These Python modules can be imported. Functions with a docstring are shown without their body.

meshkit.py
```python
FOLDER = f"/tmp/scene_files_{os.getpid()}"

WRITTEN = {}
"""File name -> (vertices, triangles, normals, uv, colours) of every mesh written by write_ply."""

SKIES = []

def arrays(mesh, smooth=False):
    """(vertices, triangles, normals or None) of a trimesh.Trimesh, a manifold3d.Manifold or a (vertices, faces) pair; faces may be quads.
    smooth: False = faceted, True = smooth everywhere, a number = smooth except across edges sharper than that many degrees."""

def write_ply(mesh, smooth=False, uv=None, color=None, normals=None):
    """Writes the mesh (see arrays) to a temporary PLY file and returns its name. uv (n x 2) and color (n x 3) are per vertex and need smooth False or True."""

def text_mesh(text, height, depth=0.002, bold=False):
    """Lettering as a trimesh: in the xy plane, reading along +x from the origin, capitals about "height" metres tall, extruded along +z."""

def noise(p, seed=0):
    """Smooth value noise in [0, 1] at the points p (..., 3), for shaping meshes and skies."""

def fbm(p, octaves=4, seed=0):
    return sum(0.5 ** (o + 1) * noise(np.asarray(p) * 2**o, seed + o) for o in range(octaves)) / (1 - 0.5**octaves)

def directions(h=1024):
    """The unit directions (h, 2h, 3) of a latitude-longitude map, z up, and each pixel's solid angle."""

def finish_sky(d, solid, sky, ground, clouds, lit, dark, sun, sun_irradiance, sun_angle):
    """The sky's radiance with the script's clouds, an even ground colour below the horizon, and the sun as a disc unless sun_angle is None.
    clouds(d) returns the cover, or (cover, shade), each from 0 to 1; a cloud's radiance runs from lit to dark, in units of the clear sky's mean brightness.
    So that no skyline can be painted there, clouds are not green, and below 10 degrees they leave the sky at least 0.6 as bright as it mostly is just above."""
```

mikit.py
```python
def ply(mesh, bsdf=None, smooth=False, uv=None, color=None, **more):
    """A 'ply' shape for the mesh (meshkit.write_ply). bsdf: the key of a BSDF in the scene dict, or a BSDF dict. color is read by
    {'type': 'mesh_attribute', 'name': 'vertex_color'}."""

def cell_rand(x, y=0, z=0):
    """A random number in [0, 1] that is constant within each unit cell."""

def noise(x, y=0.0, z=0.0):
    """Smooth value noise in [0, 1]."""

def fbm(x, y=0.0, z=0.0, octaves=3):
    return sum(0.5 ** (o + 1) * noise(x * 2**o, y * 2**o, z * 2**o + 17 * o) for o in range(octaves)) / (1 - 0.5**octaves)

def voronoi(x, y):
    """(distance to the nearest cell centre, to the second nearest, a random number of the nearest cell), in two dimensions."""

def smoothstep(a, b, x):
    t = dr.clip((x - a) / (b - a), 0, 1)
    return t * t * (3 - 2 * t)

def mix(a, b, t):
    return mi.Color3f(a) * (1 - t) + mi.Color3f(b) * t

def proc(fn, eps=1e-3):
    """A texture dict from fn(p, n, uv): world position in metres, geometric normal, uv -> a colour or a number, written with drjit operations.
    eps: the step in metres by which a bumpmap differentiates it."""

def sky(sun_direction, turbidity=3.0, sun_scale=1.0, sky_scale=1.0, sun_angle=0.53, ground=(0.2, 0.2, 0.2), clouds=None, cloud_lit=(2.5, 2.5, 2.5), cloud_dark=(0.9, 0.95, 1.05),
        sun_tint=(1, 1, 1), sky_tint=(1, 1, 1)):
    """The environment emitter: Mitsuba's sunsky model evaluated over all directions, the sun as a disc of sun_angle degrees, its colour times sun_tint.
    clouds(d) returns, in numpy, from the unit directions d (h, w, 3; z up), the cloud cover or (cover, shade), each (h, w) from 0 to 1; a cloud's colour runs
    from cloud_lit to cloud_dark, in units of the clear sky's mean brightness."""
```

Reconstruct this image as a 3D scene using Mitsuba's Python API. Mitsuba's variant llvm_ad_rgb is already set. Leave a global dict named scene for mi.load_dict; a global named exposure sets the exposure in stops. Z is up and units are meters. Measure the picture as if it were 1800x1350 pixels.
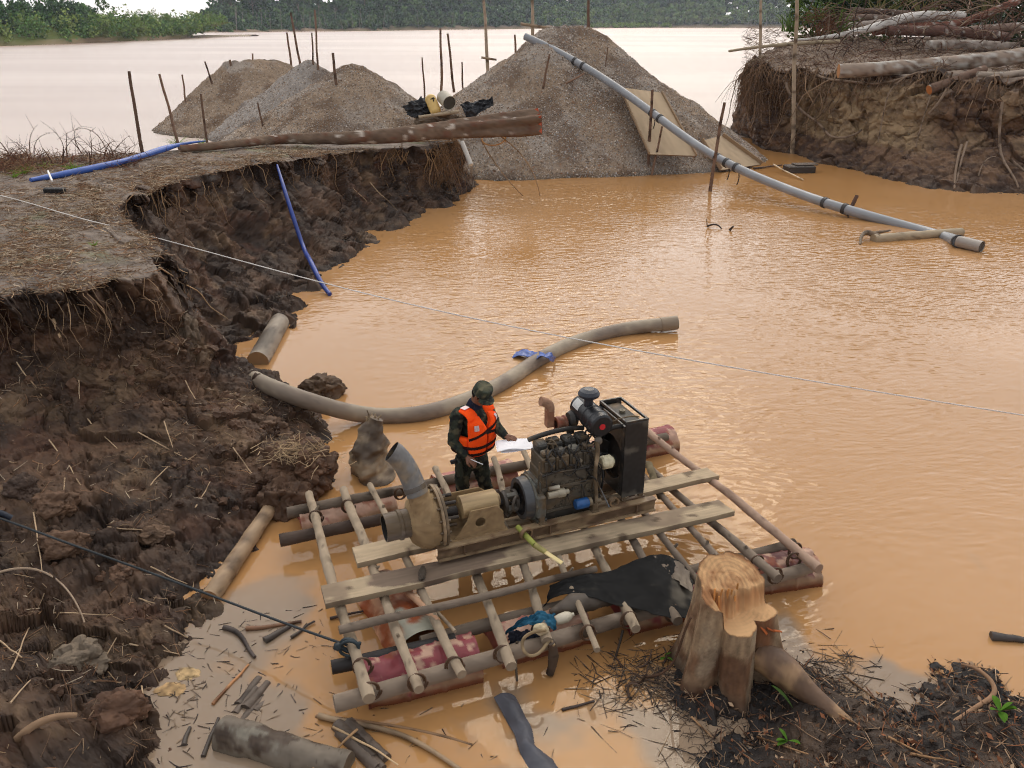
import math, numpy as np, mitsuba as mi, drjit as dr, mikit, meshkit, trimesh, manifold3d as m3
from scipy.interpolate import PchipInterpolator
from shapely.geometry import Polygon, box as sbox
T = mi.ScalarTransform4f
scene, labels = {}, {}

# ---------------------------------------------------------------- camera, sky, exposure
F_PX, CAM_H = 1456.0, 5.8                      # focal length in photo pixels (1800 wide), eye height above the pond
PITCH = math.atan(637 / F_PX)
CP, SP = math.cos(PITCH), math.sin(PITCH)
scene['camera'] = {'type': 'perspective', 'fov': math.degrees(2 * math.atan(900 / F_PX)), 'fov_axis': 'x', 'near_clip': 0.1, 'far_clip': 9000.0,
                   'to_world': T().look_at(origin=[0, 0, CAM_H], target=[0, CP, CAM_H - SP], up=[0, 0, 1])}


SUN = np.array([0.10, 0.80, 0.62]) / np.linalg.norm([0.10, 0.80, 0.62])


def cloud_fn(d):
    """A closed cloud deck, brightest round the veiled sun."""
    n = meshkit.fbm(d * [2.2, 2.2, 5.0] + 7, 4)
    glow = np.clip((d @ SUN - 0.15) / 0.85, 0, 1) ** 1.3
    return np.ones(d.shape[:2]), np.clip(1.0 - 0.9 * glow + (n - 0.5) * 0.35, 0, 1)


scene['sky'] = mikit.sky(SUN, turbidity=3, sun_scale=0.06, sun_angle=24, clouds=cloud_fn, cloud_lit=(3.6, 3.55, 3.5), cloud_dark=(1.25, 1.28, 1.36))
exposure = 2.7


# ---------------------------------------------------------------- helpers
def P(px, py, z=0.0, y=None):
    """The place seen at this point of the 1800 x 1350 photograph at height z, or at distance y."""
    b = (675 - py) / F_PX
    d = np.array([(px - 900) / F_PX, CP + b * SP, -SP + b * CP])
    t = (z - CAM_H) / d[2] if y is None else y / d[1]
    return np.array([0, 0, CAM_H]) + t * d


def rgb(r, g, b):
    c = np.array([r, g, b]) / 255.0
    return np.where(c < 0.04045, c / 12.92, ((c + 0.055) / 1.055) ** 2.4)


noise, fbm = meshkit.noise, meshkit.fbm


def worley(p, seed=0):
    """(distance to the nearest, to the second nearest, random number of the nearest cell)"""
    p = np.asarray(p, float)
    i = np.floor(p).astype(np.int64)
    n = len(p)
    d1, d2, r = np.full(n, 9.0), np.full(n, 9.0), np.zeros(n)

    def hs(q, k):
        h = (q[:, 0] * 374761393 + q[:, 1] * 668265263 + q[:, 2] * 2147483647 + k * 144665 + seed * 977) & 0xFFFFFFFF
        h = ((h ^ (h >> 13)) * 1274126177) & 0xFFFFFFFF
        return ((h ^ (h >> 16)) & 0xFFFF) / 65535.0
    for a, b, c in np.ndindex(3, 3, 3):
        q = i + [a - 1, b - 1, c - 1]
        d = np.sqrt((q[:, 0] + hs(q, 1) - p[:, 0]) ** 2 + (q[:, 1] + hs(q, 2) - p[:, 1]) ** 2 + (q[:, 2] + hs(q, 3) - p[:, 2]) ** 2)
        near = d < d1
        d2 = np.where(near, d1, np.minimum(d2, d))
        r = np.where(near, hs(q, 4), r)
        d1 = np.minimum(d1, d)
    return d1, d2, r


def facets(p, seed):
    """Broken earth: every cell gets its own level and tilt, with a crevice between cells."""
    p = np.asarray(p, float)
    i = np.floor(p).astype(np.int64)
    n = len(p)
    d1, d2, best = np.full(n, 9.0), np.full(n, 9.0), np.zeros((n, 4))

    def hs(q, k):
        h = (q[:, 0] * 374761393 + q[:, 1] * 668265263 + q[:, 2] * 2147483647 + k * 144665 + seed * 977) & 0xFFFFFFFF
        h = ((h ^ (h >> 13)) * 1274126177) & 0xFFFFFFFF
        return ((h ^ (h >> 16)) & 0xFFFF) / 65535.0
    for a, b, c in np.ndindex(3, 3, 3):
        q = i + [a - 1, b - 1, c - 1]
        o = p - q - np.stack([hs(q, 1), hs(q, 2), hs(q, 3)], 1)
        d = np.linalg.norm(o, axis=1)
        near = d < d1
        d2 = np.where(near, d1, np.minimum(d2, d))
        lev = hs(q, 4) - 0.5 + o[:, 0] * (hs(q, 5) - 0.5) * 1.6 + o[:, 1] * (hs(q, 6) - 0.5) * 1.6 + o[:, 2] * (hs(q, 7) - 0.5) * 1.6
        best = np.where(near[:, None], np.stack([lev, hs(q, 4), hs(q, 8), d], 1), best)
        d1 = np.minimum(d1, d)
    return best[:, 0] - 0.22 * sstep(0.12, 0.0, d2 - d1), best[:, 2]


def sstep(a, b, x):
    t = np.clip((x - a) / (b - a), 0, 1)
    return t * t * (3 - 2 * t)


def lerp(a, b, t):
    return np.asarray(a) * (1 - t[..., None]) + np.asarray(b) * t[..., None]


def unit(a):
    a = np.asarray(a, float)
    return a / np.linalg.norm(a)


class M:
    """Collects coloured pieces of one mesh."""

    def __init__(s):
        s.v, s.f, s.c, s.n = [], [], [], 0

    def add(s, vf, col, var=0.15, scale=6.0, seed=0):
        v, f = np.asarray(vf[0], float), np.asarray(vf[1], int)
        if f.shape[1] == 4:
            f = np.vstack([f[:, [0, 1, 2]], f[:, [0, 2, 3]]])
        col = np.asarray(col, float)
        if col.ndim == 1:
            k = 1 + var * 2 * (fbm(v * scale, 3, seed) - 0.5) * 1.6
            col = np.clip(col[None] * k[:, None], 0, 1)
        s.v.append(v), s.f.append(f + s.n), s.c.append(col)
        s.n += len(v)
        return s

    def put(s, key, bsdf, smooth=True, label=None, cat=None, group=None, kind=None):
        v, f, c = np.vstack(s.v), np.vstack(s.f), np.vstack(s.c)
        if not smooth:                          # one colour per corner
            v, c, f = v[f].reshape(-1, 3), c[f].reshape(-1, 3), np.arange(f.size).reshape(-1, 3)
        key = numbered(key)
        scene[key] = mikit.ply((v, f), bsdf, smooth=bool(smooth), color=c)
        tag(key, label, cat, group, kind)
        return key


taken = {}


def numbered(key):
    """key, or key_001, ... when it is taken"""
    k = taken.get(key, 0)
    taken[key] = k + 1
    return key if k == 0 else f'{key}_{k:03d}'


def tag(key, label=None, cat=None, group=None, kind=None):
    d = {k: x for k, x in (('label', label), ('category', cat), ('group', group), ('kind', kind)) if x}
    if d:
        labels[key] = d


def thing(name, label, cat, group=None):
    key = numbered(name)
    tag(key, label, cat, group)
    return key + '__'


def gridf(n, m, wrap=False):
    i, j = np.meshgrid(np.arange(n - 1), np.arange(m if wrap else m - 1), indexing='ij')
    i, j = i.ravel(), j.ravel()
    k = (j + 1) % m
    return np.stack([i * m + j, i * m + k, (i + 1) * m + k, (i + 1) * m + j], 1)


def spline(pts, n):
    pts = np.asarray(pts, float)
    if len(pts) < 3:
        t = np.linspace(0, 1, n)[:, None]
        return pts[0] * (1 - t) + pts[-1] * t
    s = np.concatenate([[0], np.cumsum(np.linalg.norm(np.diff(pts, axis=0), axis=1) + 1e-6)])
    from scipy.interpolate import CubicSpline
    return CubicSpline(s, pts)(np.linspace(0, s[-1], n))


def tube(pts, rad, n=10, rough=0.0, seed=0, freq=6.0, cap=True, flat=1.0, up=None):
    """A tube along pts (k,3) with radii; uneven by rough (share of the radius); flat squeezes it across."""
    pts = np.asarray(pts, float)
    k = len(pts)
    rad = np.broadcast_to(np.interp(np.linspace(0, 1, k), np.linspace(0, 1, np.size(rad)), np.ravel(rad)) if np.size(rad) > 1 else np.ravel(rad), (k,))
    tg = np.gradient(pts, axis=0)
    tg /= np.linalg.norm(tg, axis=1, keepdims=True) + 1e-12
    a = np.array(up if up is not None else ([0, 0, 1.0] if abs(tg[0, 2]) < 0.9 else [1.0, 0, 0]), float)
    N, B = np.zeros_like(pts), np.zeros_like(pts)
    for i in range(k):
        a = a - tg[i] * (a @ tg[i])
        a /= np.linalg.norm(a) + 1e-12
        N[i], B[i] = a, np.cross(tg[i], a)
    th = np.arange(n) / n * 2 * np.pi
    ring = np.cos(th)[None, :, None] * N[:, None] * flat + np.sin(th)[None, :, None] * B[:, None]
    v = pts[:, None] + ring * rad[:, None, None]
    if rough:
        w = fbm(v.reshape(-1, 3) * freq, 3, seed).reshape(k, n) - 0.5
        v = v + ring * (rad[:, None] * w * 2 * rough)[..., None]
    f = gridf(k, n, True)
    out_v, out_f = v.reshape(-1, 3), np.vstack([f[:, [0, 1, 2]], f[:, [0, 2, 3]]])
    if cap:
        for e, o in ((0, 1), (k - 1, 0)):
            c = len(out_v)
            out_v = np.vstack([out_v, v[e], v[e].mean(0)[None]])
            j = np.arange(n)
            t = np.stack([c + j, c + (j + 1) % n, np.full(n, c + n)], 1)
            out_f = np.vstack([out_f, t if o == 0 else t[:, ::-1]])
    return out_v, out_f


def wpath(a, b, n, wob, seed):
    """An uneven line from a to b."""
    a, b = np.asarray(a, float), np.asarray(b, float)
    t = np.linspace(0, 1, n)
    L = np.linalg.norm(b - a)
    q = np.stack([t * 2.3 + seed * 3.7, t * 0 + seed, t * 0], 1)
    w = np.stack([fbm(q, 2, seed), fbm(q + 50, 2, seed), fbm(q + 90, 2, seed)], 1) - 0.5
    w -= w[0] * (1 - t[:, None]) + w[-1] * t[:, None]
    return a + (b - a) * t[:, None] + w * wob * L


BARK = rgb(158, 142, 122)


def polecol(v, base, seed, cut=None, ends=0.0, dark=0.35, knots=True):
    """Bark: grey-brown streaks, darker worn patches, knots."""
    v = np.asarray(v)
    n1, n2 = fbm(v * 5 + seed, 3, seed), fbm(v * 22 + seed, 2, seed + 5)
    c = np.asarray(base)[None] * (0.62 + 0.55 * n1 + 0.45 * n2)[:, None]
    c = lerp(c, c * np.array([dark, dark * 0.92, dark * 0.85]), sstep(0.56, 0.7, fbm(v * 3.2 + 31 + seed, 3, seed + 2)))
    if knots:
        c *= np.where(noise(v * 30, seed) > 0.86, 0.5, 1.0)[:, None]
    return np.clip(c, 0, 1)


def pole(a, b, r0, r1=None, seed=0, base=BARK, n=9, k=None, wob=0.012, rough=0.12, end=None, dark=0.35):
    """(mesh, colours) of a cut pole; its ends show paler wood."""
    L = np.linalg.norm(np.asarray(b) - a)
    k = k or int(np.clip(L / max(r0, 0.02) * 1.3, 8, 70))
    pts = wpath(a, b, k, wob, seed)
    v, f = tube(pts, [r0, r1 or r0 * 0.8], n, rough, seed, 5.0)
    c = polecol(v, base, seed, dark=dark)
    c[k * n:] = np.array(base if end is None else end) * (0.75 + 0.3 * noise(v[k * n:] * 40)[:, None])
    return (v, f), c


def box(c, size, ax=None, ch=0.0, sub=0):
    """A box with its centre, its three sizes and its axes (rows), edges chamfered by ch."""
    h = np.array(size, float) / 2
    ax = np.eye(3) if ax is None else np.asarray(ax)
    if ch:
        pts = []
        for s in np.ndindex(2, 2, 2):
            e = np.array(s) * 2 - 1
            for k in range(3):
                q = e * h
                o = [i for i in range(3) if i != k]
                q[o[0]] -= e[o[0]] * ch
                q[o[1]] -= e[o[1]] * ch
                pts.append(q)
        m = trimesh.convex.convex_hull(np.array(pts))
        v, f = np.array(m.vertices), np.array(m.faces)
    else:
        m = trimesh.creation.box(extents=2 * h)
        v, f = np.array(m.vertices), np.array(m.faces)
    v = v[f].reshape(-1, 3)
    f = np.arange(len(v)).reshape(-1, 3)
    return v @ ax + np.asarray(c), f


def beam(a, b, w, h, up=(0, 0, 1), ch=0.004):
    a, b = np.asarray(a, float), np.asarray(b, float)
    d = unit(b - a)
    s = unit(np.cross(up, d))
    return box((a + b) / 2, [np.linalg.norm(b - a), w, h], np.stack([d, s, np.cross(d, s)]), ch)


def lathe(prof, o, axis, n=28, cap=True):
    """Turns a profile [(along, radius)...] about the axis; sharp corners stay sharp by doubling points."""
    axis = unit(axis)
    s = unit(np.cross(axis, [0, 0, 1] if abs(axis[2]) < 0.9 else [1, 0, 0]))
    t = np.cross(axis, s)
    th = np.arange(n) / n * 2 * np.pi
    V, Fs, c = [], [], 0
    for (a0, r0), (a1, r1) in zip(prof[:-1], prof[1:]):
        for a, r in ((a0, r0), (a1, r1)):
            V.append(np.asarray(o) + a * axis + r * (np.cos(th)[:, None] * s + np.sin(th)[:, None] * t))
        Fs.append(gridf(2, n, True) + c)
        c += 2 * n
    f = np.vstack(Fs)
    return np.vstack(V), np.vstack([f[:, [0, 1, 2]], f[:, [0, 2, 3]]])


def blob(c, r, seed=0, sub=3, amp=0.35, freq=1.6, sq=(1, 1, 1)):
    m = trimesh.creation.icosphere(subdivisions=sub)
    v = np.array(m.vertices)
    k = 1 + amp * 2 * (fbm(v * freq + seed * 7.1, 4, seed) - 0.5)
    if sub >= 4:
        k = k + facets(v * 1.7 + seed, seed)[0] * 0.22 + facets(v * 4.5 + seed, seed + 1)[0] * 0.09
    return v * k[:, None] * np.asarray(r) * np.asarray(sq) + np.asarray(c), np.array(m.faces)


def normals_of(G):
    n = np.cross(np.gradient(G, axis=0), np.gradient(G, axis=1))
    return n / (np.linalg.norm(n, axis=2, keepdims=True) + 1e-12)


# ---------------------------------------------------------------- materials
def vc(rough, spec=0.3, **k):
    return {'type': 'twosided', 'b': {'type': 'principled', 'base_color': {'type': 'mesh_attribute', 'name': 'vertex_color'}, 'roughness': rough, 'specular': spec, **k}}


scene['m_dry'] = vc(0.9, 0.2)
scene['m_damp'] = {'type': 'twosided', 'b': {'type': 'bumpmap', 'scale': 1.0, 't': mikit.proc(lambda p, n, uv: 0.0035 * mikit.fbm(p.x * 45, p.y * 45, p.z * 45, 3), eps=2e-3),
                   'b': {'type': 'principled', 'base_color': {'type': 'mesh_attribute', 'name': 'vertex_color'}, 'roughness': 0.55, 'specular': 0.35}}}
scene['m_wet'] = vc(0.28, 0.5)
scene['m_paint'] = vc(0.38, 0.5)
scene['m_steel'] = vc(0.42, 0.5, metallic=0.75)
scene['m_bark'] = {'type': 'twosided', 'b': {'type': 'bumpmap', 'scale': 1.0, 't': mikit.proc(lambda p, n, uv: 0.009 * mikit.fbm(p.x * 38, p.y * 38, p.z * 14, 4), eps=2e-3),
                   'b': {'type': 'principled', 'base_color': {'type': 'mesh_attribute', 'name': 'vertex_color'}, 'roughness': 0.85, 'specular': 0.25}}}
scene['m_canopy'] = vc(0.8, 0.15)
scene['m_leaf'] = {'type': 'principledthin', 'base_color': {'type': 'mesh_attribute', 'name': 'vertex_color'}, 'roughness': 0.55, 'diff_trans': 0.7}
scene['m_mud'] = {'type': 'twosided', 'b': {'type': 'bumpmap', 'scale': 1.0, 't': mikit.proc(lambda p, n, uv: 0.030 * mikit.fbm(p.x * 20, p.y * 20, p.z * 20, 5) + 0.007 * mikit.noise(p.x * 110, p.y * 110, p.z * 110), eps=2e-3),
                  'b': {'type': 'principled', 'base_color': {'type': 'mesh_attribute', 'name': 'vertex_color'}, 'roughness': 0.62, 'specular': 0.3}}}


def ripples(p, n, uv):
    """Wind ripples: short crests across the wind, calmer in the lee of the near bank."""
    calm = mikit.smoothstep(-2.5, 3.0, p.x + 0.35 * (p.y - 9)) * 0.75 + 0.25
    calm = calm * mikit.smoothstep(5.0, 9.0, p.y + 0.8 * dr.maximum(p.x - 2, 0))
    gust = 0.3 + 1.4 * mikit.fbm(p.x * 0.22, p.y * 0.22, 3.0, 2)
    wx, wy = p.x + 0.5 * mikit.noise(p.x * 0.8, p.y * 0.8, 5.0), p.y + 0.5 * mikit.noise(p.x * 0.7, p.y * 0.7, 9.0)
    a = mikit.noise(wx * 2.8 + wy * 1.1, wy * 8.5 - wx * 2.1, 1.0)
    b = mikit.noise(wx * 6.2 + wy * 1.3, wy * 17.0 - wx * 3.0, 2.0)
    c = mikit.noise(wx * 9.0, wy * 21.0 - wx * 7, 4.0)
    sw = mikit.noise(p.x * 0.7, p.y * 1.3, 8.0)
    return (0.0065 * a + 0.0062 * b + 0.0038 * c) * calm * gust + 0.003 * sw


def pond_colour(p, n, uv):
    big = mikit.fbm(p.x * 0.16, p.y * 0.16, 2.0, 3)
    c = mikit.mix((0.45, 0.243, 0.104), (0.405, 0.21, 0.08), mikit.smoothstep(0.35, 0.65, big))
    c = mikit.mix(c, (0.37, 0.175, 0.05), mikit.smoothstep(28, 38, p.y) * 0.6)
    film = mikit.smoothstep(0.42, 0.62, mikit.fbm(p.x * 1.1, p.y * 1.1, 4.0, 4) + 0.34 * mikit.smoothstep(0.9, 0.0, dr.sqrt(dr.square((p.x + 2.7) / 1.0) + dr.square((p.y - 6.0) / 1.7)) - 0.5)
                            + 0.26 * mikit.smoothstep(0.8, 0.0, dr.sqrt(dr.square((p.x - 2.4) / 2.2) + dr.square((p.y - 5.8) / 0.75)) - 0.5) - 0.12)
    return mikit.mix(c, (0.215, 0.175, 0.135), film * 0.8 * mikit.smoothstep(9.0, 7.0, p.y))  # grey scum film, with the dimmer light on the near-left water painted in


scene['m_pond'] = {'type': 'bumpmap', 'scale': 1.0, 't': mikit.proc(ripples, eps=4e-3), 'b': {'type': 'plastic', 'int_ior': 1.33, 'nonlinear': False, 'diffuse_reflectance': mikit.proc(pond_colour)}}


def river_waves(p, n, uv):
    wx = p.x + 2.0 * mikit.noise(p.x * 0.1, p.y * 0.1, 5.0)
    return 0.028 * mikit.noise(wx * 0.5 + p.y * 0.1, p.y * 1.1 - wx * 0.1, 1.0) + 0.016 * mikit.noise(wx * 1.6, p.y * 2.9, 2.0)


def river_colour(p, n, uv):
    b = mikit.fbm(p.x * 0.012 + p.y * 0.004, p.y * 0.05, 2.0, 4)
    return mikit.mix((0.49, 0.365, 0.30), (0.57, 0.445, 0.37), mikit.smoothstep(0.3, 0.7, b))


scene['m_river'] = {'type': 'bumpmap', 'scale': 1.0, 't': mikit.proc(river_waves, eps=2e-2), 'b': {'type': 'roughplastic', 'alpha': 0.22, 'int_ior': 1.33, 'nonlinear': False, 'diffuse_reflectance': mikit.proc(river_colour)}}

# ---------------------------------------------------------------- pond and river
shore = [(-60, -6), (-14, -6), (-11, 14), (-8, 22), (-5.5, 29), (-3, 36), (2, 42), (12.5, 47), (17, 45), (24, 42), (60, 40)]
pond_poly = Polygon(shore + [(60, -6)])
river_poly = Polygon(shore[::-1] + [(-60, -20), (-2500, -20), (-2500, 6000), (2500, 6000), (2500, 40)])
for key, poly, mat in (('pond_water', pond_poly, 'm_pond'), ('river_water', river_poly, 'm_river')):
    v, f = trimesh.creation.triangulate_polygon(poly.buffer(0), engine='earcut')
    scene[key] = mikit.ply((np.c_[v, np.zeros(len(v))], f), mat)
    labels[key] = {'kind': 'structure', 'label': 'muddy orange pond with wind ripples' if 'pond' in key else 'wide pale brown river'}


# ---------------------------------------------------------------- the banks of cut earth
def sheet(ctrl, per_s, per_r):
    """A surface through stations (rows of points); returns the grid and each point's row number."""
    ctrl = np.asarray(ctrl, float)
    S, R = ctrl.shape[:2]
    s = np.concatenate([np.linspace(i, i + 1, k, endpoint=False) for i, k in enumerate(per_s)] + [[S - 1]])
    r = np.concatenate([np.linspace(i, i + 1, k, endpoint=False) for i, k in enumerate(per_r)] + [[R - 1]])
    A = PchipInterpolator(np.arange(S), ctrl, axis=0)(s)
    B = np.stack([np.stack([np.interp(r, np.arange(R), A[i, :, k]) for k in range(3)], 1) for i in range(len(s))])
    return B, np.broadcast_to(r[None], B.shape[:2]), np.broadcast_to(s[:, None], B.shape[:2])


def cliff_profile(E, Tq, prof):
    """Points from the edge E to the toe T; prof: (share of the way out, share of the height lost)."""
    E, Tq = np.asarray(E), np.asarray(Tq)
    return [np.array([*(E[:2] + (Tq[:2] - E[:2]) * a), E[2] + (Tq[2] - E[2]) * b]) for a, b in prof]


def bank_rows(E, B, Tq, prof, drop):
    E, B, Tq = map(np.asarray, (E, B, Tq))
    back = B + unit(np.r_[(B - E)[:2], 0]) * drop[0]
    back[2] = drop[1]
    out = Tq + unit(np.r_[(Tq - E)[:2], 0]) * 1.2
    out[2] = -0.7
    return [back, B, E] + cliff_profile(E, Tq, prof) + [Tq, out]


steep = [(-0.06, 0.10), (0.10, 0.35), (0.35, 0.70), (0.62, 0.88)]
slump = [(0.04, 0.10), (0.14, 0.38), (0.34, 0.58), (0.68, 0.79)]
st = [((790, 240, 1.75), (770, 237, 1.7), (838, 312), steep), ((795, 249, 1.8), (765, 240, 1.8), (838, 326), steep), ((765, 253, 1.85), (750, 240, 1.8), (805, 348), steep), ((690, 262, 1.95), (690, 243, 1.9), (755, 368), steep), ((590, 270, 2.1), (590, 247, 2.0), (690, 402), steep),
      ((500, 285, 2.3), (500, 252, 2.1), (612, 450), steep), ((400, 300, 2.45), (420, 258, 2.3), (556, 492), steep), ((290, 322, 2.5), (330, 263, 2.4), (520, 540), steep), ((255, 345, 2.5), (260, 268, 2.4), (497, 572), steep),
      ((188, 372, 2.5), (190, 270, 2.45), (440, 600), steep), ((186, 412, 2.5), (130, 273, 2.45), (372, 640), steep), ((285, 440, 2.5), (80, 276, 2.45), (405, 650), slump), ((285, 466, 2.5), (30, 279, 2.45), (570, 735), slump),
      ((180, 492, 2.5), (-40, 281, 2.45), (545, 790), slump), ((80, 503, 2.5), (-120, 284, 2.45), (578, 850), slump), ((-40, 512, 2.5), (-220, 287, 2.45), (485, 915), slump), ((-200, 530, 2.5), (-330, 292, 2.45), (372, 1080), slump),
      ((-420, 560, 2.5), (-500, 300, 2.45), (262, 1220), slump), ((-700, 600, 2.5), (-700, 310, 2.45), (288, 1350), slump), ((-1300, 700, 2.5), (-1200, 330, 2.45), (330, 1500), slump)]
ctrl = [bank_rows(P(*e), P(*b), P(*t, 0), pr, (1.0, -0.6)) for e, b, t, pr in st]
G, R, S = sheet(ctrl, [16, 18, 34, 40, 44, 44, 44, 40, 34, 34, 44, 54, 70, 70, 80, 95, 100, 90, 50], [8, 110, 14, 30, 52, 60, 60, 14])
Nn = normals_of(G)
if Nn[100, 60, 2] < 0:
    Nn = -Nn
flatp = G.reshape(-1, 3)
face = sstep(2.0, 2.35, R) * sstep(8.0, 7.3, R)
near = sstep(10.5, 12.5, S)
q = flatp * [1, 1, 1.3]
wq = q + (np.stack([fbm(q * 2.1, 3, 61), fbm(q * 2.1 + 9, 3, 62), fbm(q * 2.1 + 19, 3, 63)], 1) - 0.5) * 0.5
fa, ar = facets(wq * 1.5, 3)
fb_, br = facets(wq * 4.2, 4)
fc, cr = facets(wq * 10, 5)
slab, _ = facets(wq * [1.5, 1.5, 0.5], 8)
shp = G.shape[:2]
clod = (fa * 0.13 + fb_ * 0.06 * (0.4 + 1.2 * sstep(0.4, 0.6, fbm(q * 0.8, 2, 64))) + fc * 0.024 + (fbm(q * 16, 3, 66) - 0.5) * 0.035).reshape(shp)
slab = slab.reshape(shp) * 0.20
big = (fbm(flatp * 0.9, 4, 1) - 0.5).reshape(shp)
fine = (fbm(flatp * 7, 4, 2) - 0.5).reshape(shp)
disp = face * (big * 0.7 * (1 - 0.55 * near) + clod * (0.6 + 0.25 * near) + slab * (1 - near) + fine * 0.14)
topm = sstep(0.9, 1.05, R) * sstep(2.1, 1.95, R)
disp = disp + topm * (big * 0.14 + fine * 0.035 + 0.02 * (br.reshape(shp) - 0.5))
G2 = G + Nn * disp[..., None]
# the ragged edge: bites out of the turf
bite = (fbm(np.c_[S.ravel() * 1.7, S.ravel() * 0, R.ravel() * 0], 4, 9).reshape(shp) - 0.5) * 1.1 + (noise(np.c_[S.ravel() * 2.6 + 3, S.ravel() * 0, S.ravel() * 0], 13).reshape(shp) - 0.45) * 1.7 * sstep(5.0, 7.0, S) * sstep(14, 12, S) + (noise(np.c_[S.ravel() * 7, S.ravel() * 0, S.ravel() * 0], 3).reshape(shp) - 0.5) * 0.6 + (noise(np.c_[S.ravel() * 19, S.ravel() * 0, S.ravel() * 0], 33).reshape(shp) - 0.5) * 0.25
inward = np.stack([unit(np.r_[c[1][:2] - c[2][:2], 0]) for c in np.asarray(ctrl)])
inw = PchipInterpolator(np.arange(len(st)), inward, axis=0)(S[:, 0])[:, None]
G2 = G2 + inw * (bite * sstep(1.4, 2.0, R) * sstep(4.2, 2.6, R) * 0.75)[..., None]
v = G2.reshape(-1, 3)
n1, n2, n3 = fbm(v * 1.1, 4, 11), fbm(v * 5, 4, 12), fbm(v * 24, 3, 13)
mud = lerp(rgb(54, 39, 29), rgb(94, 70, 52), sstep(0.35, 0.68, n1)) * (0.30 + 0.75 * n2 + 0.75 * n3)[:, None]
mud = lerp(mud, rgb(118, 94, 70) * (0.6 + 0.7 * n3)[:, None], sstep(0.56, 0.72, fbm(v * 1.7 + 40, 4, 14)) * 0.7)
mud = lerp(mud, rgb(84, 52, 34) * (0.5 + n3)[:, None], sstep(0.6, 0.72, fbm(v * 1.3 + 80, 3, 15)) * 0.6)
mud *= (0.58 + 0.40 * br)[:, None]
top = lerp(rgb(90, 76, 65), rgb(122, 106, 92), sstep(0.35, 0.65, n2)) * (0.55 + 0.5 * n3 + 0.4 * n1)[:, None]
top = lerp(top, rgb(96, 98, 62) * (0.6 + 0.8 * n3)[:, None], sstep(0.62, 0.72, fbm(v * 0.9 + 12, 4, 16)) * 0.6)
Rf = R.ravel()
col = lerp(mud, top, sstep(2.12, 1.98, Rf))
wet = sstep(0.22, 0.02, v[:, 2] + 0.1 * (n2 - 0.5)) * (Rf > 3)
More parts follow.
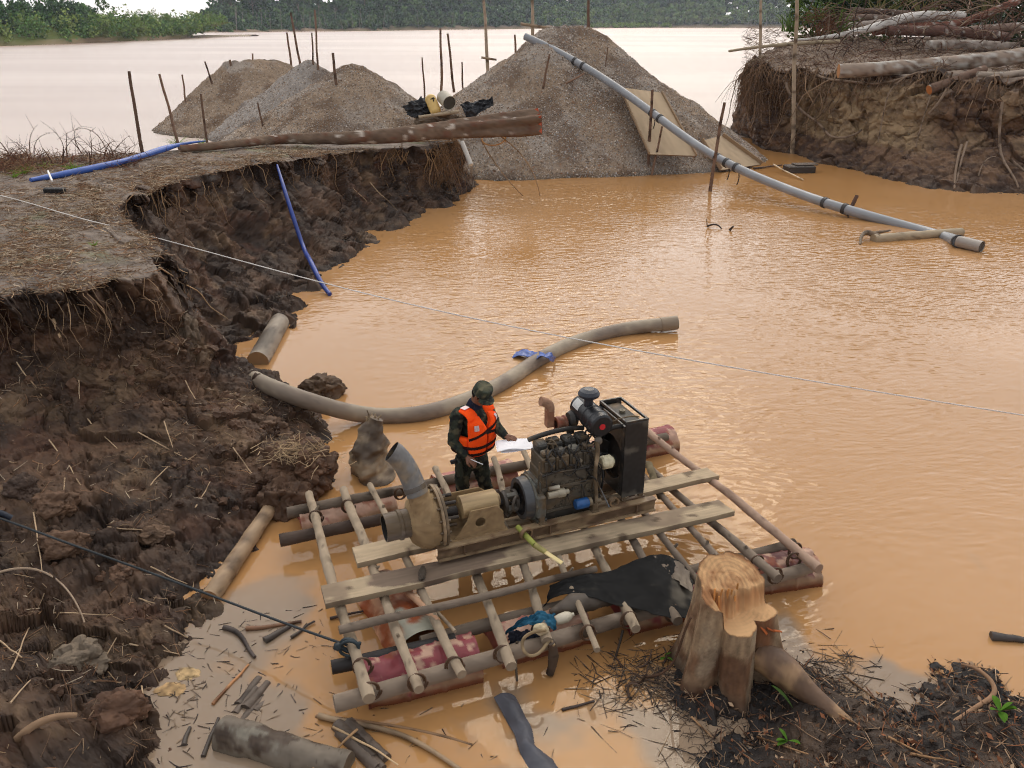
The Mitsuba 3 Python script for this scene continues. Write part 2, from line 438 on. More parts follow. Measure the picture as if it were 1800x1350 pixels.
col = lerp(col, col * 0.6 + rgb(56, 46, 38) * 0.2, wet)
m = M().add((v, gridf(*shp)), np.clip(col, 0, 1))
m.put('left_bank', 'm_mud', label='dark cut earth bank along the left of the pond with pale trampled top', kind='structure')
LB = dict(v=G2, R=R, S=S, N=normals_of(G2))
if LB['N'][100, 60, 2] < 0:
    LB['N'] = -LB['N']

# right bank: the edge hangs over a tan sandy face
rst = [((1372, 92, 54), (1440, 84, 62), (1372, 190, 0)), ((1340, 98, 50), (1430, 82, 66), (1318, 212, 0)), ((1316, 108, 45.5), (1420, 78, 68), (1292, 232, 0)), ((1335, 112, 43.5), (1420, 80, 66), (1335, 258, 0)), ((1420, 118, 42), (1480, 80, 66), (1400, 272, 0)),
       ((1480, 122, 40), (1540, 80, 66), (1470, 293, 0)), ((1560, 128, 38.2), (1600, 80, 66), (1540, 310, 0)), ((1640, 128, 36.8), (1680, 80, 66), (1620, 326, 0)), ((1720, 134, 35.8), (1760, 80, 66), (1700, 336, 0)),
       ((1800, 138, 35), (1850, 80, 66), (1800, 343, 0)), ((1920, 142, 34), (2000, 80, 66), (1920, 350, 0)), ((2200, 150, 32), (2300, 80, 66), (2200, 362, 0))]
rprof = [(-0.03, 0.06), (0.16, 0.22), (0.20, 0.55), (0.45, 0.76), (0.72, 0.90)]
rctrl = []
for k, (e, b, t) in enumerate(rst):
    E, B, Tq = P(e[0], e[1], y=e[2]), P(b[0], b[1], y=b[2]), P(t[0], t[1], t[2])
    B[2] = E[2] + 1.0
    pr = [(-0.03, 0.06), (0.35, 0.22), (0.45, 0.5), (0.62, 0.74), (0.8, 0.92)] if k < 5 else rprof
    rctrl.append(bank_rows(E, B, Tq, pr, (3.0, -1.0)))
G, R, S = sheet(rctrl, [30, 40, 40, 70, 70, 70, 70, 70, 70, 60, 30], [4, 60, 16, 30, 50, 40, 30, 40, 8])
Nn = normals_of(G)
if Nn[100, 30, 2] < 0:
    Nn = -Nn
shp = G.shape[:2]
fp = G.reshape(-1, 3)
a1, a2, ar = worley(fp * [1.2, 1.2, 1.0], 23)
b1, b2, br = worley(fp * 3.2, 24)
face = sstep(2.0, 2.3, R) * sstep(9.0, 8.3, R)
low = sstep(5.0, 7.0, R)
ledge = (noise(np.c_[fp[:, 0] * 0.35, fp[:, 1] * 0.35, fp[:, 2] * 3.4], 5) - 0.5).reshape(shp)
disp = face * ((fbm(fp * 0.5, 4, 21) - 0.5).reshape(shp) * 0.9 + (facets(fp * [0.9, 0.9, 0.6] + 0.3 * noise(fp * 2)[:, None], 23)[0] * 0.42 + facets(fp * 2.3, 24)[0] * 0.17).reshape(shp) * (0.6 - 0.35 * low) + (fbm(fp * 4, 4, 22) - 0.5).reshape(shp) * (0.18 + 0.2 * low) + ledge * 0.16 * (1 - low))
disp = disp + sstep(1, 1.2, R) * sstep(2.1, 1.9, R) * ((fbm(fp * 0.6, 3, 25) - 0.5).reshape(shp) * 0.9 + (br.reshape(shp) - 0.5) * 0.1)
G2 = G + Nn * disp[..., None]
bite = (fbm(np.c_[S.ravel() * 2.2, S.ravel() * 0, R.ravel() * .3], 4, 29).reshape(shp) - 0.45) * 1.6
G2 = G2 + np.array([0.25, 1.0, 0]) * (bite * sstep(1.5, 2.0, R) * sstep(4.0, 2.5, R))[..., None] - np.array([0, 0, 1.0]) * ((noise(np.c_[S.ravel() * 3.1, S.ravel() * 0, S.ravel() * 0], 8).reshape(shp) - 0.3) * 0.5 * sstep(1.6, 2.0, R) * sstep(3.2, 2.2, R))[..., None]
v = G2.reshape(-1, 3)
n1, n2, n3 = fbm(v * 0.7, 4, 31), fbm(v * 3, 4, 32), fbm(v * 12, 3, 33)
zz = v[:, 2] + 0.5 * (n1 - 0.5)
brown = lerp(rgb(68, 48, 34), rgb(106, 79, 57), sstep(0.35, 0.65, n2)) * (0.5 + 0.6 * n3 + 0.4 * n1)[:, None]
tan = lerp(rgb(120, 97, 70), rgb(146, 122, 92), sstep(0.3, 0.7, n2)) * (0.7 + 0.35 * n3 + 0.25 * noise(np.c_[v[:, 0] * .3, v[:, 1] * .3, v[:, 2] * 6]))[:, None]
sx = S.ravel()
tanm = sstep(3.6, 3.0, zz) * sstep(0.8, 1.1, zz) * (sstep(3.3, 4.4, sx) * sstep(7.6, 6.6, sx) + 0.45 * sstep(7.4, 8.0, sx) * sstep(0.5, 0.6, n1)) * sstep(7.2, 6.2, R.ravel()) * (0.55 + 0.45 * sstep(0.3, 0.45, n2))
col = lerp(brown, tan, np.clip(tanm, 0, 1))
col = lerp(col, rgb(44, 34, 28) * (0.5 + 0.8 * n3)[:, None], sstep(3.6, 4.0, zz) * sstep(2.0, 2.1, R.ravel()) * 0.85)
col = lerp(col, rgb(124, 104, 88) * (0.5 + 0.5 * n3 + 0.4 * n2)[:, None], sstep(2.15, 1.95, R.ravel()))
col = lerp(col, col * 0.55, sstep(0.35, 0.05, v[:, 2]) * (R.ravel() > 3))
M().add((v, gridf(*shp)), np.clip(col, 0, 1)).put('right_bank', 'm_mud', label='tall undercut earth bank on the right with a tan sandy layer', kind='structure')
RB = dict(v=G2, R=R, S=S)


# ---------------------------------------------------------------- gravel heaps
HEAPV = []


def heap(peak, base, hz, label, seed, ridge=None, tint=(1, 1, 1), nstone=20000, grey=0.4, size=(0.014, 0.046)):
    """A heap with its peak at (x, y), base radius by angle [(deg, r)...], height hz; loose stones lie on it."""
    nt, nr = 360, 150
    th = np.linspace(0, 2 * np.pi, nt, endpoint=False)
    ang, rad = np.radians([b[0] for b in base]), np.array([b[1] for b in base], float)
    Rb = np.interp(th, np.r_[ang - 2 * np.pi, ang, ang + 2 * np.pi], np.r_[rad, rad, rad])
    k = np.ones(15) / 15
    Rb = np.convolve(np.r_[Rb[-20:], Rb, Rb[:20]], k, 'same')[20:-20]

    def surf(t, u):                               # u: 0 at the peak, 1 at the water line
        Rt = np.interp(t, np.r_[th, 2 * np.pi], np.r_[Rb, Rb[:1]])
        x, y = peak[0] + np.cos(t) * Rt * u, peak[1] + np.sin(t) * Rt * u
        if ridge is not None:
            x, y = x + ridge[0] * (1 - u) * np.cos(t) ** 3, y + ridge[1] * (1 - u) * np.cos(t)
        h = hz * (1 - np.sqrt(u ** 2 + 0.003) * 1.0 + 0.055 * (1 - u))
        q = np.stack([x, y, x * 0], -1)
        gul = fbm(np.stack([np.cos(t) * 3.3, np.sin(t) * 3.3, u * 0.8], -1) + seed, 4, seed) - 0.5
        h = h + gul * 0.55 * np.clip(u * 3, 0.25, 1) * (hz / 5.5) + (fbm(q * 0.8, 4, seed + 1) - 0.5) * 0.5 + (fbm(q * 4, 3, seed + 2) - 0.5) * 0.11
        return np.stack([x, y, h], -1)
    U, TT = np.meshgrid(np.linspace(0.0, 1.12, nr), th, indexing='ij')
    g = surf(TT, U)
    v = g.reshape(-1, 3)
    n1, n2, n3 = fbm(v * 0.55 + seed, 4, 41), fbm(v * 2.4, 4, 42), fbm(v * 16, 2, 43)
    gc = lerp(rgb(138, 119, 100), rgb(146, 134, 122), sstep(0.6 - grey * 0.4, 0.75 - grey * 0.3, n1)) * (0.55 + 0.4 * n2 + 0.5 * n3)[:, None]
    gc = lerp(gc, rgb(84, 62, 46) * (0.5 + 0.8 * n3)[:, None], sstep(0.50, 0.64, fbm(v * [0.8, 0.8, 0.8] + 9 + seed, 5, 44)) * 0.6) * np.asarray(tint)
    gc = lerp(gc, gc * 0.45, sstep(0.25, 0.0, v[:, 2]))
    HEAPV.append(v)
    root = thing('gravel_heap', label, 'gravel heap')
    M().add((v, gridf(nr, nt, True)), np.clip(gc, 0, 1)).put(root + 'mound', 'm_dry')
    rng = np.random.default_rng(seed)
    t, u = rng.uniform(0, 2 * np.pi, nstone), np.sqrt(rng.uniform(0.0, 1.05, nstone))
    if ridge is None or True:                     # most stones on the side one can see
        t = np.where(np.sin(t) > 0.35, -t, t) % (2 * np.pi)
    c = surf(t, u)
    s = size[0] * (size[1] / size[0]) ** rng.uniform(0, 1, nstone) ** 1.6
    ov, of = np.array([[1, 0, 0], [-1, 0, 0], [0, 1, 0], [0, -1, 0], [0, 0, 1], [0, 0, -1.0]]), np.array([[0, 2, 4], [2, 1, 4], [1, 3, 4], [3, 0, 4], [2, 0, 5], [1, 2, 5], [3, 1, 5], [0, 3, 5]])
    rot = rng.normal(size=(nstone, 3, 3))
    rot, _ = np.linalg.qr(rot)
    sv = (ov[None] * rng.uniform(0.6, 1.3, (nstone, 1, 3))) @ rot * s[:, None, None] + c[:, None]
    sf = (of[None] + np.arange(nstone)[:, None, None] * 6).reshape(-1, 3)
    pal = 1.08 * np.array([rgb(150, 132, 112), rgb(178, 166, 152), rgb(118, 98, 80), rgb(156, 152, 148), rgb(200, 190, 178), rgb(126, 112, 100), rgb(142, 104, 78)])
    w = np.array([0.26, 0.17, 0.2, 0.1 + 0.25 * grey, 0.07, 0.2, 0.06])
    sc = pal[rng.choice(len(pal), nstone, p=w / w.sum())] * rng.uniform(0.6, 1.15, (nstone, 1))
    M().add((sv.reshape(-1, 3), sf), np.clip(np.repeat(sc, 6, 0), 0, 1)).put(root + 'loose_stones', 'm_dry', smooth=False, kind='stuff')
    return surf


pk = P(445, 108, y=52.5)
heap(pk[:2], [(0, 7.5), (90, 6), (150, 6.2), (180, 6.0), (225, 6.2), (270, 6.4), (315, 7)], pk[2] + 0.1, 'long brown gravel heap at the back left, standing in the river', 51, ridge=(1.3, 0.3), nstone=16000, grey=0.1)
pk = P(545, 113, y=49.5)
heap(pk[:2], [(0, 5.5), (90, 5), (180, 6.0), (225, 6.2), (270, 6.0), (315, 5.6)], pk[2] + 0.2, 'bluish grey gravel heap merging into the long brown one', 52, tint=(0.93, 0.98, 1.05), nstone=14000, grey=1.0)
pk = P(622, 116, y=43)
heap(pk[:2], [(0, 6.2), (90, 6), (180, 7.4), (225, 7.0), (270, 6.6), (315, 6.0)], pk[2] + 0.15, 'pointed gravel heap right behind the fallen trunk', 53, nstone=26000, grey=0.45)
pk = P(998, 50, y=41.5)
heapC = heap(pk[:2], [(0, 9.4), (30, 9.5), (90, 8), (180, 8.8), (215, 9.6), (240, 9.0), (270, 7.4), (300, 7.6), (330, 9.4)], pk[2] + 0.15, 'tallest gravel heap, the one carrying the grey pipe', 54, ridge=(0.45, 0.0), nstone=60000, grey=0.5)

# ---------------------------------------------------------------- the raft
RAFT = thing('raft', 'raft of bare poles lashed over red drums, carrying the engine and pump', 'raft')
rng0 = np.random.default_rng(5)
PALE, GREY, DARKLOG = rgb(152, 135, 114), rgb(120, 106, 92), rgb(74, 62, 54)
for i, (a, b, r0, r1, c) in enumerate([((543, 868), (649, 1228), .058, .062, PALE), ((604, 860), (737, 1212), .060, .052, PALE), ((650, 852), (812, 1186), .040, .052, PALE), ((765, 823), (899, 1172), .045, .058, PALE),
                                       ((868, 806), (962, 1128), .045, .055, PALE), ((918, 788), (1050, 1143), .045, .034, PALE), ((962, 795), (1118, 1106), .046, .056, PALE), ((1020, 800), (1192, 1092), .046, .056, GREY),
                                       ((1050, 790), (1262, 1070), .045, .046, GREY), ((1095, 800), (1330, 1065), .045, .046, GREY), ((1135, 815), (1368, 1017), .046, .060, GREY), ((1130, 752), (1440, 1000), .052, .062, rgb(168, 140, 120))]):
    m = M()
    m.add(*pole(P(*a, .40), P(*b, .42), r0 * .9, r1 * .9, 100 + i, base=c * rng0.uniform(.72, 1.0), wob=.03, rough=.2, n=11, k=60))
    rng = np.random.default_rng(i)
    for k in range(2):                                     # stubs of cut branches
        t = rng.uniform(.12, .85)
        q = P(*a, .40) * (1 - t) + P(*b, .42) * t
        m.add(tube(np.stack([q, q + np.array([rng.uniform(-.6, .6), rng.uniform(-.5, .5), .7]) * .11]), [.022, .015], 6), c * .7)
    m.put(RAFT + 'cross_pole', 'm_bark')
for i, (a, b, z, r, c, nm) in enumerate([((505, 902), (1172, 768), .27, .075, GREY * .62, 'long_log'), ((492, 950), (905, 862), .22, .075, DARKLOG, 'long_log'), ((588, 1238), (1423, 997), .27, .082, GREY, 'long_log'), ((740, 1130), (1396, 955), .25, .07, GREY * .7, 'long_log')]):
    M().add(*pole(P(*a, z), P(*b, z), r, r * .85, 130 + i, base=c, wob=.012, n=12, k=80)).put(RAFT + nm, 'm_bark')
M().add(tube(wpath(P(583, 1173, .25), P(800, 1124, .25), 20, .02, 3), .068, 14), rgb(46, 42, 40), .2).put(RAFT + 'black_float_pipe', 'm_damp')
M().add(*pole(P(596, 1108, .53), P(1048, 1000, .53), .045, .036, 140, base=GREY * .8, wob=.02)).put(RAFT + 'top_pole', 'm_bark')


def plank(name, q, z, th, seed, wetspot=None):
    """A sawn plank from its four upper corners: grain, worn edges, mud."""
    A, B, C, D = [P(*p, z) for p in q]                     # left far, right far, right near, left near
    n, w = 90, 14
    s, t = np.meshgrid(np.linspace(0, 1, n), np.linspace(0, 1, w), indexing='ij')
    top = (A * (1 - s[..., None]) + B * s[..., None]) * (1 - t[..., None]) + (D * (1 - s[..., None]) + C * s[..., None]) * t[..., None]
    top[..., 2] += (fbm(np.stack([s * 6, t * 2, s * 0], -1), 3, seed) - .5) * .03
    edge = (fbm(np.stack([s * 14, np.round(t), s * 0], -1), 3, seed + 3) - .5) * .025
    top += unit(D - A) * (edge * (np.abs(t - .5) > .49))[..., None]
    m = M()

    def colr(v, s, t):
        g = noise(np.stack([s * 18, t * 30 + 3 * noise(np.stack([s * 3, t * 3, s * 0], -1)), s * 0], -1), seed)
        f = fbm(v * 7, 3, seed)
        c = rgb(176, 156, 128)[None] * (.62 + .28 * g + .35 * f)[..., None]
        c = lerp(c, rgb(128, 110, 92) * (.7 + .5 * f)[..., None], sstep(.52, .62, fbm(v * 2.2 + 8, 3, seed + 1)) * .8)
        c = lerp(c, rgb(70, 54, 42), sstep(.70, .76, fbm(v * 9 + 3, 2, seed + 2)) * .7)
        if wetspot is not None:
            d = np.hypot((s - wetspot[0]) / wetspot[1], (t - .35) / .75) + .5 * (fbm(v * 6, 3, 4) - .5)
            c = lerp(c, rgb(122, 104, 88) * (.8 + .3 * g)[..., None], sstep(1.0, .92, d))
        return np.clip(c, 0, 1)
    c = colr(top, s, t)
    low = top - [0, 0, th]
    m.add((top.reshape(-1, 3), gridf(n, w)), c.reshape(-1, 3)).add((low.reshape(-1, 3), gridf(n, w)), (c * .6).reshape(-1, 3))
    for e in ((slice(None), 0), (slice(None), -1), (0, slice(None)), (-1, slice(None))):
        g = np.stack([top[e], low[e]], 0)
        cc = np.stack([c[e] * .85, c[e] * .6], 0)
        m.add((g.reshape(-1, 3), gridf(2, g.shape[1])), cc.reshape(-1, 3))
    m.put(RAFT + name, 'm_bark')


plank('plank', [(564, 1030), (1262, 879), (1292, 898), (572, 1061)], .53, .065, 5, wetspot=(.27, .17))
plank('plank', [(619, 962), (1243, 822), (1264, 835), (628, 990)], .53, .065, 8)
# cake of mud on the plank
M().add(blob(P(742, 1008, .55), .07, 3, 3, .5, 2.5, (.55, 1.6, .4)), rgb(74, 64, 54), .5, 20).put(RAFT + 'mud_cake', 'm_mud')


def drum(a, b, z, r, seed, col, worn=.5, name='float_drum', label=None, bands=True):
    """A steel drum lying in the water: two rolling hoops, rims, chipped paint over rust and silt."""
    a, b = P(*a, z), P(*b, z)
    L = np.linalg.norm(b - a)
    n, k = 48, 90
    s = np.linspace(0, 1, k)
    rr = np.full(k, r) + .012 * (np.exp(-((s - .34) / .018) ** 2) + np.exp(-((s - .66) / .018) ** 2)) + .008 * ((s < .025) | (s > .975))
    v, f = tube(a + (b - a) * s[:, None], 1.0, n, cap=False)
    ax = unit(b - a)
    cen = (a + (b - a) * s[:, None])[:, None]
    w = v.reshape(k, n, 3) - cen
    dent = 1 - .14 * sstep(.55, .75, fbm(v * 3.0, 3, seed)).reshape(k, n)
    g = cen + w * (rr[:, None] * dent)[..., None]
    v = g.reshape(-1, 3)
    n1, n2 = fbm(v * 4, 4, seed), fbm(v * 14, 3, seed + 1)
    c = lerp(np.array(col), np.array(col) * [.8, 1.25, 1.3], n1) * (.6 + .6 * n2)[:, None]
    c = lerp(c, rgb(196, 160, 136) * (.6 + .6 * n2)[:, None], sstep(.62 - .25 * worn, .66 - .25 * worn, fbm(v * 5 + 7, 4, seed + 2)) * .85)
    c = lerp(c, rgb(140, 74, 44) * (.5 + .8 * n2)[:, None], sstep(.58, .66, fbm(v * 7 + 17, 4, seed + 4)) * .7)
    c = lerp(c, rgb(158, 128, 98) * (.55 + .7 * n2)[:, None], sstep(.20, .10, v[:, 2] + .16 * (n1 - .5)) * sstep(.36, .46, fbm(v * 6 + 3, 3, seed + 6)) * .9)
    c = lerp(c, rgb(112, 60, 34) * (.6 + .6 * n2)[:, None], sstep(.10, .03, v[:, 2] + .05 * (n1 - .5)))
    m = M().add((v, f), np.clip(c, 0, 1))
    for e, q in ((a, -1), (b, 1)):
        o = e - ax * q * .02
        m.add(lathe([(0, .001), (0, r * .86), (.012, r * .9), (.012, r * .98)], o, ax * q, 32), np.array(col) * .7, .4, 6)
    m.put(RAFT + name, 'm_damp', label=label)


RED, PINK = rgb(138, 54, 56), rgb(172, 100, 88)
drum((640, 1207), (836, 1160), .05, .27, 1, rgb(140, 58, 62), .3, label='dull crimson float drum at the front left')
drum((866, 1140), (1022, 1098), .03, .27, 2, PINK, .75)
drum((1086, 1085), (1236, 1048), .03, .27, 3, RED, .35)
drum((1290, 1022), (1424, 1003), .03, .26, 4, rgb(112, 58, 54), .65)
drum((527, 925), (692, 890), .03, .25, 5, PINK, .95, label='peeling pink float drum at the back left')
drum((765, 868), (900, 838), .03, .25, 6, PINK, .6)
drum((1010, 812), (1178, 776), .05, .25, 7, RED, .5)
# a rusty drum cut open, lying across
a, b = P(672, 1040, .02), P(742, 1150, .02)
ax, k, n = unit(b - a), 30, 26
s, th = np.meshgrid(np.linspace(0, 1, k), np.linspace(-.1, math.pi * .98, n), indexing='ij')
side = unit(np.cross(ax, [0, 0, 1]))
r = .30 * (1 - .16 * sstep(.5, .7, fbm(np.stack([s * 3, th, s * 0], -1), 3, 2)))
g = a + (b - a) * s[..., None] + r[..., None] * (np.cos(th)[..., None] * side + np.sin(th)[..., None] * [0, 0, .95])
v = g.reshape(-1, 3)
n1, n2 = fbm(v * 4, 4, 5), fbm(v * 16, 3, 6)
c = lerp(rgb(196, 150, 118), rgb(150, 78, 42), sstep(.45, .6, n1)) * (.6 + .6 * n2)[:, None]
c = lerp(c, rgb(170, 168, 150) * (.7 + .4 * n2)[:, None], sstep(.56, .62, fbm(v * 3 + 5, 3, 8)))
M().add((v, gridf(k, n)), np.clip(c, 0, 1)).put(RAFT + 'cut_drum', 'm_damp', label='rusty drum cut open, one end gaping')
M().add(*pole(P(716, 1040, .36), P(770, 1092, .42), .035, .03, 150, base=rgb(190, 150, 120))).add(*pole(P(735, 1040, .36), P(800, 1110, .40), .022, .018, 151, base=PALE)).put(RAFT + 'split_stick', 'm_dry')
# wire and rope lashings round the crossings
for i, (px, py, z, r) in enumerate([(553, 909, .36, .09), (609, 890, .36, .09), (634, 1172, .38, .1), (1102, 1090, .36, .1), (1180, 1078, .36, .1), (1360, 1012, .36, .1), (880, 1150, .37, .1), (730, 1200, .36, .1), (1395, 968, .36, .1), (648, 1215, .37, .1), (795, 1170, .37, .1), (1030, 1112, .36, .09), (946, 1106, .36, .1), (700, 868, .36, .08), (1392, 985, .37, .1), (1328, 990, .37, .1)]):
    th = np.linspace(0, 4 * np.pi, 40)
    q = P(px, py, z)
    M().add(tube(q + np.stack([np.cos(th) * r * .75 + th * .003, np.cos(th) * .02, np.sin(th) * r], 1), .009, 5), rgb(88, 66, 50), .3).put(RAFT + 'lashing', 'm_damp')

# ---------------------------------------------------------------- engine, radiator and dredge pump on one steel skid
AL = math.radians(22.5)
MU, MV, MO = np.array([math.cos(AL), math.sin(AL), 0]), np.array([-math.sin(AL), math.cos(AL), 0]), P(940, 930, .5) * [1, 1, 0]
AX = np.stack([MU, MV, [0, 0, 1.0]])


def mf(u, v, z):
    return MO + MU * u + MV * v + np.array([0, 0, z])


def mbox(u0, u1, v0, v1, z0, z1, ch=.006):
    return box(mf((u0 + u1) / 2, (v0 + v1) / 2, (z0 + z1) / 2), [u1 - u0, v1 - v0, z1 - z0], AX, ch)


def mtube(pts, r, n=10, k=None, **kw):
    q = np.array([mf(*p) for p in pts])
    return tube(spline(q, k or 5 * len(q)) if len(q) > 2 else q, r, n, **kw)


def grime(v, base, seed, dirt=rgb(96, 80, 60), amount=.5):
    n1, n2 = fbm(v * 5, 4, seed), fbm(v * 26, 3, seed + 1)
    c = np.asarray(base)[None] * (.55 + .9 * n2)[:, None]
    return np.clip(lerp(c, dirt * (.6 + .7 * n2)[:, None], sstep(.62 - .3 * amount, .75 - .25 * amount, n1)), 0, 1)


def gadd(m, vf, base, seed=0, amount=.5, dirt=rgb(96, 80, 60)):
    v, f = np.asarray(vf[0]), np.asarray(vf[1])
    return m.add((v, f), grime(v, base, seed, dirt, amount))


def dense(vf, e=.03):
    """Smaller triangles, so that grime can show; corners stay split."""
    v, f = trimesh.remesh.subdivide_to_size(np.asarray(vf[0]), np.asarray(vf[1]), e)
    v = v[f].reshape(-1, 3)
    return v, np.arange(len(v)).reshape(-1, 3)


EN = thing('engine_pump_set', 'diesel engine with black radiator coupled to a dirty sand pump on a steel skid', 'engine and pump')
RUST, DIRT, IRON, BLACK = rgb(100, 78, 58), rgb(136, 112, 82), rgb(86, 78, 66), rgb(32, 33, 35)
for v0, s in ((-.31, 1), (.30, -1)):
    m = M()
    for zz in (.595, .735):
        gadd(m, dense(mbox(-1.24, 1.40, min(v0, v0 + s * .09), max(v0, v0 + s * .09), zz - .011, zz + .011, .002), .06), RUST, 3, .9, rgb(140, 118, 90))
    gadd(m, dense(mbox(-1.24, 1.40, min(v0 + s * .028, v0 + s * .04), max(v0 + s * .028, v0 + s * .04), .606, .724, 0), .06), RUST * .8, 4, .6, rgb(128, 106, 80))
    for u in (-.95, .05, 1.15):
        gadd(m, mbox(u - .006, u + .006, min(v0, v0 + s * .03), max(v0, v0 + s * .03), .606, .724, 0), RUST, 5)
    m.put(EN + 'skid_beam', 'm_damp', smooth=False)
m = M()
for u in (-1.12, -.42, .02, .62, 1.30):
    gadd(m, dense(mbox(u - .05, u + .05, -.225, .215, .60, .70, .003), .06), RUST, 6, .7)
m.put(EN + 'skid_crossmember', 'm_damp', smooth=False)

# the pump: round casing seen almost edge on, collar flange, suction stub, discharge neck
pump = EN + 'pump'
m = M()
PC = (-1.16, .03, .93)
v, f = lathe([(-.30, .001), (-.30, .17), (-.27, .24), (-.20, .295), (-.11, .32), (-.03, .315), (.0, .29)], mf(*PC), MU, 56)
v = v + (fbm(v * 9, 3, 2) - .5)[:, None] * .012
gadd(m, (v, f), DIRT, 7, .9, rgb(150, 126, 94))
prof = [(-.52, .001), (-.52, .165), (-.28, .165)]
m.put(pump, 'm_dry', label='dredge pump caked with dried silt')
m = M()
gadd(m, lathe([(-.012, .25), (-.012, .355), (.014, .36), (.014, .25)], mf(*PC), MU, 60), rgb(140, 118, 92), 8, .7)
gadd(m, lathe([(.022, .25), (.022, .35), (.05, .35), (.05, .001)], mf(*PC), MU, 60), rgb(128, 108, 84), 9, .7)
for k in range(16):
    t = k / 16 * 2 * np.pi
    o = mf(PC[0], PC[1] + math.cos(t) * .332, PC[2] + math.sin(t) * .332)
    gadd(m, lathe([(-.045, .001), (-.045, .014), (.075, .014), (.075, .001)], o, MU, 6), rgb(96, 80, 62), 9)
m.put(pump + '__flange', 'm_damp')
m = M()
gadd(m, lathe([(-.56, .135), (-.56, .152), (-.42, .150), (-.41, .165), (-.38, .165), (-.37, .150), (-.26, .155)], mf(*PC), MU, 40), rgb(112, 102, 94), 10, .5)
gadd(m, lathe([(-.56, .135), (-.30, .130), (-.30, .001)], mf(*PC), MU, 40), rgb(30, 26, 22), 11, .2)
m.put(pump + '__suction_stub', 'm_damp')
m = M()
neck = np.array([mf(-1.27, -.13, .96), mf(-1.30, -.10, 1.08), mf(-1.335, -.05, 1.21), mf(-1.36, -.02, 1.31)])
gadd(m, tube(spline(neck, 16), [.15, .135, .118, .108], 24), DIRT * .95, 12, .9, rgb(150, 126, 94))
m.put(pump + '__discharge_neck', 'm_dry')
m = M()
hose = np.array([mf(-1.355, -.025, 1.29), mf(-1.39, 0.03, 1.43), mf(-1.44, .09, 1.58), mf(-1.51, .13, 1.70), mf(-1.56, .15, 1.75)])
gadd(m, tube(spline(hose, 22), [.118, .115, .114, .112, .114], 26, cap=False), rgb(108, 106, 104), 13, .4, rgb(130, 116, 98))
gadd(m, tube(spline(hose, 22)[3:], .102, 26, cap=False), rgb(40, 38, 36), 14, .1)
gadd(m, lathe([(0, .1), (.0, .124), (.05, .124), (.05, .1)], hose[0] - unit(hose[1] - hose[0]) * .0 + unit(hose[1] - hose[0]) * .05, unit(hose[1] - hose[0]), 30), rgb(90, 84, 78), 3)
m.put(pump + '__rubber_hose', 'm_damp', label='grey rubber hose stub pointing up from the pump')
m = M()                                                   # bearing pedestal
for v0 in (-.21, .19):
    poly = [(-1.06, .735), (-.45, .735), (-.47, .98), (-.54, 1.06), (-.84, 1.06), (-.88, .94), (-.98, .80)] if v0 < 0 else [(-1.08, .735), (-.46, .735), (-.50, 1.00), (-.60, 1.08), (-.95, 1.08), (-1.06, .98)]
    pg = Polygon(poly)
    if v0 < 0:
        pg = pg.difference(__import__('shapely').Point(-.73, .90).buffer(.058, 24))
    e = trimesh.creation.extrude_polygon(pg, .016, engine='earcut')
    vv, ff = dense((np.array(e.vertices), np.array(e.faces)), .05)
    gadd(m, (np.array([mf(a[0], v0 + a[2], a[1]) for a in vv]), ff), DIRT, 15, .8, rgb(146, 122, 90))
gadd(m, dense(mbox(-1.10, -.42, -.24, .24, .735, .752, .002), .06), DIRT * .9, 16, .8, rgb(146, 122, 90))
m.put(EN + 'bearing_pedestal', 'm_dry', smooth=False, label='tan pedestal plate with a round hole')
m = M()
gadd(m, lathe([(-.40, .001), (-.40, .128), (.0, .128), (.012, .12), (.012, .075), (.05, .07), (.05, .001)], mf(-.49, -.0, 1.00), MU, 40), DIRT * .95, 17, .7, rgb(178, 152, 112))
gadd(m, lathe([(-.14, .06), (.0, .06), (.0, .001)], mf(-.92, .03, .95), MU, 20), rgb(40, 34, 30), 18, .1)
for k in range(6):
    t = k / 6 * 2 * np.pi
    gadd(m, lathe([(-.12, .02), (0, .02)], mf(-.95, .03 + .16 * math.cos(t), .98 + .16 * math.sin(t)), MU, 8), rgb(52, 44, 38), 18, .2)
m.put(EN + 'bearing_housing', 'm_damp')
m = M()                                                   # coupling
gadd(m, lathe([(-.47, .04), (-.33, .04)], mf(0, 0, .95), MU, 14), rgb(40, 36, 34), 19, .1)
for u in (-.40, -.27):
    gadd(m, lathe([(0, .001), (0, .12), (.035, .12), (.035, .001)], mf(u, 0, .95), MU, 26), rgb(66, 60, 54), 20, .3)
for k in range(4):
    t = k / 4 * 2 * np.pi + .5
    o = mf(-.31, .1 * math.cos(t), .95 + .1 * math.sin(t))
    gadd(m, box(o, [.12, .07, .05], np.stack([MU, math.cos(t) * MV + math.sin(t) * np.array([0, 0, 1]), -math.sin(t) * MV + math.cos(t) * np.array([0, 0, 1])]), .006), rgb(84, 80, 72), 21, .4)
th = np.linspace(0, 2 * np.pi, 30)
for q in ((-.33, -.02, .85), (-.29, -.13, .98)):
    gadd(m, tube(mf(*q) + .085 * (np.cos(th)[:, None] * MV * .5 + np.cos(th)[:, None] * MU * .6 + np.sin(th)[:, None] * [0, 0, 1.0]), .017, 7), rgb(70, 62, 54), 22, .4)
m.put(EN + 'shaft_coupling', 'm_damp')

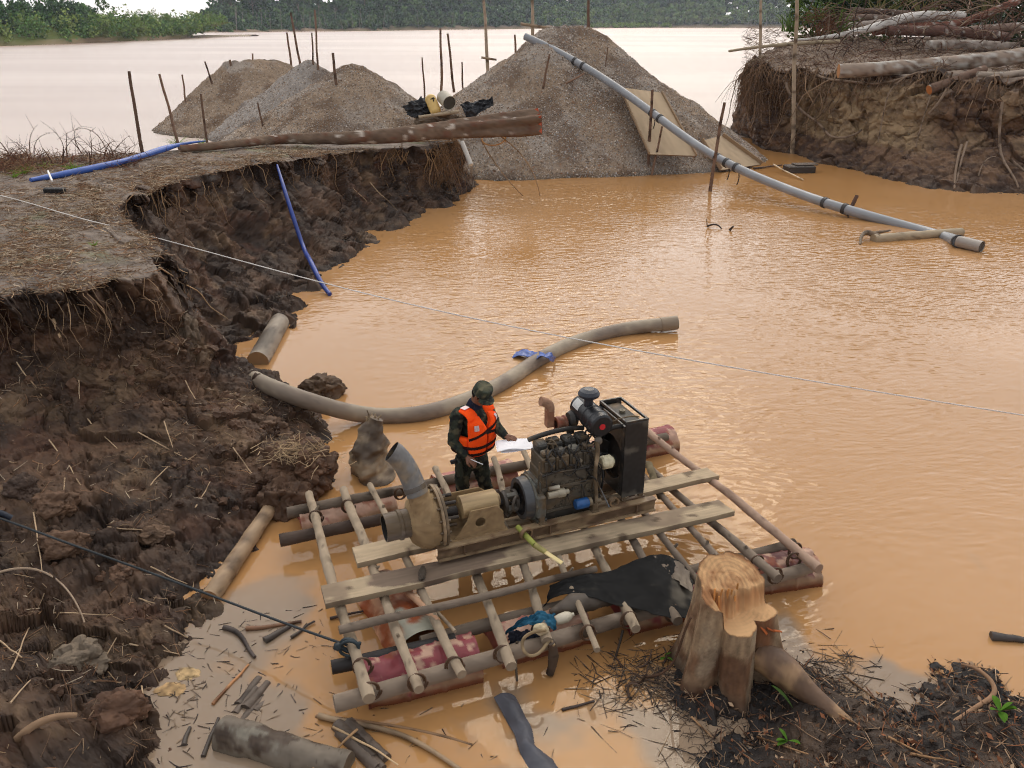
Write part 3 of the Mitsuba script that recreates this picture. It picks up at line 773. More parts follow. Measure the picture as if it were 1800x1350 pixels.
eng = EN + 'engine'
m = M()                                                   # crankcase, block, ribs, side covers
gadd(m, dense(mbox(.0, .68, -.165, .165, .80, 1.30, .012), .03), IRON, 23, .55)
gadd(m, dense(mbox(.02, .66, -.15, .15, .655, .80, .02), .04), rgb(58, 54, 48), 24, .35)
gadd(m, dense(mbox(.0, .68, -.185, -.165, 1.085, 1.125, .005), .03), IRON * 1.1, 25, .7)
gadd(m, dense(mbox(.0, .68, -.182, -.165, .80, .835, .005), .03), IRON * .9, 25, .5)
for u in (.09, .25, .41, .57):
    gadd(m, lathe([(0, .04), (.014, .04), (.014, .026), (.004, .022), (.004, .001)], mf(u, -.165, 1.03), -MV, 16), rgb(88, 80, 66), 26, .5)
for u in (.04, .30, .5, .64):
    gadd(m, dense(mbox(u - .008, u + .008, -.177, -.165, .84, 1.08, .002), .03), IRON, 27, .6)
rng = np.random.default_rng(4)
for k in range(46):                                       # bolts and bosses
    u, z = rng.uniform(.02, .66), rng.choice([.86, .9, .97, 1.14, 1.18, 1.24]) + rng.uniform(-.012, .012)
    gadd(m, lathe([(0, .012), (.016, .012), (.016, .001)], mf(u, -.165, z), -MV, 6), IRON * rng.uniform(.6, 1.2), 28, .4)
m.put(eng, 'm_damp', smooth=False, label='oily grey brown inline diesel engine')
m = M()                                                   # four separate heads
for i in range(4):
    u0 = .012 + i * .166
    gadd(m, dense(mbox(u0, u0 + .155, -.16, .16, 1.30, 1.47, .008), .03), IRON * .9, 30 + i, .6)
    gadd(m, dense(mbox(u0 + .02, u0 + .06, -.185, -.16, 1.34, 1.44, .006), .03), IRON * .7, 31 + i, .3)
    gadd(m, lathe([(-.02, .02), (.03, .02), (.03, .001)], mf(u0 + .11, -.17, 1.39), -MV, 10), rgb(120, 112, 98), 2, .3)
m.put(eng + '__cylinder_head', 'm_damp', smooth=False)
m = M()                                                   # rocker covers and the mess of pipes on top
for i in range(4):
    u0 = .02 + i * .166
    gadd(m, dense(mbox(u0, u0 + .14, -.02, .15, 1.47, 1.575, .02), .03), rgb(52, 50, 46), 35 + i, .25)
    gadd(m, dense(mbox(u0 + .01, u0 + .12, -.13, -.03, 1.47, 1.53, .015), .03), rgb(66, 62, 56) if i % 2 else rgb(112, 108, 98), 36 + i, .3)
gadd(m, mtube([(-.02, .16, 1.57), (.2, .17, 1.60), (.45, .17, 1.61), (.66, .16, 1.59)], .028, 12), rgb(48, 45, 41), 37, .3)
m.put(eng + '__rocker_cover', 'm_damp', smooth=False)
m = M()
for i in range(4):
    u0 = .05 + i * .166
    mt = [(u0 + .05, -.17, 1.30), (u0 + .06, -.21, 1.36), (u0 + rng.uniform(-.02, .05), -.17, 1.46), (u0 + rng.uniform(0, .06), -.08, 1.56)]
    gadd(m, mtube(mt, .009, 6), rgb(48, 44, 40), 38, .2)
    gadd(m, mtube([(u0, -.16, 1.46), (u0 + .03, -.17, 1.53), (u0 + .09, -.12, 1.55), (u0 + .13, -.14, 1.47)], .011, 6), rgb(40, 38, 36), 39, .2)
gadd(m, mtube([(0, -.18, 1.28), (.2, -.2, 1.31), (.45, -.195, 1.29), (.68, -.18, 1.32)], .013, 7), rgb(50, 46, 42), 40, .3)
gadd(m, mtube([(-.03, -.17, 1.46), (-.045, -.18, 1.2), (-.01, -.19, .95), (.05, -.2, .85)], .010, 6), rgb(64, 58, 50), 40, .3)
gadd(m, mtube([(.05, -.19, 1.33), (.05, -.2, 1.15), (.08, -.2, 1.05)], .008, 6), rgb(60, 54, 48), 40, .3)
for k in range(16):
    u, z = rng.uniform(.0, .6), rng.uniform(.9, 1.5)
    gadd(m, mtube([(u, -.175, z), (u + rng.uniform(-.1, .16), -.21, z - rng.uniform(-.06, .15)), (u + rng.uniform(-.05, .2), -.18, z - rng.uniform(-.1, .28))], rng.uniform(.004, .010), 5), rgb(34, 31, 28) * rng.uniform(.6, 2.0), 41, .3)
for k in range(10):
    u = rng.uniform(.03, .6)
    gadd(m, mtube([(u, rng.uniform(-.12, .1), 1.53), (u + .05, rng.uniform(-.1, .1), 1.60), (u + rng.uniform(.04, .12), rng.uniform(-.12, .1), 1.53)], rng.uniform(.006, .012), 5), rgb(32, 30, 28), 42, .2)
m.put(eng + '__fuel_line', 'm_damp')
m = M()                                                   # flywheel and bell housing
gadd(m, lathe([(-.20, .185), (-.20, .235), (-.10, .245), (-.10, .22)], mf(0, 0, .95), MU, 56), rgb(66, 67, 69), 41, .3)
gadd(m, lathe([(-.20, .185), (-.13, .18), (-.13, .001)], mf(0, 0, .95), MU, 56), rgb(24, 24, 26), 42, .1)
m.put(eng + '__flywheel', 'm_paint')
m = M()
gadd(m, lathe([(-.10, .22), (-.10, .265), (-.075, .265), (-.075, .24), (.02, .22), (.02, .001)], mf(0, 0, .95), MU, 14), rgb(86, 88, 82), 43, .45)
gadd(m, dense(mbox(-.09, .02, -.27, -.16, .80, 1.08, .02), .03), rgb(92, 92, 86), 44, .5)
gadd(m, dense(mbox(-.085, .08, -.15, .17, 1.10, 1.19, .02), .03), rgb(92, 92, 86), 45, .6)
gadd(m, dense(mbox(-.09, .04, -.25, .24, .66, .78, .01), .03), rgb(70, 66, 58), 46, .5)
for u in (-.06, .0, .06):
    gadd(m, mbox(u - .006, u + .006, -.165, .17, 1.188, 1.205, .002), rgb(80, 78, 72), 47, .5)
m.put(eng + '__bell_housing', 'm_damp', smooth=False)
m = M()
gadd(m, lathe([(0, .001), (0, .04), (.11, .042), (.12, .05), (.2, .05), (.21, .03), (.25, .028), (.25, .001)], mf(.04, -.245, 1.07), MU, 22), rgb(150, 140, 120), 48, .35)
gadd(m, lathe([(0, .001), (0, .024), (.13, .024), (.13, .001)], mf(.05, -.235, 1.145), MU, 16), rgb(176, 168, 150), 49, .3)
m.put(eng + '__starter_motor', 'm_paint', label='starter motor with pale worn metal')
m = M()
gadd(m, dense(lathe([(0, .001), (0, .05), (.012, .06), (.15, .06), (.165, .045), (.165, .001)], mf(.38, -.24, .87), MU, 26), .02), rgb(34, 80, 132), 20, .25)
m.add(lathe([(.165, .05), (.20, .05)], mf(.38, -.24, .87), MU, 20), rgb(120, 106, 84), .3)
m.put(eng + '__oil_filter', 'm_paint', label='bright blue oil filter')
m = M()
gadd(m, lathe([(0, .001), (0, .06), (.02, .078), (.06, .078), (.065, .072), (.075, .078), (.12, .078), (.14, .05), (.15, .05), (.15, .001)], mf(.72, -.17, 1.29), MU, 28), rgb(206, 196, 164), 50, .2)
gadd(m, lathe([(.15, .07), (.155, .03), (.175, .03), (.18, .07)], mf(.72, -.17, 1.29), MU, 24), rgb(40, 38, 36), 51, .1)
m.put(eng + '__alternator', 'm_paint', label='cream coloured alternator')
m = M()
gadd(m, mtube([(.635, -.21, 1.60), (.64, -.23, 1.50), (.62, -.235, 1.25), (.64, -.235, 1.0), (.645, -.235, .76)], [.026, .022, .022, .021, .021], 12, 24), rgb(150, 130, 104), 52, .6)
gadd(m, blob(mf(.66, -.2, 1.60), .045, 2, 2, .2), rgb(92, 84, 74), 53)
gadd(m, mtube([(.68, -.13, 1.58), (.59, -.20, 1.56), (.53, -.21, 1.57)], .013, 8), rgb(60, 54, 48), 52)
m.put(eng + '__side_pipe', 'm_damp', label='tall dusty pipe along the front of the engine')
m = M()
th = np.linspace(0, 2 * np.pi, 30)
gadd(m, lathe([(0, .001), (0, .09), (.03, .09), (.03, .001)], mf(.69, 0, .9), MU, 26), rgb(38, 36, 34), 54, .2)
gadd(m, dense(mbox(.66, .78, -.12, .12, .72, 1.22, .02), .04), rgb(60, 56, 50), 55, .4)
gadd(m, tube(mf(.74, -.06, 1.10) + np.cos(th)[:, None] * MV * .14 + np.sin(th)[:, None] * np.array([0, 0, .24]), .012, 6), rgb(24, 24, 24), 55, .1)
gadd(m, beam(mf(.70, -.22, 1.0), mf(.80, -.27, .76), .03, .012), rgb(96, 100, 104), 56, .3)
gadd(m, lathe([(-.06, .055), (.0, .06), (.0, .045), (-.06, .04)], mf(.87, -.27, .80), -MV, 22), rgb(128, 104, 78), 56, .6)
gadd(m, lathe([(.64, .028), (.70, .028)], mf(0, -.24, .86), MU, 12), rgb(110, 96, 76), 56, .6)
for u in (-.03, .62):
    gadd(m, mbox(u - .03, u + .03, -.27, -.19, .745, .84, .004), rgb(104, 86, 66), 57, .6)
    gadd(m, mbox(u - .045, u + .045, -.30, -.2, .747, .757, .002), rgb(104, 86, 66), 57, .6)
m.put(eng + '__front_gear_cover', 'm_damp')
# exhaust: rusty square stack with an elbow on the turbocharger
m = M()
xr = rgb(138, 96, 74)
gadd(m, dense(mbox(.265, .355, .28, .37, 1.60, 1.84, .008), .03), xr, 58, .3, rgb(160, 118, 92))
q = np.array([mf(.31, .325, 1.80), mf(.305, .325, 1.86), mf(.26, .325, 1.905), mf(.20, .325, 1.93)])
gadd(m, tube(spline(q, 14), .055, 14), rgb(150, 116, 94), 59, .3)
m.put(eng + '__exhaust_stack', 'm_dry', label='rust brown exhaust stack with bent top')
m = M()
gadd(m, lathe([(-.06, .05), (-.06, .085), (-.03, .09), (.03, .075), (.045, .09), (.06, .09), (.06, .001)], mf(.44, .30, 1.62), MU, 24), rgb(128, 70, 50), 60, .25, rgb(110, 78, 60))
gadd(m, lathe([(0, .001), (0, .08), (.05, .10), (.09, .085), (.10, .001)], mf(.53, .29, 1.66), MU, 24), rgb(56, 54, 52), 61, .3)
gadd(m, mtube([(.60, .28, 1.66), (.66, .27, 1.70), (.70, .25, 1.74)], .05, 14), rgb(58, 56, 54), 62, .3)
gadd(m, lathe([(0, .05), (-.12, .045)], mf(.55, .27, 1.62), [0, 0, 1], 14), rgb(60, 56, 52), 61, .3)
m.put(eng + '__turbocharger', 'm_damp')
# air filter: black canister with pre-cleaner cap
fil = EN + 'air_filter'
FA = unit(MV * -1 + np.array([0, 0, -.06]))
m = M().add(lathe([(-.30, .001), (-.30, .10), (-.285, .13), (-.02, .132), (-.015, .142), (.01, .142), (.015, .134), (.12, .134), (.13, .145), (.15, .145), (.16, .138), (.235, .136), (.25, .115), (.25, .001)], mf(.70, .05, 1.775), FA, 44), rgb(30, 31, 34), .2)
m.put(fil, 'm_paint', label='black air filter canister with a red dot on its end')
M().add(lathe([(.252, .036), (.262, .034), (.262, .001)], mf(.70, .05, 1.775), FA, 20), rgb(196, 40, 48), .1).put(fil + '__end_knob', 'm_paint', label='red knob')
M().add(lathe([(0, .05), (.09, .05), (.10, .06), (.11, .10), (.125, .118), (.15, .122), (.185, .10), (.205, .055), (.21, .001)], mf(.68, .10, 1.89), [0, 0, 1], 40), rgb(40, 44, 52), .12).put(fil + '__rain_cap', 'm_paint')
g = [mf(.70, .05, 1.775) + .1345 * (math.cos(t) * -MU + math.sin(t) * np.array([0, 0, 1])) + FA * a for a in (-.24, -.10) for t in np.linspace(.3, 1.15, 8)]
M().add((np.array(g), gridf(2, 8)), rgb(190, 190, 186), .1).put(fil + '__paper_label', 'm_paint', label='pale label on the canister')
# radiator
rad = EN + 'radiator'
m = M()
RB_ = rgb(34, 34, 34)
gadd(m, dense(mbox(.99, 1.28, -.215, -.195, .80, 1.735, .004), .04), RB_, 63, .12, rgb(84, 80, 72))
gadd(m, dense(mbox(.99, 1.28, .395, .415, .80, 1.735, .004), .05), RB_, 64, .12)
for v0 in (-.195, .335):
    gadd(m, dense(mbox(.985, 1.005, v0, v0 + .06, .80, 1.70, .002), .05), RB_, 65, .1)
pg = Polygon([(-.19, .80), (.39, .80), (.39, 1.70), (-.19, 1.70)]).difference(__import__('shapely').Point(.10, 1.20).buffer(.27, 32))
e = trimesh.creation.extrude_polygon(pg, .015, engine='earcut')
gadd(m, (np.array([mf(1.01 - a[2], a[0], a[1]) for a in e.vertices[e.faces].reshape(-1, 3)]), np.arange(e.faces.size).reshape(-1, 3)), RB_, 66, .1)
gadd(m, dense(mbox(1.255, 1.285, -.195, .395, .80, .86, .003), .05), RB_, 67, .2)
for (u0, u1, v0, v1) in ((.99, 1.28, -.215, -.19), (.99, 1.28, .39, .415), (.99, 1.015, -.19, .39), (1.255, 1.28, -.19, .39)):
    gadd(m, dense(mbox(u0, u1, v0, v1, 1.735, 1.765, .003), .05), rgb(44, 43, 41), 68, .2)
m.put(rad, 'm_paint', smooth=False, label='tall black radiator at the right end of the skid')
m = M()
gadd(m, dense(mbox(1.09, 1.16, -.19, .39, .84, 1.56, .0), .05), rgb(20, 20, 20), 69, .2)
m.put(rad + '__core', 'm_damp', smooth=False)
m = M()
gadd(m, dense(mbox(1.03, 1.24, -.18, .38, 1.56, 1.715, .012), .05), rgb(58, 56, 50), 70, .45)
gadd(m, lathe([(0, .035), (.03, .035), (.03, .022), (.04, .001)], mf(1.13, .12, 1.715), [0, 0, 1], 18), rgb(110, 100, 82), 70, .3)
gadd(m, mtube([(1.03, -.12, 1.66), (.93, -.13, 1.69), (.80, -.12, 1.66), (.70, -.10, 1.60)], .028, 12), rgb(34, 32, 30), 70, .2)
gadd(m, mtube([(1.22, -.1, 1.74), (1.05, -.14, 1.79), (.86, -.13, 1.76)], .009, 6), rgb(110, 92, 66), 70, .3)
m.put(rad + '__top_tank', 'm_damp')
m = M()
for k in range(7):                                        # fan
    t = k / 7 * 2 * np.pi
    r_, t_ = math.cos(t) * MV + math.sin(t) * np.array([0, 0, 1]), -math.sin(t) * MV + math.cos(t) * np.array([0, 0, 1])
    m.add(box(mf(.90, .10, 1.20) + r_ * .15, [.19, .09, .006], np.stack([r_, unit(t_ + MU * .6), unit(np.cross(r_, t_ + MU * .6))]), .001), rgb(26, 26, 27), .2)
m.add(lathe([(-.12, .04), (.03, .05), (.03, .001)], mf(.89, .10, 1.20), MU, 16), rgb(30, 30, 30), .2)
m.put(rad + '__fan', 'm_damp', smooth=False)
m = M()
for (u, v0) in ((1.01, -.20), (1.24, -.20), (1.01, .38), (1.24, .38)):
    gadd(m, dense(mbox(u - .02, u + .035, v0 - .015, v0 + .035, .75, .80 if v0 > 0 else .80, .003), .04), RUST * .7, 71, .5)
gadd(m, dense(mbox(.99, 1.29, -.23, -.19, .752, .775, .003), .05), RUST * .7, 72, .5)
gadd(m, beam(mf(.78, .28, .80), mf(1.0, .28, 1.06), .04, .03), RUST * .7, 72, .5)
gadd(m, beam(mf(.70, -.05, .77), mf(1.0, -.18, .80), .06, .04), RUST * .8, 72, .5)
m.put(rad + '__stand', 'm_damp', smooth=False)
# the green stick pushed under the coupling, its end whittled
g0, g1, g2 = P(910, 926, .76), P(940, 958, .72), P(988, 990, .62)
m = M().add(tube(wpath(g0, g1, 10, .01, 3), [.03, .032], 10), rgb(136, 140, 66), .35, 20)
m.add(tube(wpath(g1, g1 + (g2 - g1) * .4, 6, .01, 4), [.032, .028], 10), rgb(150, 140, 84), .3, 20)
m.put('green_stick', 'm_damp', label='fresh green stick with whittled pale end across the skid', cat='stick')
sk = 'green_stick__cut_end'
m = M().add(beam(g1 + (g2 - g1) * .38, g2, .055, .02, ch=.006), rgb(226, 206, 150), .15, 12)
m.put(sk, 'm_dry', smooth=False, label='pale whittled end')
m = M().add(lathe([(-.02, .055), (-.02, .075), (.02, .075), (.02, .055)], P(925, 938, .75), unit(g1 - g0), 24), rgb(116, 92, 68), .4).put(EN + 'skid_ring', 'm_damp')

# ---------------------------------------------------------------- the person
YM = 8.62
FD, RD, UPV = unit([.78, -.62, 0]), unit([-.62, -.78, 0]), np.array([0, 0, 1.0])


def J(px, py, dy):
    return P(px, py, y=YM + dy)


J_ = dict(head=J(846, 694, -.06), neck=J(833, 716, .0), chest=J(829, 745, .02), waist=J(829, 785, .02), pelv=J(830, 803, .02), sR=J(804, 730, -.12), eR=J(797, 775, -.16), wR=J(820, 803, -.26), sL=J(860, 725, .13), eL=J(873, 751, .02),
          wL=J(888, 766, -.13), hR=J(817, 806, -.06), kR=J(812, 842, -.09), hL=J(842, 806, .09), kL=J(850, 842, .02))
J_['aR'] = np.array([*P(815, 880, .5)[:2], .52])
J_['aL'] = np.array([*P(857, 878, .5)[:2], .52])
J_['aR'][1], J_['aL'][1] = YM - .05, YM + .06


def skin(chains, edge=.02, it=8):
    """One smooth surface round chains of (joint, radius)."""
    ms = []
    for ch in chains:
        for (a, ra), (b, rb) in zip(ch[:-1], ch[1:]):
            sp = [m3.Manifold.sphere(float(r), 20).translate([float(x) for x in c]) for c, r in ((a, ra), (b, rb))]
            ms.append(m3.Manifold.batch_hull(sp))
    u = m3.Manifold.batch_boolean(ms, m3.OpType.Add).refine_to_length(edge)
    me = u.to_mesh()
    t = trimesh.Trimesh(me.vert_properties[:, :3], me.tri_verts, process=True)
    trimesh.smoothing.filter_taubin(t, iterations=it)
    return np.array(t.vertices), np.array(t.faces)


def hand(w, fwd, palm, seed, curl, s=1.0):
    """Wrist w, direction of the fingers, normal of the palm: palm, four fingers, thumb; as chains."""
    fwd = unit(fwd)
    palm = unit(palm - fwd * (palm @ fwd))
    side = np.cross(fwd, palm)
    ch = [[(w, .027 * s), (w + fwd * .05 * s, .029 * s)]]
    for i, (o, L) in enumerate(((-.033, .072), (-.011, .082), (.011, .076), (.032, .060))):
        b = w + (fwd * .085 + side * o) * s
        p, d, pts = b, fwd, [(w + (fwd * .03 + side * o * .7) * s, .018 * s), (b, .0125 * s)]
        for k, q in enumerate((.45, .30, .25)):
            d = unit(d + palm * curl[i] * (.55 + .3 * k))
            p = p + d * L * q * s
            pts.append((p, (.0105 - .0012 * k) * s))
        ch.append(pts)
    t0 = w + (fwd * .025 - side * .025) * s
    t1 = t0 + (fwd * .035 - side * .03 + palm * .015) * s
    ch.append([(t0, .017 * s), (t1, .0135 * s), (t1 + (fwd * .035 + side * .002 + palm * .02) * s, .0105 * s)])
    return ch


PR = thing('person', 'person in dark camouflage and orange life vest reading papers on the raft', 'person')
hR = hand(J_['wR'], unit([.75, -.35, -.45]), np.array([.3, .1, -.9]), 1, (.5, .55, .6, .7))
hL = hand(J_['wL'], unit([.92, -.2, -.2]), np.array([0, .1, -1.0]), 2, (.25, .3, .3, .35))
Hd = J_['head']
HF = unit(FD + np.array([0, 0, -.55]))                     # looks down at the papers
HU = unit(UPV - HF * (UPV @ HF))
HR = np.cross(HF, HU)
body = [[(Hd + HU * .035, .092), (Hd + HF * .012, .084), (Hd + HF * .035 - HU * .085, .05)], [(Hd - HU * .04 - HF * .03, .066), (J_['neck'], .062), (J_['chest'], .11), (J_['waist'], .11), (J_['pelv'], .11)],
        [(J_['neck'], .06), (J_['sR'], .055), (J_['eR'], .045), (J_['wR'], .030)], [(J_['neck'], .06), (J_['sL'], .055), (J_['eL'], .045), (J_['wL'], .030)], [(J_['pelv'], .1), (J_['hR'], .085), (J_['kR'], .06), (J_['aR'], .045)],
        [(J_['pelv'], .1), (J_['hL'], .085), (J_['kL'], .06), (J_['aL'], .045)], [(Hd + HF * .085 + HU * .01, .012), (Hd + HF * .108 - HU * .022, .016)], [(Hd + HR * .088 - HU * .02, .018), (Hd + HR * .092 + HU * .018, .02)],
        [(Hd - HR * .088 - HU * .02, .018), (Hd - HR * .092 + HU * .018, .02)]] + hR + hL
v, f = skin(body, .012, 6)
sk_ = rgb(120, 82, 62)
q = v - Hd
a, b, c = q @ HF, q @ HU, q @ HR
col = np.tile(sk_, (len(v), 1)) * (.85 + .3 * fbm(v * 30, 3, 3))[:, None]
eye = np.exp(-(((np.abs(c) - .032) / .014) ** 2 + ((b - .012) / .008) ** 2)) * (a > .05)
brow = np.exp(-(((np.abs(c) - .032) / .02) ** 2 + ((b - .034) / .006) ** 2)) * (a > .05)
lip = np.exp(-((c / .024) ** 2 + ((b + .058) / .007) ** 2)) * (a > .05)
col = lerp(col, rgb(28, 22, 20), np.clip(eye + brow, 0, 1) * .85)
col = lerp(col, rgb(112, 60, 52), np.clip(lip, 0, 1) * .7)
M().add((v, f), np.clip(col, 0, 1)).put(PR + 'body', 'm_damp')
# hair under the cap
M().add(blob(Hd - HF * .022 + HU * .022, .1, 1, 3, .06, 3), rgb(22, 18, 16), .2).put(PR + 'hair', 'm_dry')


def camo(v, seed):
    n1, n2, n3 = fbm(v * 17, 3, seed), fbm(v * 17 + 31, 3, seed), fbm(v * 40, 2, seed)
    c = np.tile(rgb(50, 54, 44), (len(v), 1))
    c = lerp(c, rgb(34, 36, 34), sstep(.5, .53, n1))
    c = lerp(c, rgb(84, 80, 62), sstep(.58, .61, n2))
    return np.clip(c * (.7 + .5 * n3)[:, None], 0, 1)


def wrinkle(v, f, amt, seed, freq=(16, 16, 30)):
    t = trimesh.Trimesh(v, f, process=False)
    return v + t.vertex_normals * ((fbm(v * freq, 3, seed) - .5) * 2 * amt)[:, None]


jac = [[(J_['neck'] - UPV * .09 + FD * .075, .085), (J_['chest'] + FD * .10 + UPV * .01, .10), (J_['waist'] + FD * .06, .10)], [(J_['neck'] - UPV * .05 + FD * .03, .085), (J_['chest'] + FD * .055 + UPV * .03, .115), (J_['chest'] + FD * .05 - UPV * .05, .115)], [(J_['neck'], .085), (J_['chest'] - FD * .02, .145), (J_['waist'], .135), (J_['pelv'] - UPV * .03, .145)], [(J_['neck'] - UPV * .03, .085), (J_['sR'], .083), (J_['eR'], .068), (J_['wR'] * .85 + J_['eR'] * .15, .05)],
       [(J_['neck'] - UPV * .03, .085), (J_['sL'], .08), (J_['eL'], .066), (J_['wL'] * .88 + J_['eL'] * .12, .048)]]
v, f = skin(jac, .018, 6)
v = wrinkle(v, f, .016, 3)
M().add((v, f), camo(v, 61)).put(PR + 'jacket', 'm_dry', label='dark camouflage jacket')
v, f = skin([[(J_['neck'] + UPV * .0, .098), (J_['neck'] + UPV * .05 + FD * .01, .082)]], .015, 4)
M().add((v, f), rgb(30, 32, 48), .3, 30).put(PR + 'collar', 'm_dry', label='dark navy collar')
tr = [[(J_['waist'] - UPV * .06, .125), (J_['pelv'], .135)], [(J_['pelv'], .125), (J_['hR'], .112), (J_['kR'], .085), (J_['aR'] + UPV * .06, .075)], [(J_['pelv'], .125), (J_['hL'], .112), (J_['kL'], .085), (J_['aL'] + UPV * .06, .075)]]
v, f = skin(tr, .02, 6)
v = wrinkle(v, f, .016, 5)
M().add((v, f), camo(v, 62) * .8).put(PR + 'trousers', 'm_dry', label='dark camouflage trousers')
for k in ('aR', 'aL'):
    v, f = skin([[(J_[k] + UPV * .1, .062), (J_[k] - UPV * .01, .055), (J_[k] + FD * .14 - UPV * .025, .042)]], .015, 4)
    M().add((v, f), rgb(24, 23, 23), .3, 20).put(PR + 'boot', 'm_damp')
# cap
m = M()
cv = lathe([(-.02, .108), (.03, .112), (.075, .104), (.085, .095), (.092, .001)], Hd + HU * .048 - HF * .008, HU, 40)
m.add(cv, camo(cv[0] * 1.3, 63) * 1.5)
s, t = np.meshgrid(np.linspace(-1.05, 1.05, 20), np.linspace(0, 1, 6), indexing='ij')
rr = .106 + .075 * t * np.cos(s * 1.25)
for o in (0, .008):
    g = Hd + HU * (.03 - o) - HF * .008 + (rr * np.cos(s))[..., None] * HF + (rr * np.sin(s))[..., None] * HR - (.018 * t + .02 * np.sin(s) ** 2 * t)[..., None] * HU
    m.add((g.reshape(-1, 3), gridf(20, 6)), camo(g.reshape(-1, 3) * 1.3, 64) * 1.3)
m.put(PR + 'cap', 'm_dry', label='camouflage field cap with a short peak')
# life vest: padded shell round the chest, open at the neck
vest = PR + 'life_vest'


def torso(t, phi, o=0.0):
    """Outer surface of the vest: t 0 at the hem .. 1 at the shoulders, phi 0 at the front."""
    c0, c1 = J_['waist'] - UPV * .015, J_['neck'] - UPV * .045
    cen = c0 + (c1 - c0) * t[..., None] + FD * (.02 - .03 * t)[..., None]
    w, d = .212 + .03 * t - .05 * sstep(.85, 1.0, t) + o, .185 + .03 * np.sin(t * 3.0) - .04 * sstep(.85, 1.0, t) + o
    e = .8
    cx, cy = np.sign(np.cos(phi)) * np.abs(np.cos(phi)) ** e, np.sign(np.sin(phi)) * np.abs(np.sin(phi)) ** e
    return cen + (cx * d)[..., None] * FD + (cy * w)[..., None] * RD


def shell(t0, t1, p0, p1, nt, npn, o, key, colr, thick=.03, **kw):
    m = M()
    t, ph = np.meshgrid(np.linspace(t0, t1, nt), np.linspace(p0, p1, npn), indexing='ij')
    puff = .010 * np.sin(np.clip((t - t0) / max(t1 - t0, 1e-6), 0, 1) * np.pi) ** .4
    A, B = torso(t, ph, o + puff), torso(t, ph, o - thick)
    A = A + (fbm(A * 11, 3, 3) - .5)[..., None] * .016 * FD * (thick > .02)
    for g in (A, B):
        m.add((g.reshape(-1, 3), gridf(nt, npn)), colr, .12, 14)
    for e in ((0, slice(None)), (-1, slice(None)), (slice(None), 0), (slice(None), -1)):
        g = np.stack([A[e], B[e]])
        m.add((g.reshape(-1, 3), gridf(2, g.shape[1])), np.asarray(colr) * .9, .1)
    m.put(key, 'm_dry', **kw)


ORG = rgb(255, 82, 18)
m = M()
A_ = .36


def panel(m, t0, t1, p0, p1, o=.012, thick=.035, nt=26, npn=26, c=ORG):
    t, ph = np.meshgrid(np.linspace(0, 1, nt), np.linspace(0, 1, npn), indexing='ij')
    T0, T1 = np.vectorize(t0)(ph) if callable(t0) else t0, np.vectorize(t1)(ph) if callable(t1) else t1
    t2, p2 = T0 + (T1 - T0) * t, p0 + (p1 - p0) * ph
    rim = np.minimum(np.minimum(t, 1 - t), np.minimum(ph, 1 - ph))
    A, B = torso(t2, p2, o + .022 * np.minimum(1, rim * 9) ** .5), torso(t2, p2, o - thick)
    A = A + ((fbm(A * 9, 3, 3) - .5) * .02)[..., None] * FD
    m.add((A.reshape(-1, 3), gridf(nt, npn)), c, .10, 10).add((B.reshape(-1, 3), gridf(nt, npn)), c * .5)
    for e in ((0, slice(None)), (-1, slice(None)), (slice(None), 0), (slice(None), -1)):
        g = np.stack([A[e], B[e]])
        m.add((g.reshape(-1, 3), gridf(2, g.shape[1])), c * .8, .1)


panel(m, 0, lambda p: 1.0 - .30 * max(0, .25 - p) / .25, .03, 1.12)         # right breast
panel(m, 0, lambda p: 1.0 - .30 * max(0, p - .75) / .25, -1.12, -.03)       # left breast
panel(m, 0, 1.0, 1.95, 2 * np.pi - 1.95)                                   # back
panel(m, 0, .50, 1.14, 1.93, .004)
panel(m, 0, .50, -1.93, -1.14, .004)
for s in (1, -1):                                                           # shoulder pieces
    a0, a1 = torso(np.array(.96), np.array(s * .75), .0), torso(np.array(.98), np.array(s * 2.3), .0)
    mid = (a0 + a1) / 2 + UPV * .075
    m.add(tube(spline([a0, a0 * .55 + mid * .45 + UPV * .025, mid, a1 * .55 + mid * .45 + UPV * .025, a1], 18), .085, 14, flat=.32, up=RD * 0 + UPV), ORG, .1, 10)
m.put(vest, 'm_dry', label='bright orange life vest with black straps')
strapc = rgb(40, 16, 14)
for tt in (.09, .27):
    m = M()
    ph = np.linspace(0, 2 * np.pi, 60)
    A = np.stack([torso(np.full(60, tt + d), ph, .042) for d in (-.034, .034)])
    B = np.stack([torso(np.full(60, tt + d), ph, .03) for d in (-.034, .034)])
    m.add((A.reshape(-1, 3), gridf(2, 60)), strapc, .2).add((np.stack([A[0], B[0]]).reshape(-1, 3), gridf(2, 60)), strapc).add((np.stack([A[1], B[1]]).reshape(-1, 3), gridf(2, 60)), strapc)
    m.put(vest + '__waist_strap', 'm_dry')
m = M()
for p0, p1, t0, t1 in ((1.05, -.75, .50, .80), (.15, -1.1, .62, .46)):
    s = np.linspace(0, 1, 24)
    A = np.stack([torso(t0 + (t1 - t0) * s + d, p0 + (p1 - p0) * s, .043) for d in (-.03, .03)])
    B = np.stack([torso(t0 + (t1 - t0) * s + d, p0 + (p1 - p0) * s, .03) for d in (-.03, .03)])
    m.add((A.reshape(-1, 3), gridf(2, 24)), strapc, .2).add((np.stack([A[1], B[1]]).reshape(-1, 3), gridf(2, 24)), strapc)
m.put(vest + '__chest_strap', 'm_dry')
for p0, t0 in ((.62, .80), (-.55, .86)):
    t, ph = np.meshgrid(np.linspace(t0 - .07, t0 + .07, 6), np.linspace(p0 - .12, p0 + .12, 6), indexing='ij')
    g = torso(t, ph, .043)
    M().add((g.reshape(-1, 3), gridf(6, 6)), rgb(196, 176, 176), .1).put(vest + '__reflective_patch', 'm_paint', label='pale reflective patch')
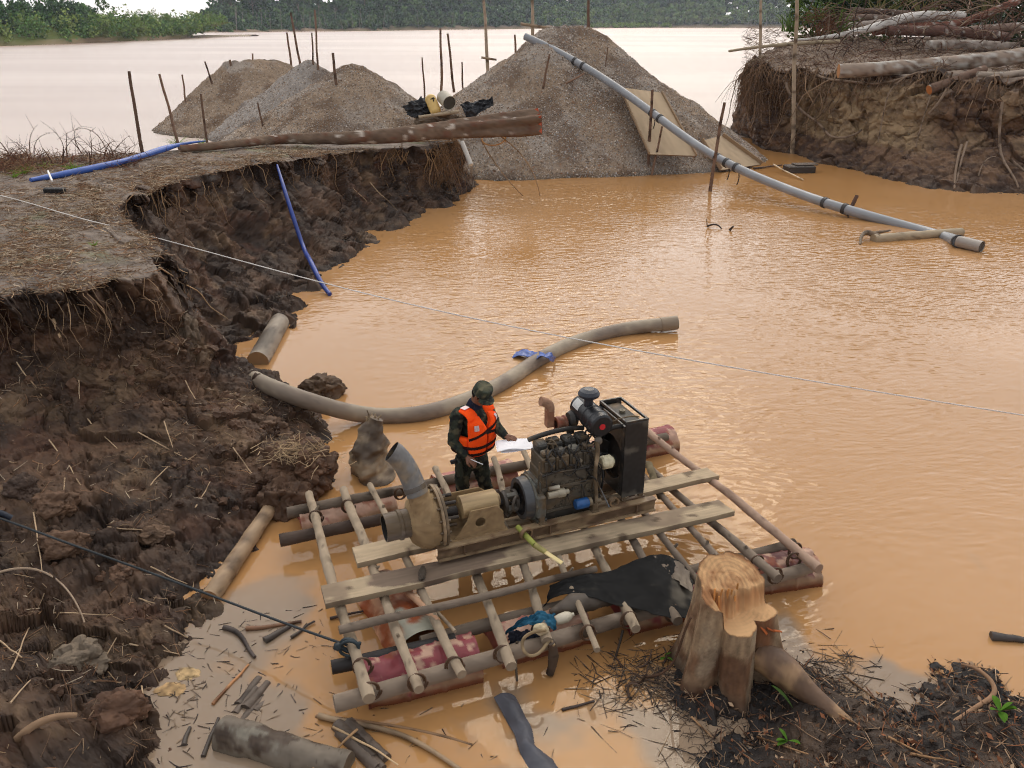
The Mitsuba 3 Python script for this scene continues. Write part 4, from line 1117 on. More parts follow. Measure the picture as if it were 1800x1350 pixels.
for s in (1, -1):
    a0, a1 = torso(np.array(.96), np.array(s * .75), .0), torso(np.array(.98), np.array(s * 2.3), .0)
    mid = (a0 + a1) / 2 + UPV * .108
    M().add(box(mid, [.07, .09, .006], np.stack([unit(a1 - a0), RD, UPV]), .002), rgb(226, 196, 196), .1).put(vest + '__reflective_patch', 'm_paint')
# holstered sidearm, and the papers and pen
m = M().add(beam(J(806, 808, -.2), J(809, 838, -.2), .06, .08, up=FD, ch=.015), rgb(40, 46, 38), .3, 30)
m.add(beam(J(803, 810, -.22), J(792, 813, -.22), .035, .05, ch=.008), rgb(30, 30, 30), .2)
m.put(PR + 'holster', 'm_damp', smooth=False)
zh = J_['wL'][2] - .035
m = M()
rng = np.random.default_rng(3)
for i, (dx, rot) in enumerate(((0, 0), (3, .04), (-2, -.03), (5, .09))):
    A, B, C, D = P(872 + dx, 774, zh), P(928 + dx, 769, zh), P(934 + dx, 786, zh), P(876 + dx, 793, zh)
    s, t = np.meshgrid(np.linspace(0, 1, 12), np.linspace(0, 1, 6), indexing='ij')
    g = (A * (1 - s[..., None]) + B * s[..., None]) * (1 - t[..., None]) + (D * (1 - s[..., None]) + C * s[..., None]) * t[..., None]
    g[..., 2] += -i * .006 - .018 * (s - .4) ** 2 * 2 + .012 * np.sin(s * 5 + i) * t
    for o in (0, -.0022):
        m.add(((g + [0, 0, o]).reshape(-1, 3), gridf(12, 6)), rgb(236, 234, 236), .03)
m.put('sheaf_of_papers', 'm_dry', label="sheaf of white papers held in the person's left hand", cat='papers')
hp = J_['wR'] + unit([.75, -.35, -.45]) * .10
M().add(tube(np.stack([hp + [-.03, 0, .035], hp + [.11, -.02, -.02]]), .006, 8), rgb(222, 222, 220), .1).put('pen', 'm_paint', label="white pen in the person's right hand", cat='pen')

# ---------------------------------------------------------------- small helpers for what lies on the ground
def project(v):
    q = np.asarray(v) - [0, 0, CAM_H]
    zz = q[:, 1] * CP - q[:, 2] * SP
    return np.stack([900 + F_PX * q[:, 0] / zz, 675 - F_PX * (q[:, 1] * SP + q[:, 2] * CP) / zz], 1), zz


class Hit:
    """The nearest point of a surface under a point of the photograph."""

    def __init__(s, v):
        s.v = v.reshape(-1, 3)
        ok = s.v[:, 1] > 1
        s.v = s.v[ok]
        s.p, s.d = project(s.v)
        from scipy.spatial import cKDTree
        s.t = cKDTree(s.p)

    def __call__(s, px, py, lift=0.0, r=7):
        i = s.t.query_ball_point([px, py], r)
        if not i:
            i = [s.t.query([px, py])[1]]
        i = np.array(i)
        near = i[s.d[i] < s.d[i].min() + 0.6]
        j = near[np.argmin(np.hypot(*(s.p[near] - [px, py]).T))]
        q = P(px, py, y=s.v[j][1])
        return q + [0, 0, lift]


HL, HRB, HH, HC = Hit(LB['v']), Hit(RB['v']), Hit(np.vstack(HEAPV)), Hit(HEAPV[3])
STRAW, TWIG = rgb(176, 152, 120), rgb(108, 86, 68)


def strands(c, d, L, r, col, seed, bend=.25, sides=3, var=.35):
    """Many thin straws or twigs: centres c, directions d, lengths L, radii r; three points each."""
    n = len(c)
    rng = np.random.default_rng(seed)
    d = d / (np.linalg.norm(d, axis=1, keepdims=True) + 1e-9)
    o = np.cross(d, rng.normal(size=(n, 3)))
    o /= np.linalg.norm(o, axis=1, keepdims=True) + 1e-9
    b = np.cross(d, o)
    pts = np.stack([c - d * L[:, None] / 2, c + o * (L * bend * rng.uniform(-.5, .5, n))[:, None] * .5, c + d * L[:, None] / 2], 1)
    th = np.arange(sides) / sides * 2 * np.pi
    ring = np.cos(th)[None, :, None] * o[:, None] + np.sin(th)[None, :, None] * b[:, None]
    rr = np.asarray(r)[:, None] * np.array([1, .9, .5])[None]
    v = pts[:, :, None] + ring[:, None] * rr[:, :, None, None]
    f0 = gridf(3, sides, True)
    f = (f0[None] + (np.arange(n) * 3 * sides)[:, None, None]).reshape(-1, 4)
    col = np.asarray(col)
    cc = (col if col.ndim == 2 else np.tile(col, (n, 1))) * (1 + var * rng.uniform(-1, 1, (n, 1)))
    return (v.reshape(-1, 3), f), np.clip(np.repeat(cc, 3 * sides, 0), 0, 1)


def branch(pts, r, seed, base, n=8, k=None, rough=.15, wob=.02):
    pts = [np.asarray(p) for p in pts]
    if len(pts) == 2:
        q = wpath(pts[0], pts[1], k or 14, wob, seed)
    else:
        q = spline(pts, k or 7 * len(pts))
    v, f = tube(q, r, n, rough, seed, 9.0)
    return (v, f), polecol(v, base, seed)


# ---------------------------------------------------------------- left bank: straw, roots, sticks, brush
rng = np.random.default_rng(11)
gv, gr, gs = LB['v'].reshape(-1, 3), LB['R'].ravel(), LB['S'].ravel()
gn = LB['N'].reshape(-1, 3)
pp, dd = project(gv)
seen = (pp[:, 0] > -60) & (pp[:, 0] < 1000) & (pp[:, 1] > 150) & (pp[:, 1] < 1420) & (gv[:, 1] > 1)
# dry straw over the top
idx = np.nonzero(seen & (gr > 1.05) & (gr < 2.1))[0]
w = (.25 + 1.4 * sstep(.4, .62, fbm(gv[idx] * 1.0, 3, 3))) * (dd[idx] < 27) * (.3 + sstep(1.3, 1.9, gr[idx]))
sel = rng.choice(idx, 11000, p=w / w.sum())
c = gv[sel] + rng.normal(size=(11000, 3)) * [.04, .04, 0] + [0, 0, .012]
d = rng.normal(size=(11000, 3)) * [1, .8, .18]
pal = np.array([rgb(158, 134, 106), rgb(130, 108, 86), rgb(188, 170, 146), rgb(110, 84, 64), rgb(140, 104, 76)])
m = M()
m.add(*strands(c, d, rng.uniform(.05, .32, 11000), rng.uniform(.003, .0075, 11000), pal[rng.choice(5, 11000)], 5))
m.put('dry_straw', 'm_dry', label='dry straw and chips scattered over the left bank top', cat='straw', kind='stuff')
# straw and twigs in the mud slope
idx = np.nonzero(seen & (gr > 2.4) & (gr < 7.7))[0]
w = sstep(.42, .62, fbm(gv[idx] * .9 + 5, 3, 8)) + .12
w *= np.where(dd[idx] < 16, 1, .5)
sel = rng.choice(idx, 2600, p=w / w.sum())
c = gv[sel] + gn[sel] * .012
d = np.cross(gn[sel], rng.normal(size=(2600, 3))) + rng.normal(size=(2600, 3)) * .25
m = M()
m.add(*strands(c, d, rng.uniform(.04, .30, 2600) ** 1.2, rng.uniform(.002, .006, 2600), pal[rng.choice(5, 2600, p=[.2, .25, .1, .3, .15])], 6))
m.put('straw_in_mud', 'm_dry', label='bits of straw and rootlets stuck in the dark mud slope', cat='straw', kind='stuff')
# clods: loose lumps on the slope
idx = np.nonzero(seen & (gr > 3.2) & (gr < 8.0) & (gs > 10))[0]
sel = rng.choice(idx, 900)
m = M()
ico = trimesh.creation.icosphere(subdivisions=1)
iv, jf = np.array(ico.vertices), np.array(ico.faces)
N_ = len(sel)
s = .012 + .07 * rng.power(.35, N_) ** 3
A = rng.normal(size=(N_, 3, 3))
A, _ = np.linalg.qr(A)
cv = (iv[None] * rng.uniform(.55, 1.35, (N_, len(iv), 1)) * rng.uniform(.7, 1.3, (N_, 1, 3))) @ A * s[:, None, None] + (gv[sel] + gn[sel] * s[:, None] * .3)[:, None]
cf = (jf[None] + np.arange(N_)[:, None, None] * len(iv)).reshape(-1, 3)
cc = np.repeat(rgb(84, 61, 45) * rng.uniform(.5, 1.25, (N_, 1)), len(iv), 0)
m.add((cv.reshape(-1, 3), cf), np.clip(cc, 0, 1)).put('mud_clods', 'm_mud', smooth=False, label='loose clods of dark mud on the left slope', cat='mud', kind='stuff')


def hanging(hit_rows, count, seed, key, Lr, rr, col, kind=None, parts=0, outw=.25):
    """Roots that hang from an edge: start points and outward directions."""
    rng = np.random.default_rng(seed)
    m = M()
    for k in range(count):
        a, out, g = hit_rows(rng)
        L = rng.uniform(*Lr)
        n = 9
        t = np.linspace(0, 1, n)
        side = np.cross(out, [0, 0, 1]) * rng.normal() * .5
        q = a + out * (outw * np.sin(t * 2.2) * rng.uniform(.3, 1.4))[:, None] + side * (L * .5 * t)[:, None] - np.array([0, 0, 1]) * (L * t ** 1.15)[:, None] + (np.stack([noise(np.c_[t * 4, t * 0 + k, t * 0], j + seed) for j in range(3)], 1) - .5) * .22 * L
        q[:, 2] = np.maximum(q[:, 2], -.05)
        c = np.asarray(col) * rng.uniform(.45, 1.35)
        r = rng.uniform(*rr)
        tb = tube(q, [r, r * .45], 5, cap=False)
        if k < parts:
            M().add(tb, c, .3, 8).put(key[0], 'm_dry')
        else:
            m.add(tb, c, .3, 8)
    if m.n:
        m.put(key[1], 'm_dry', kind='stuff')


GL, RL = LB['v'], LB['R'][0]
jE = int(np.argmin(np.abs(RL - 2.06)))


def from_left(lo, hi):
    def f(rng):
        while True:
            i = rng.integers(2, GL.shape[0] - 2)
            if lo <= LB['S'][i, 0] <= hi:
                break
        o = unit((GL[i, jE + 30] - GL[i, jE - 8]) * [1, 1, 0])
        return GL[i, jE + rng.integers(-2, 14)] + o * .03, o, i
    return f


hanging(from_left(0, 3.2), 60, 31, ('left_bank__root', 'left_bank__fine_roots'), (.6, 1.9), (.009, .02), rgb(150, 118, 84), parts=24)
hanging(from_left(0, 2.2), 240, 32, ('left_bank__root', 'left_bank__fine_roots'), (.5, 1.9), (.005, .011), rgb(128, 98, 70), outw=.45)
hanging(from_left(3, 10), 90, 33, ('left_bank__root', 'left_bank__fine_roots'), (.4, 1.5), (.005, .013), rgb(140, 112, 84), parts=30)
hanging(from_left(9.5, 15), 60, 34, ('left_bank__root', 'left_bank__fine_roots'), (.2, .9), (.003, .007), rgb(140, 114, 88))


def where(x, y):
    if y > 1160 and x > 1100:
        return 'left of the big stump' if x < 1260 else 'below the big stump' if x < 1440 else 'by the thick stump root' if x < 1530 else 'at the bottom right'
    if x > 600:
        return 'at the bank tip'
    v = 'just below the straw edge' if y < 640 else 'on the upper mud slope' if y < 760 else 'halfway down the mud slope' if y < 900 else 'near the dark rope' if y < 1060 else 'on the lower mud slope' if y < 1180 else 'in the bottom left corner'
    return v + (' at the left edge' if x < 70 else ' left of the clay boulder' if x < 150 and y > 1000 else ' near the water' if x > 250 else '')


def sticks(lst, surf, r, col, name, label, cat, group, seed=0, mat='m_dry', lift=.03):
    used = {}
    for i, pts in enumerate(lst):
        q = [surf(x, y, lift) for x, y in pts]
        rr = r[i] if isinstance(r, (list, tuple)) else r
        lab = label
        if group:
            (x0, y0), (x1, y1) = pts[0], pts[-1]
            an = math.degrees(math.atan2(abs(y1 - y0), abs(x1 - x0)))
            L = math.hypot(x1 - x0, y1 - y0)
            lab = f"{'short' if L < 38 else 'long' if L > 75 else 'thin'} {label} {'pointing down' if an > 70 else 'lying level' if an < 20 else 'slanting to the right' if (x1 - x0) * (y1 - y0) > 0 else 'slanting to the left'} {where((x0 + x1) / 2, (y0 + y1) / 2)}"
            used[lab] = used.get(lab, 0) + 1
            if used[lab] > 1:
                lab = lab.replace('pale', 'weathered pale' if used[lab] == 2 else 'bleached pale' if used[lab] == 3 else 'crooked pale').replace('brown', 'dark brown' if used[lab] == 2 else 'reddish brown').replace('dry', 'bare dry')
        M().add(*branch(q, [rr, rr * .55], seed + i, col, 6, wob=.05)).put(name, mat, label=lab, cat=cat, group=group)


sticks([[(155, 740), (207, 792)], [(87, 777), (143, 857)], [(243, 763), (310, 800), (365, 829)], [(289, 744), (304, 790)], [(115, 844), (111, 894)], [(139, 672), (141, 705)], [(265, 857), (296, 824)], [(326, 672), (344, 705)], [(344, 896), (370, 850)],
        [(96, 1081), (199, 1085)], [(245, 1056), (284, 1067)], [(228, 1136), (316, 1154)], [(167, 1203), (186, 1160), (206, 1125)], [(160, 1202), (213, 1204)], [(290, 1104), (331, 1125)], [(21, 1182), (53, 1107)], [(60, 905), (75, 1010)], [(0, 1130), (40, 1160)],
        [(410, 790), (455, 850)], [(30, 640), (75, 700)], [(190, 930), (250, 935)], [(265, 1000), (330, 1030)], [(20, 1240), (55, 1200)], [(250, 1210), (262, 1255)]],
       HL, .009, rgb(166, 142, 114), 'dead_stick', 'pale stick', 'stick', 'thin sticks on the left mud slope', 300)
sticks([[(0, 1012), (75, 1010), (142, 1079), (150, 1100)]], HL, .014, rgb(150, 130, 110), 'root_strand', 'long bent grey root trailing down the mud under the dark rope', 'root', None, 340, lift=.04)
sticks([[(35, 1310), (82, 1277), (137, 1268)]], HL, .045, rgb(136, 110, 86), 'bent_root', 'thick smooth bent root at the bottom left corner', 'root', None, 341, lift=.07)
sticks([[(95, 565), (107, 597)]], HL, .03, rgb(196, 166, 130), 'wood_chip', 'pale wood chip on the slope below the straw edge', 'wood chip', None, 342)
sticks([[(205, 520), (215, 560)], [(290, 350), (330, 372)], [(160, 395), (200, 420)], [(380, 350), (400, 390)], [(430, 330), (470, 360)], [(620, 330), (650, 360)], [(650, 320), (700, 372)], [(280, 470), (400, 560)], [(240, 430), (330, 480)]],
       HL, .012, rgb(176, 150, 118), 'dangling_root', 'pale root', 'root', 'roots across the left cut face', 350, lift=.0)
# clay lumps
for q, r, sq, c, lab in (((140, 1165), .24, (1, 1, .8), rgb(112, 98, 82), 'round grey clay boulder on the mud by the lower left'), ((95, 890), .2, (1.2, 1, .8), rgb(96, 72, 54), 'flat brown clay lump on the slope above the dark rope'),
                         ((40, 860), .17, (1, 1, 1), rgb(72, 56, 46), 'dark wet clay lump near the left edge'), ((265, 940), .16, (1.5, 1, .7), rgb(98, 76, 58), 'tilted clay slab beside the rope'), ((110, 960), .2, (1.3, .8, .8), rgb(98, 74, 56), 'squared clay block left of the dark rope'),
                         ((215, 1010), .15, (1.1, 1, .9), rgb(94, 70, 53), 'small clay block right below the dark rope'), ((205, 1250), .19, (1.3, 1, .8), rgb(90, 64, 47), 'brown clay lump near the water at the lower left'), ((330, 590), .22, (.8, .8, 1.3), rgb(96, 80, 64), 'grey clay face slab under the cut bank')):
    M().add(blob(HL(*q), r, int(r * 100), 4, .5, 1.2, sq), c, .35, 9).put('clay_lump', 'm_mud', label=lab, cat='clay lump')
M().add(blob(P(530, 830, .22), .5, 3, 5, .55, 1.3, (.95, .9, .85)), rgb(88, 64, 47), .45, 8).add(blob(P(500, 880, .1), .3, 5, 4, .5, 1.5, (1, 1, 1.1)), rgb(82, 60, 44), .4, 8).put('earth_block', 'm_mud', label='big slumped block of dark earth at the back left corner of the raft', cat='earth block')
q = P(525, 790, .6)
n = 260
m = M().add(*strands(q + rng.normal(size=(n, 3)) * [.22, .2, .04], rng.normal(size=(n, 3)) * [1, 1, .5], rng.uniform(.06, .25, n), rng.uniform(.003, .006, n), STRAW, 9))
m.put('earth_block__straw', 'm_dry', kind='stuff')
M().add(blob(P(562, 688, .08), .33, 8, 4, .6, 1.5, (1, .9, .8)), rgb(88, 68, 50), .4, 8).put('mud_mound', 'm_mud', label='rough mud mound rising from the pond behind the big hose', cat='mud mound')
M().add(blob(P(505, 722, .2), .42, 12, 4, .5, 1.1, (1.1, .8, .9)), rgb(94, 76, 58), .3, 6).put('mud_mound', 'm_mud', label='smooth wet mud mound that the big hose lies on', cat='mud mound')
M().add(blob(P(450, 760, .3), .35, 15, 4, .6, 1.3, (1.2, .9, .8)), rgb(90, 68, 51), .3, 6).put('mud_mound', 'm_mud', label='brown mud mound below the hose on the left slope', cat='mud mound')

# brush along the river edge
m = M()
for k in range(46):
    x, y = rng.uniform(-10, 235), rng.uniform(268, 296)
    a = HL(x, y, .0)
    L = rng.uniform(.4, 1.4)
    d = np.array([rng.normal() * .9, rng.normal() * .6, rng.uniform(.25, 1.0)])
    b = a + unit(d) * L
    q = spline([a, (a + b) / 2 + rng.normal(size=3) * .15, b + [rng.normal() * .1, 0, -.2]], 10)
    m.add(tube(q, [rng.uniform(.008, .018), .003], 5, cap=False), rgb(96, 70, 56) * rng.uniform(.5, 1.2), .3)
    for j in range(rng.integers(1, 4)):
        p = q[rng.integers(3, 9)]
        m.add(tube(np.stack([p, p + unit(rng.normal(size=3) + [0, 0, .6]) * rng.uniform(.15, .5)]), [.006, .002], 4, cap=False), rgb(88, 64, 52), .3)
n = 1500
cx, cy = np.r_[rng.normal(30, 22, n // 2), rng.uniform(-10, 240, n // 2)], np.r_[rng.normal(292, 9, n // 2), rng.uniform(272, 300, n // 2)]
cen = np.array([HL(x, y, .03) for x, y in zip(cx[:300], cy[:300])] + [HL(x, y, .03) for x, y in zip(cx[-300:], cy[-300:])])
cen = np.repeat(cen, 3, 0) + rng.normal(size=(1800, 3)) * [.12, .12, .07]
m.add(*strands(cen, rng.normal(size=(1800, 3)) * [1, 1, .6], rng.uniform(.1, .5, 1800), rng.uniform(.004, .009, 1800), np.array([rgb(118, 72, 52), rgb(96, 74, 60), rgb(150, 120, 92)])[rng.choice(3, 1800)], 19))
m.put('brush_heap', 'm_dry', label='tangle of dry brush and twigs along the river edge of the left bank', cat='brush', kind='stuff')


def leaf_quads(c, size, rng, col, up=.4, asp=.5, var=.35):
    """Leaves: bent quads at the points c."""
    n = len(c)
    a = rng.normal(size=(n, 3)) + [0, 0, up]
    a /= np.linalg.norm(a, axis=1, keepdims=True)
    b = np.cross(a, rng.normal(size=(n, 3)))
    b /= np.linalg.norm(b, axis=1, keepdims=True) + 1e-9
    s = np.broadcast_to(size, (n,))[:, None]
    v = np.stack([c - a * s * .5, c + b * s * .5 * asp, c + a * s * .5, c - b * s * .5 * asp], 1).reshape(-1, 3)
    f = np.array([[0, 1, 2], [0, 2, 3]])[None] + (np.arange(n) * 4)[:, None, None]
    col = np.asarray(col)
    cc = (col if col.ndim == 2 else np.tile(col, (n, 1))) * (1 + var * rng.uniform(-1, 1, (n, 1)))
    return (v, f.reshape(-1, 3)), np.clip(np.repeat(cc, 4, 0), 0, 1)


def blades(a, n, L, rng, col, spread=.6, w=.012):
    """A tuft of bending grass blades."""
    m_ = []
    for k in range(n):
        d = unit([rng.normal() * spread, rng.normal() * spread, 1])
        l = L * rng.uniform(.5, 1.1)
        t = np.linspace(0, 1, 5)[:, None]
        q = np.asarray(a) + rng.normal(size=3) * [.05, .05, 0] * L * 2 + d * l * t + np.array([d[0], d[1], -.5]) * l * .5 * t ** 2
        s = unit(np.cross(d, [.3, 1, .1])) * w * (1 - t * .9)
        g = np.stack([q - s, q + s], 1)
        m_.append(((g.reshape(-1, 3), gridf(5, 2)), np.asarray(col) * rng.uniform(.7, 1.3)))
    return m_


for i, (x, y, n, L, lab) in enumerate([(130, 275 + 25, 40, .35, 'bright grass tuft left of the blue hose'), (45, 305, 26, .3, 'small grass tuft at the far left of the bank'), (80, 296, 26, .28, 'sparse grass tuft by the brush'), (312, 258, 34, .45, 'green tuft at the foot of the second stake'),
                                       (355, 255, 24, .3, 'green tuft at the end of the blue hose'), (25, 312, 20, .25, 'grass tuft beside the reddish brush'), (270, 272, 16, .25, 'thin grass tuft behind the blue hose'), (165, 432, 14, .14, 'tiny green sprout in the notch of the bank edge')]):
    m = M()
    for vf, c in blades(HL(x, y, 0), n, L, rng, rgb(120, 150, 62), w=.01):
        m.add(vf, c, .1)
    m.put('grass_tuft', 'm_leaf', label=lab, cat='grass tuft')

# ---------------------------------------------------------------- fallen trunk, blue hoses, scraper
pts = [HL(318, 268, .1), HL(400, 262, .12), HL(500, 255, .18), P(620, 243, y=27.5), P(760, 232, y=29.0), P(880, 222, y=30.0), P(938, 217, y=30.3)]
q = spline(pts, 110)
v, f = tube(q, [.10, .12, .16, .21, .26, .33, .39], 36, .16, 7, 2.2)
nv = 110 * 36
th = np.tile(np.arange(36) / 36 * 2 * np.pi, 110)
s = np.repeat(np.linspace(0, 1, 110), 36)
cen = np.repeat(q, 36, 0)
w_ = v[:nv] - cen
v[:nv] = cen + w_ * (1 + sstep(.6, 1, s) * .22 * np.cos(th * 5 + 1.0) + .05 * np.cos(th * 3))[:, None]
n1, n2, n3 = fbm(v * 2, 3, 3), fbm(v * 9, 3, 4), fbm(v * [3, 3, 3] + 30, 4, 5)
c = lerp(rgb(88, 68, 54), rgb(124, 104, 86), n1) * (.5 + .9 * n2)[:, None]
c = lerp(c, rgb(104, 66, 48) * (.6 + .7 * n2)[:, None], sstep(.56, .66, n3) * .7)
c = lerp(c, rgb(206, 194, 180), sstep(.66, .72, fbm(v * 4 + 12, 3, 6)) * .7)
end = np.arange(len(v)) >= nv + 37
v[nv + 37:nv + 73] = v[nv - 36:nv]
tip = unit(q[-1] - q[-3])
v[nv + 73] += tip * .30 + np.array([0, 0, .06])
for k in range(36):
    v[nv + 37 + k] += tip * .16 * (.3 + np.abs(np.sin(k * 2.1)))
    v[nv - 36 + k] = v[nv + 37 + k]
c[end] = rgb(156, 70, 42) * (.7 + .6 * noise(v[end] * 9))[:, None]
M().add((v, f), np.clip(c, 0, 1)).put('fallen_trunk', 'm_bark', label='long fallen tree trunk with fluted axe cut reddish end over the bank', cat='tree trunk')
q = spline([HL(55, 321, .06), HL(110, 312, .07), HL(160, 302, .07), HL(215, 290, .08), HL(270, 275, .10), HL(325, 263, .16), HL(365, 257, .15)], 60)
v, f = tube(q, [.045, .08, .085, .07, .085, .09, .05, .02], 16, .1, 3, 4)
M().add((v, f), rgb(52, 86, 160), .22, 5).put('blue_hose', 'm_paint', label='bright blue hose lying across the top of the left bank', cat='hose')
q = spline([HL(487, 300, .16), HL(497, 335, .2), HL(512, 385, .24), HL(530, 440, .26), HL(548, 480, .26), HL(564, 506, .16), P(578, 515, .02)], 60)
M().add(tube(q + np.array([.06, -.16, .02]), [.03, .05, .055, .055, .06, .06, .05], 12, .12, 4, 4), rgb(46, 66, 136), .25, 5).put('blue_hose', 'm_paint', label='blue hose running down the cut bank into the pond', cat='hose')
q = HL(97, 340, .06)
m = M().add(box(q, [.42, .16, .11], np.eye(3), .02), rgb(24, 22, 22), .2)
m.put('scraper', 'm_damp', smooth=False, label='short pale handled tool with a black block head on the bank', cat='tool')
M().add(tube(np.stack([HL(94, 328, .12), HL(88, 318, .22)]), .022, 8), rgb(214, 208, 200), .15).put('scraper__handle', 'm_paint', label='pale handle')

# ---------------------------------------------------------------- stakes in and around the heaps
ST = rgb(112, 88, 72)
for i, (b, t, y, r, lab) in enumerate([((250, 268), (227, 125), 'L', .055, 'first stake on the river edge, counted from the left'), ((313, 252), (280, 130), 'L', .045, 'leaning stake beside the green tuft'), ((328, 188), (320, 131), 50.5, .06, 'short stake on the left flank of the long back heap'),
                                       ((365, 256), (353, 165), 'L', .04, 'thin stake in front of the long back heap'), ((374, 152), (360, 108), 51, .06, 'leaning stake near the top left of the long back heap'), ((408, 130), (404, 105), 52, .08, 'stub of a stake near the crest of the long back heap'),
                                       ((445, 112), (444, 94), 54, .06, 'stake tip showing behind the crest of the long back heap'), ((512, 116), (504, 57), 53.5, .07, 'stake behind the back heaps, left of the tallest pair'), ((528, 122), (511, 22), 50, .07, 'tall tilted dark stake between the two back heaps'),
                                       ((552, 148), (548, 58), 49, .055, 'thin stake on the bluish heap'), ((561, 130), (553, 17), 48.8, .06, 'tall thin pale stake on the bluish heap'), ((591, 148), (585, 93), 'H', .075, 'stake on the left shoulder of the pointed heap'),
                                       ((462, 222), (453, 180), 'H', .05, 'thin stick on the slope between the back heaps'), ((746, 170), (742, 101), 46, .05, 'thin stake in the river left of the tall pair'), ((776, 164), (774, 50), 46, .075, 'tall stake in the river between two heaps'),
                                       ((797, 152), (787, 59), 46.5, .07, 'bent tall stake right of its neighbour in the river'), ((813, 145), (812, 109), 46, .05, 'short stake in the river by the tallest heap'), ((857, 118), (850, -14), 43.5, .085, 'tall pale pole on the left shoulder of the tallest heap'),
                                       ((906, 92), (905, 61), 43.5, .06, 'short stake on the upper left slope of the tallest heap'), ((936, 84), (935, -14), 42, .085, 'tall pole carrying the crossbar, left one'), ((1036, 62), (1034, -14), 42.4, .075, 'tall pole carrying the crossbar, right one'),
                                       ((955, 155), (966, 95), 'C', .055, 'pale leaning peg beside the upper grey pipe'), ((996, 146), (1027, 129), 'C', .045, 'short prop under the upper grey pipe'), ((1065, 118), (1068, 84), 'C', .03, 'thin twig standing on the tallest heap'),
                                       ((1139, 288), (1147, 158), 'C', .07, 'stake tied to the grey pipe in front of the big board'), ((1145, 312), (1164, 222), 'C', .05, 'crooked stake below the grey pipe'), ((1248, 336), (1274, 180), 0, .07, 'dark leaning stake in the pond tied to the grey pipe'),
                                       ((1330, 246), (1338, -14), 44.5, .09, 'tall pole in front of the tip of the right bank'), ((1392, 270), (1401, -14), 0, .11, 'tall pale pole standing in the pond by the right bank')]):
    B = HL(*b) if y == 'L' else HH(*b) if y == 'H' else HC(*b) if y == 'C' else P(*b, 0) if y == 0 else P(*b, y=y)
    Tt = P(*t, y=B[1])
    B = B - unit(Tt - B) * .3
    M().add(*pole(B, Tt, r, r * .75, 400 + i, base=rgb(160, 142, 120) if r > .08 else ST * rng.uniform(.7, 1.3), n=8, wob=.03)).put('stake', 'm_bark', label=lab, cat='stake')
for a, b, y, r, lab in (((915, 42), (1048, 59), 41.9, .07, 'crossbar lashed between the two tall poles'), ((846, 101), (873, 105), 43.3, .06, 'short crosspiece lashed low on a tall pole')):
    M().add(*pole(P(*a, y=y), P(*b, y=y), r, r * .8, int(a[0]), base=rgb(140, 120, 98), wob=.03)).put('crossbar', 'm_dry', label=lab, cat='pole')

# ---------------------------------------------------------------- the grey pipe, its ties, boards, pond things
pipe = spline([P(923, 64, y=40.6), P(1045, 128, y=38.3), P(1150, 201, y=35.3), P(1264, 279, y=32.0), P(1380, 331, y=29.2), P(1465, 361, y=27.2), P(1600, 400, y=25.2), P(1684, 424, .17)], 90)
M().add(tube(pipe, .155, 22), rgb(132, 134, 137), .18, 2).add(tube(np.stack([pipe[-1], P(1726, 434, .15)]), .16, 22, cap=False), rgb(150, 140, 130), .15, 6).add(tube(np.stack([P(1724, 433.5, .15), P(1700, 428, .15)]), .13, 22), rgb(40, 36, 32), .1).put('grey_pipe', 'm_paint', label='long grey plastic pipe from the tallest heap down into the pond', cat='pipe')
for k, (px, py) in enumerate([(1011, 108), (1027, 118), (1144, 197), (1158, 207), (1264, 279), (1279, 287), (1290, 296), (1451, 355), (1479, 366), (1684, 424)]):
    j = int(np.argmin(np.hypot(*(project(pipe)[0] - [px, py]).T)))
    t = unit(pipe[min(j + 1, 89)] - pipe[max(j - 1, 0)])
    M().add(lathe([(-.06, .15), (-.06, .178), (.06, .178), (.06, .15)], pipe[j], t, 20), rgb(56, 54, 54), .3).put('grey_pipe__tie', 'm_damp')
    if k in (2, 5, 6, 8):
        a = pipe[j] + [0, -.17, 0]
        M().add(tube(spline([a, a + [.08, -.02, -.25], a + [.04, 0, -.6]], 10), .02, 5), rgb(50, 46, 44)).put('grey_pipe__tie', 'm_damp')
M().add(*pole(P(1485, 388, y=27.0), P(1507, 343, y=27.0), .07, .06, 460, base=rgb(92, 70, 58))).put('stake', 'm_dry', label='stub of a stake holding the grey pipe low in the pond', cat='stake')


def tray(q, rim, label, key):
    """A board tray: floor with raised rims along its two long sides."""
    A, B, C, D = q
    nrm = unit(np.cross(B - A, D - A))
    nrm = nrm if nrm[2] > 0 else -nrm
    n, w = 30, 18
    s, t = np.meshgrid(np.linspace(0, 1, n), np.linspace(0, 1, w), indexing='ij')
    g = (A * (1 - t[..., None]) + B * t[..., None]) * (1 - s[..., None]) + (D * (1 - t[..., None]) + C * t[..., None]) * s[..., None]
    root = thing(key, label, 'sluice board')
    v = g.reshape(-1, 3)
    n1, n2 = fbm(v * 3, 3, 3), noise(np.c_[(t * 40).ravel(), (s * 5).ravel(), (s * 0).ravel()])
    c = rgb(176, 154, 126)[None] * (.75 + .25 * n2 + .2 * n1)[:, None]
    m = M().add((v, gridf(n, w)), c).add((v - nrm * .05, gridf(n, w)), c * .5)
    for e in ((0, slice(None)), (-1, slice(None)), (slice(None), 0), (slice(None), -1)):
        k = np.stack([g[e], g[e] - nrm * .05])
        m.add((k.reshape(-1, 3), gridf(2, k.shape[1])), rgb(120, 100, 80), .2)
    m.put(root + 'floor', 'm_dry')
    for a, b in ((A, D), (B, C)):
        M().add(beam(a + nrm * rim / 2, b + nrm * rim / 2, .05, rim, up=nrm), rgb(150, 126, 100), .2, 4).put(root + 'rim', 'm_dry', smooth=False)


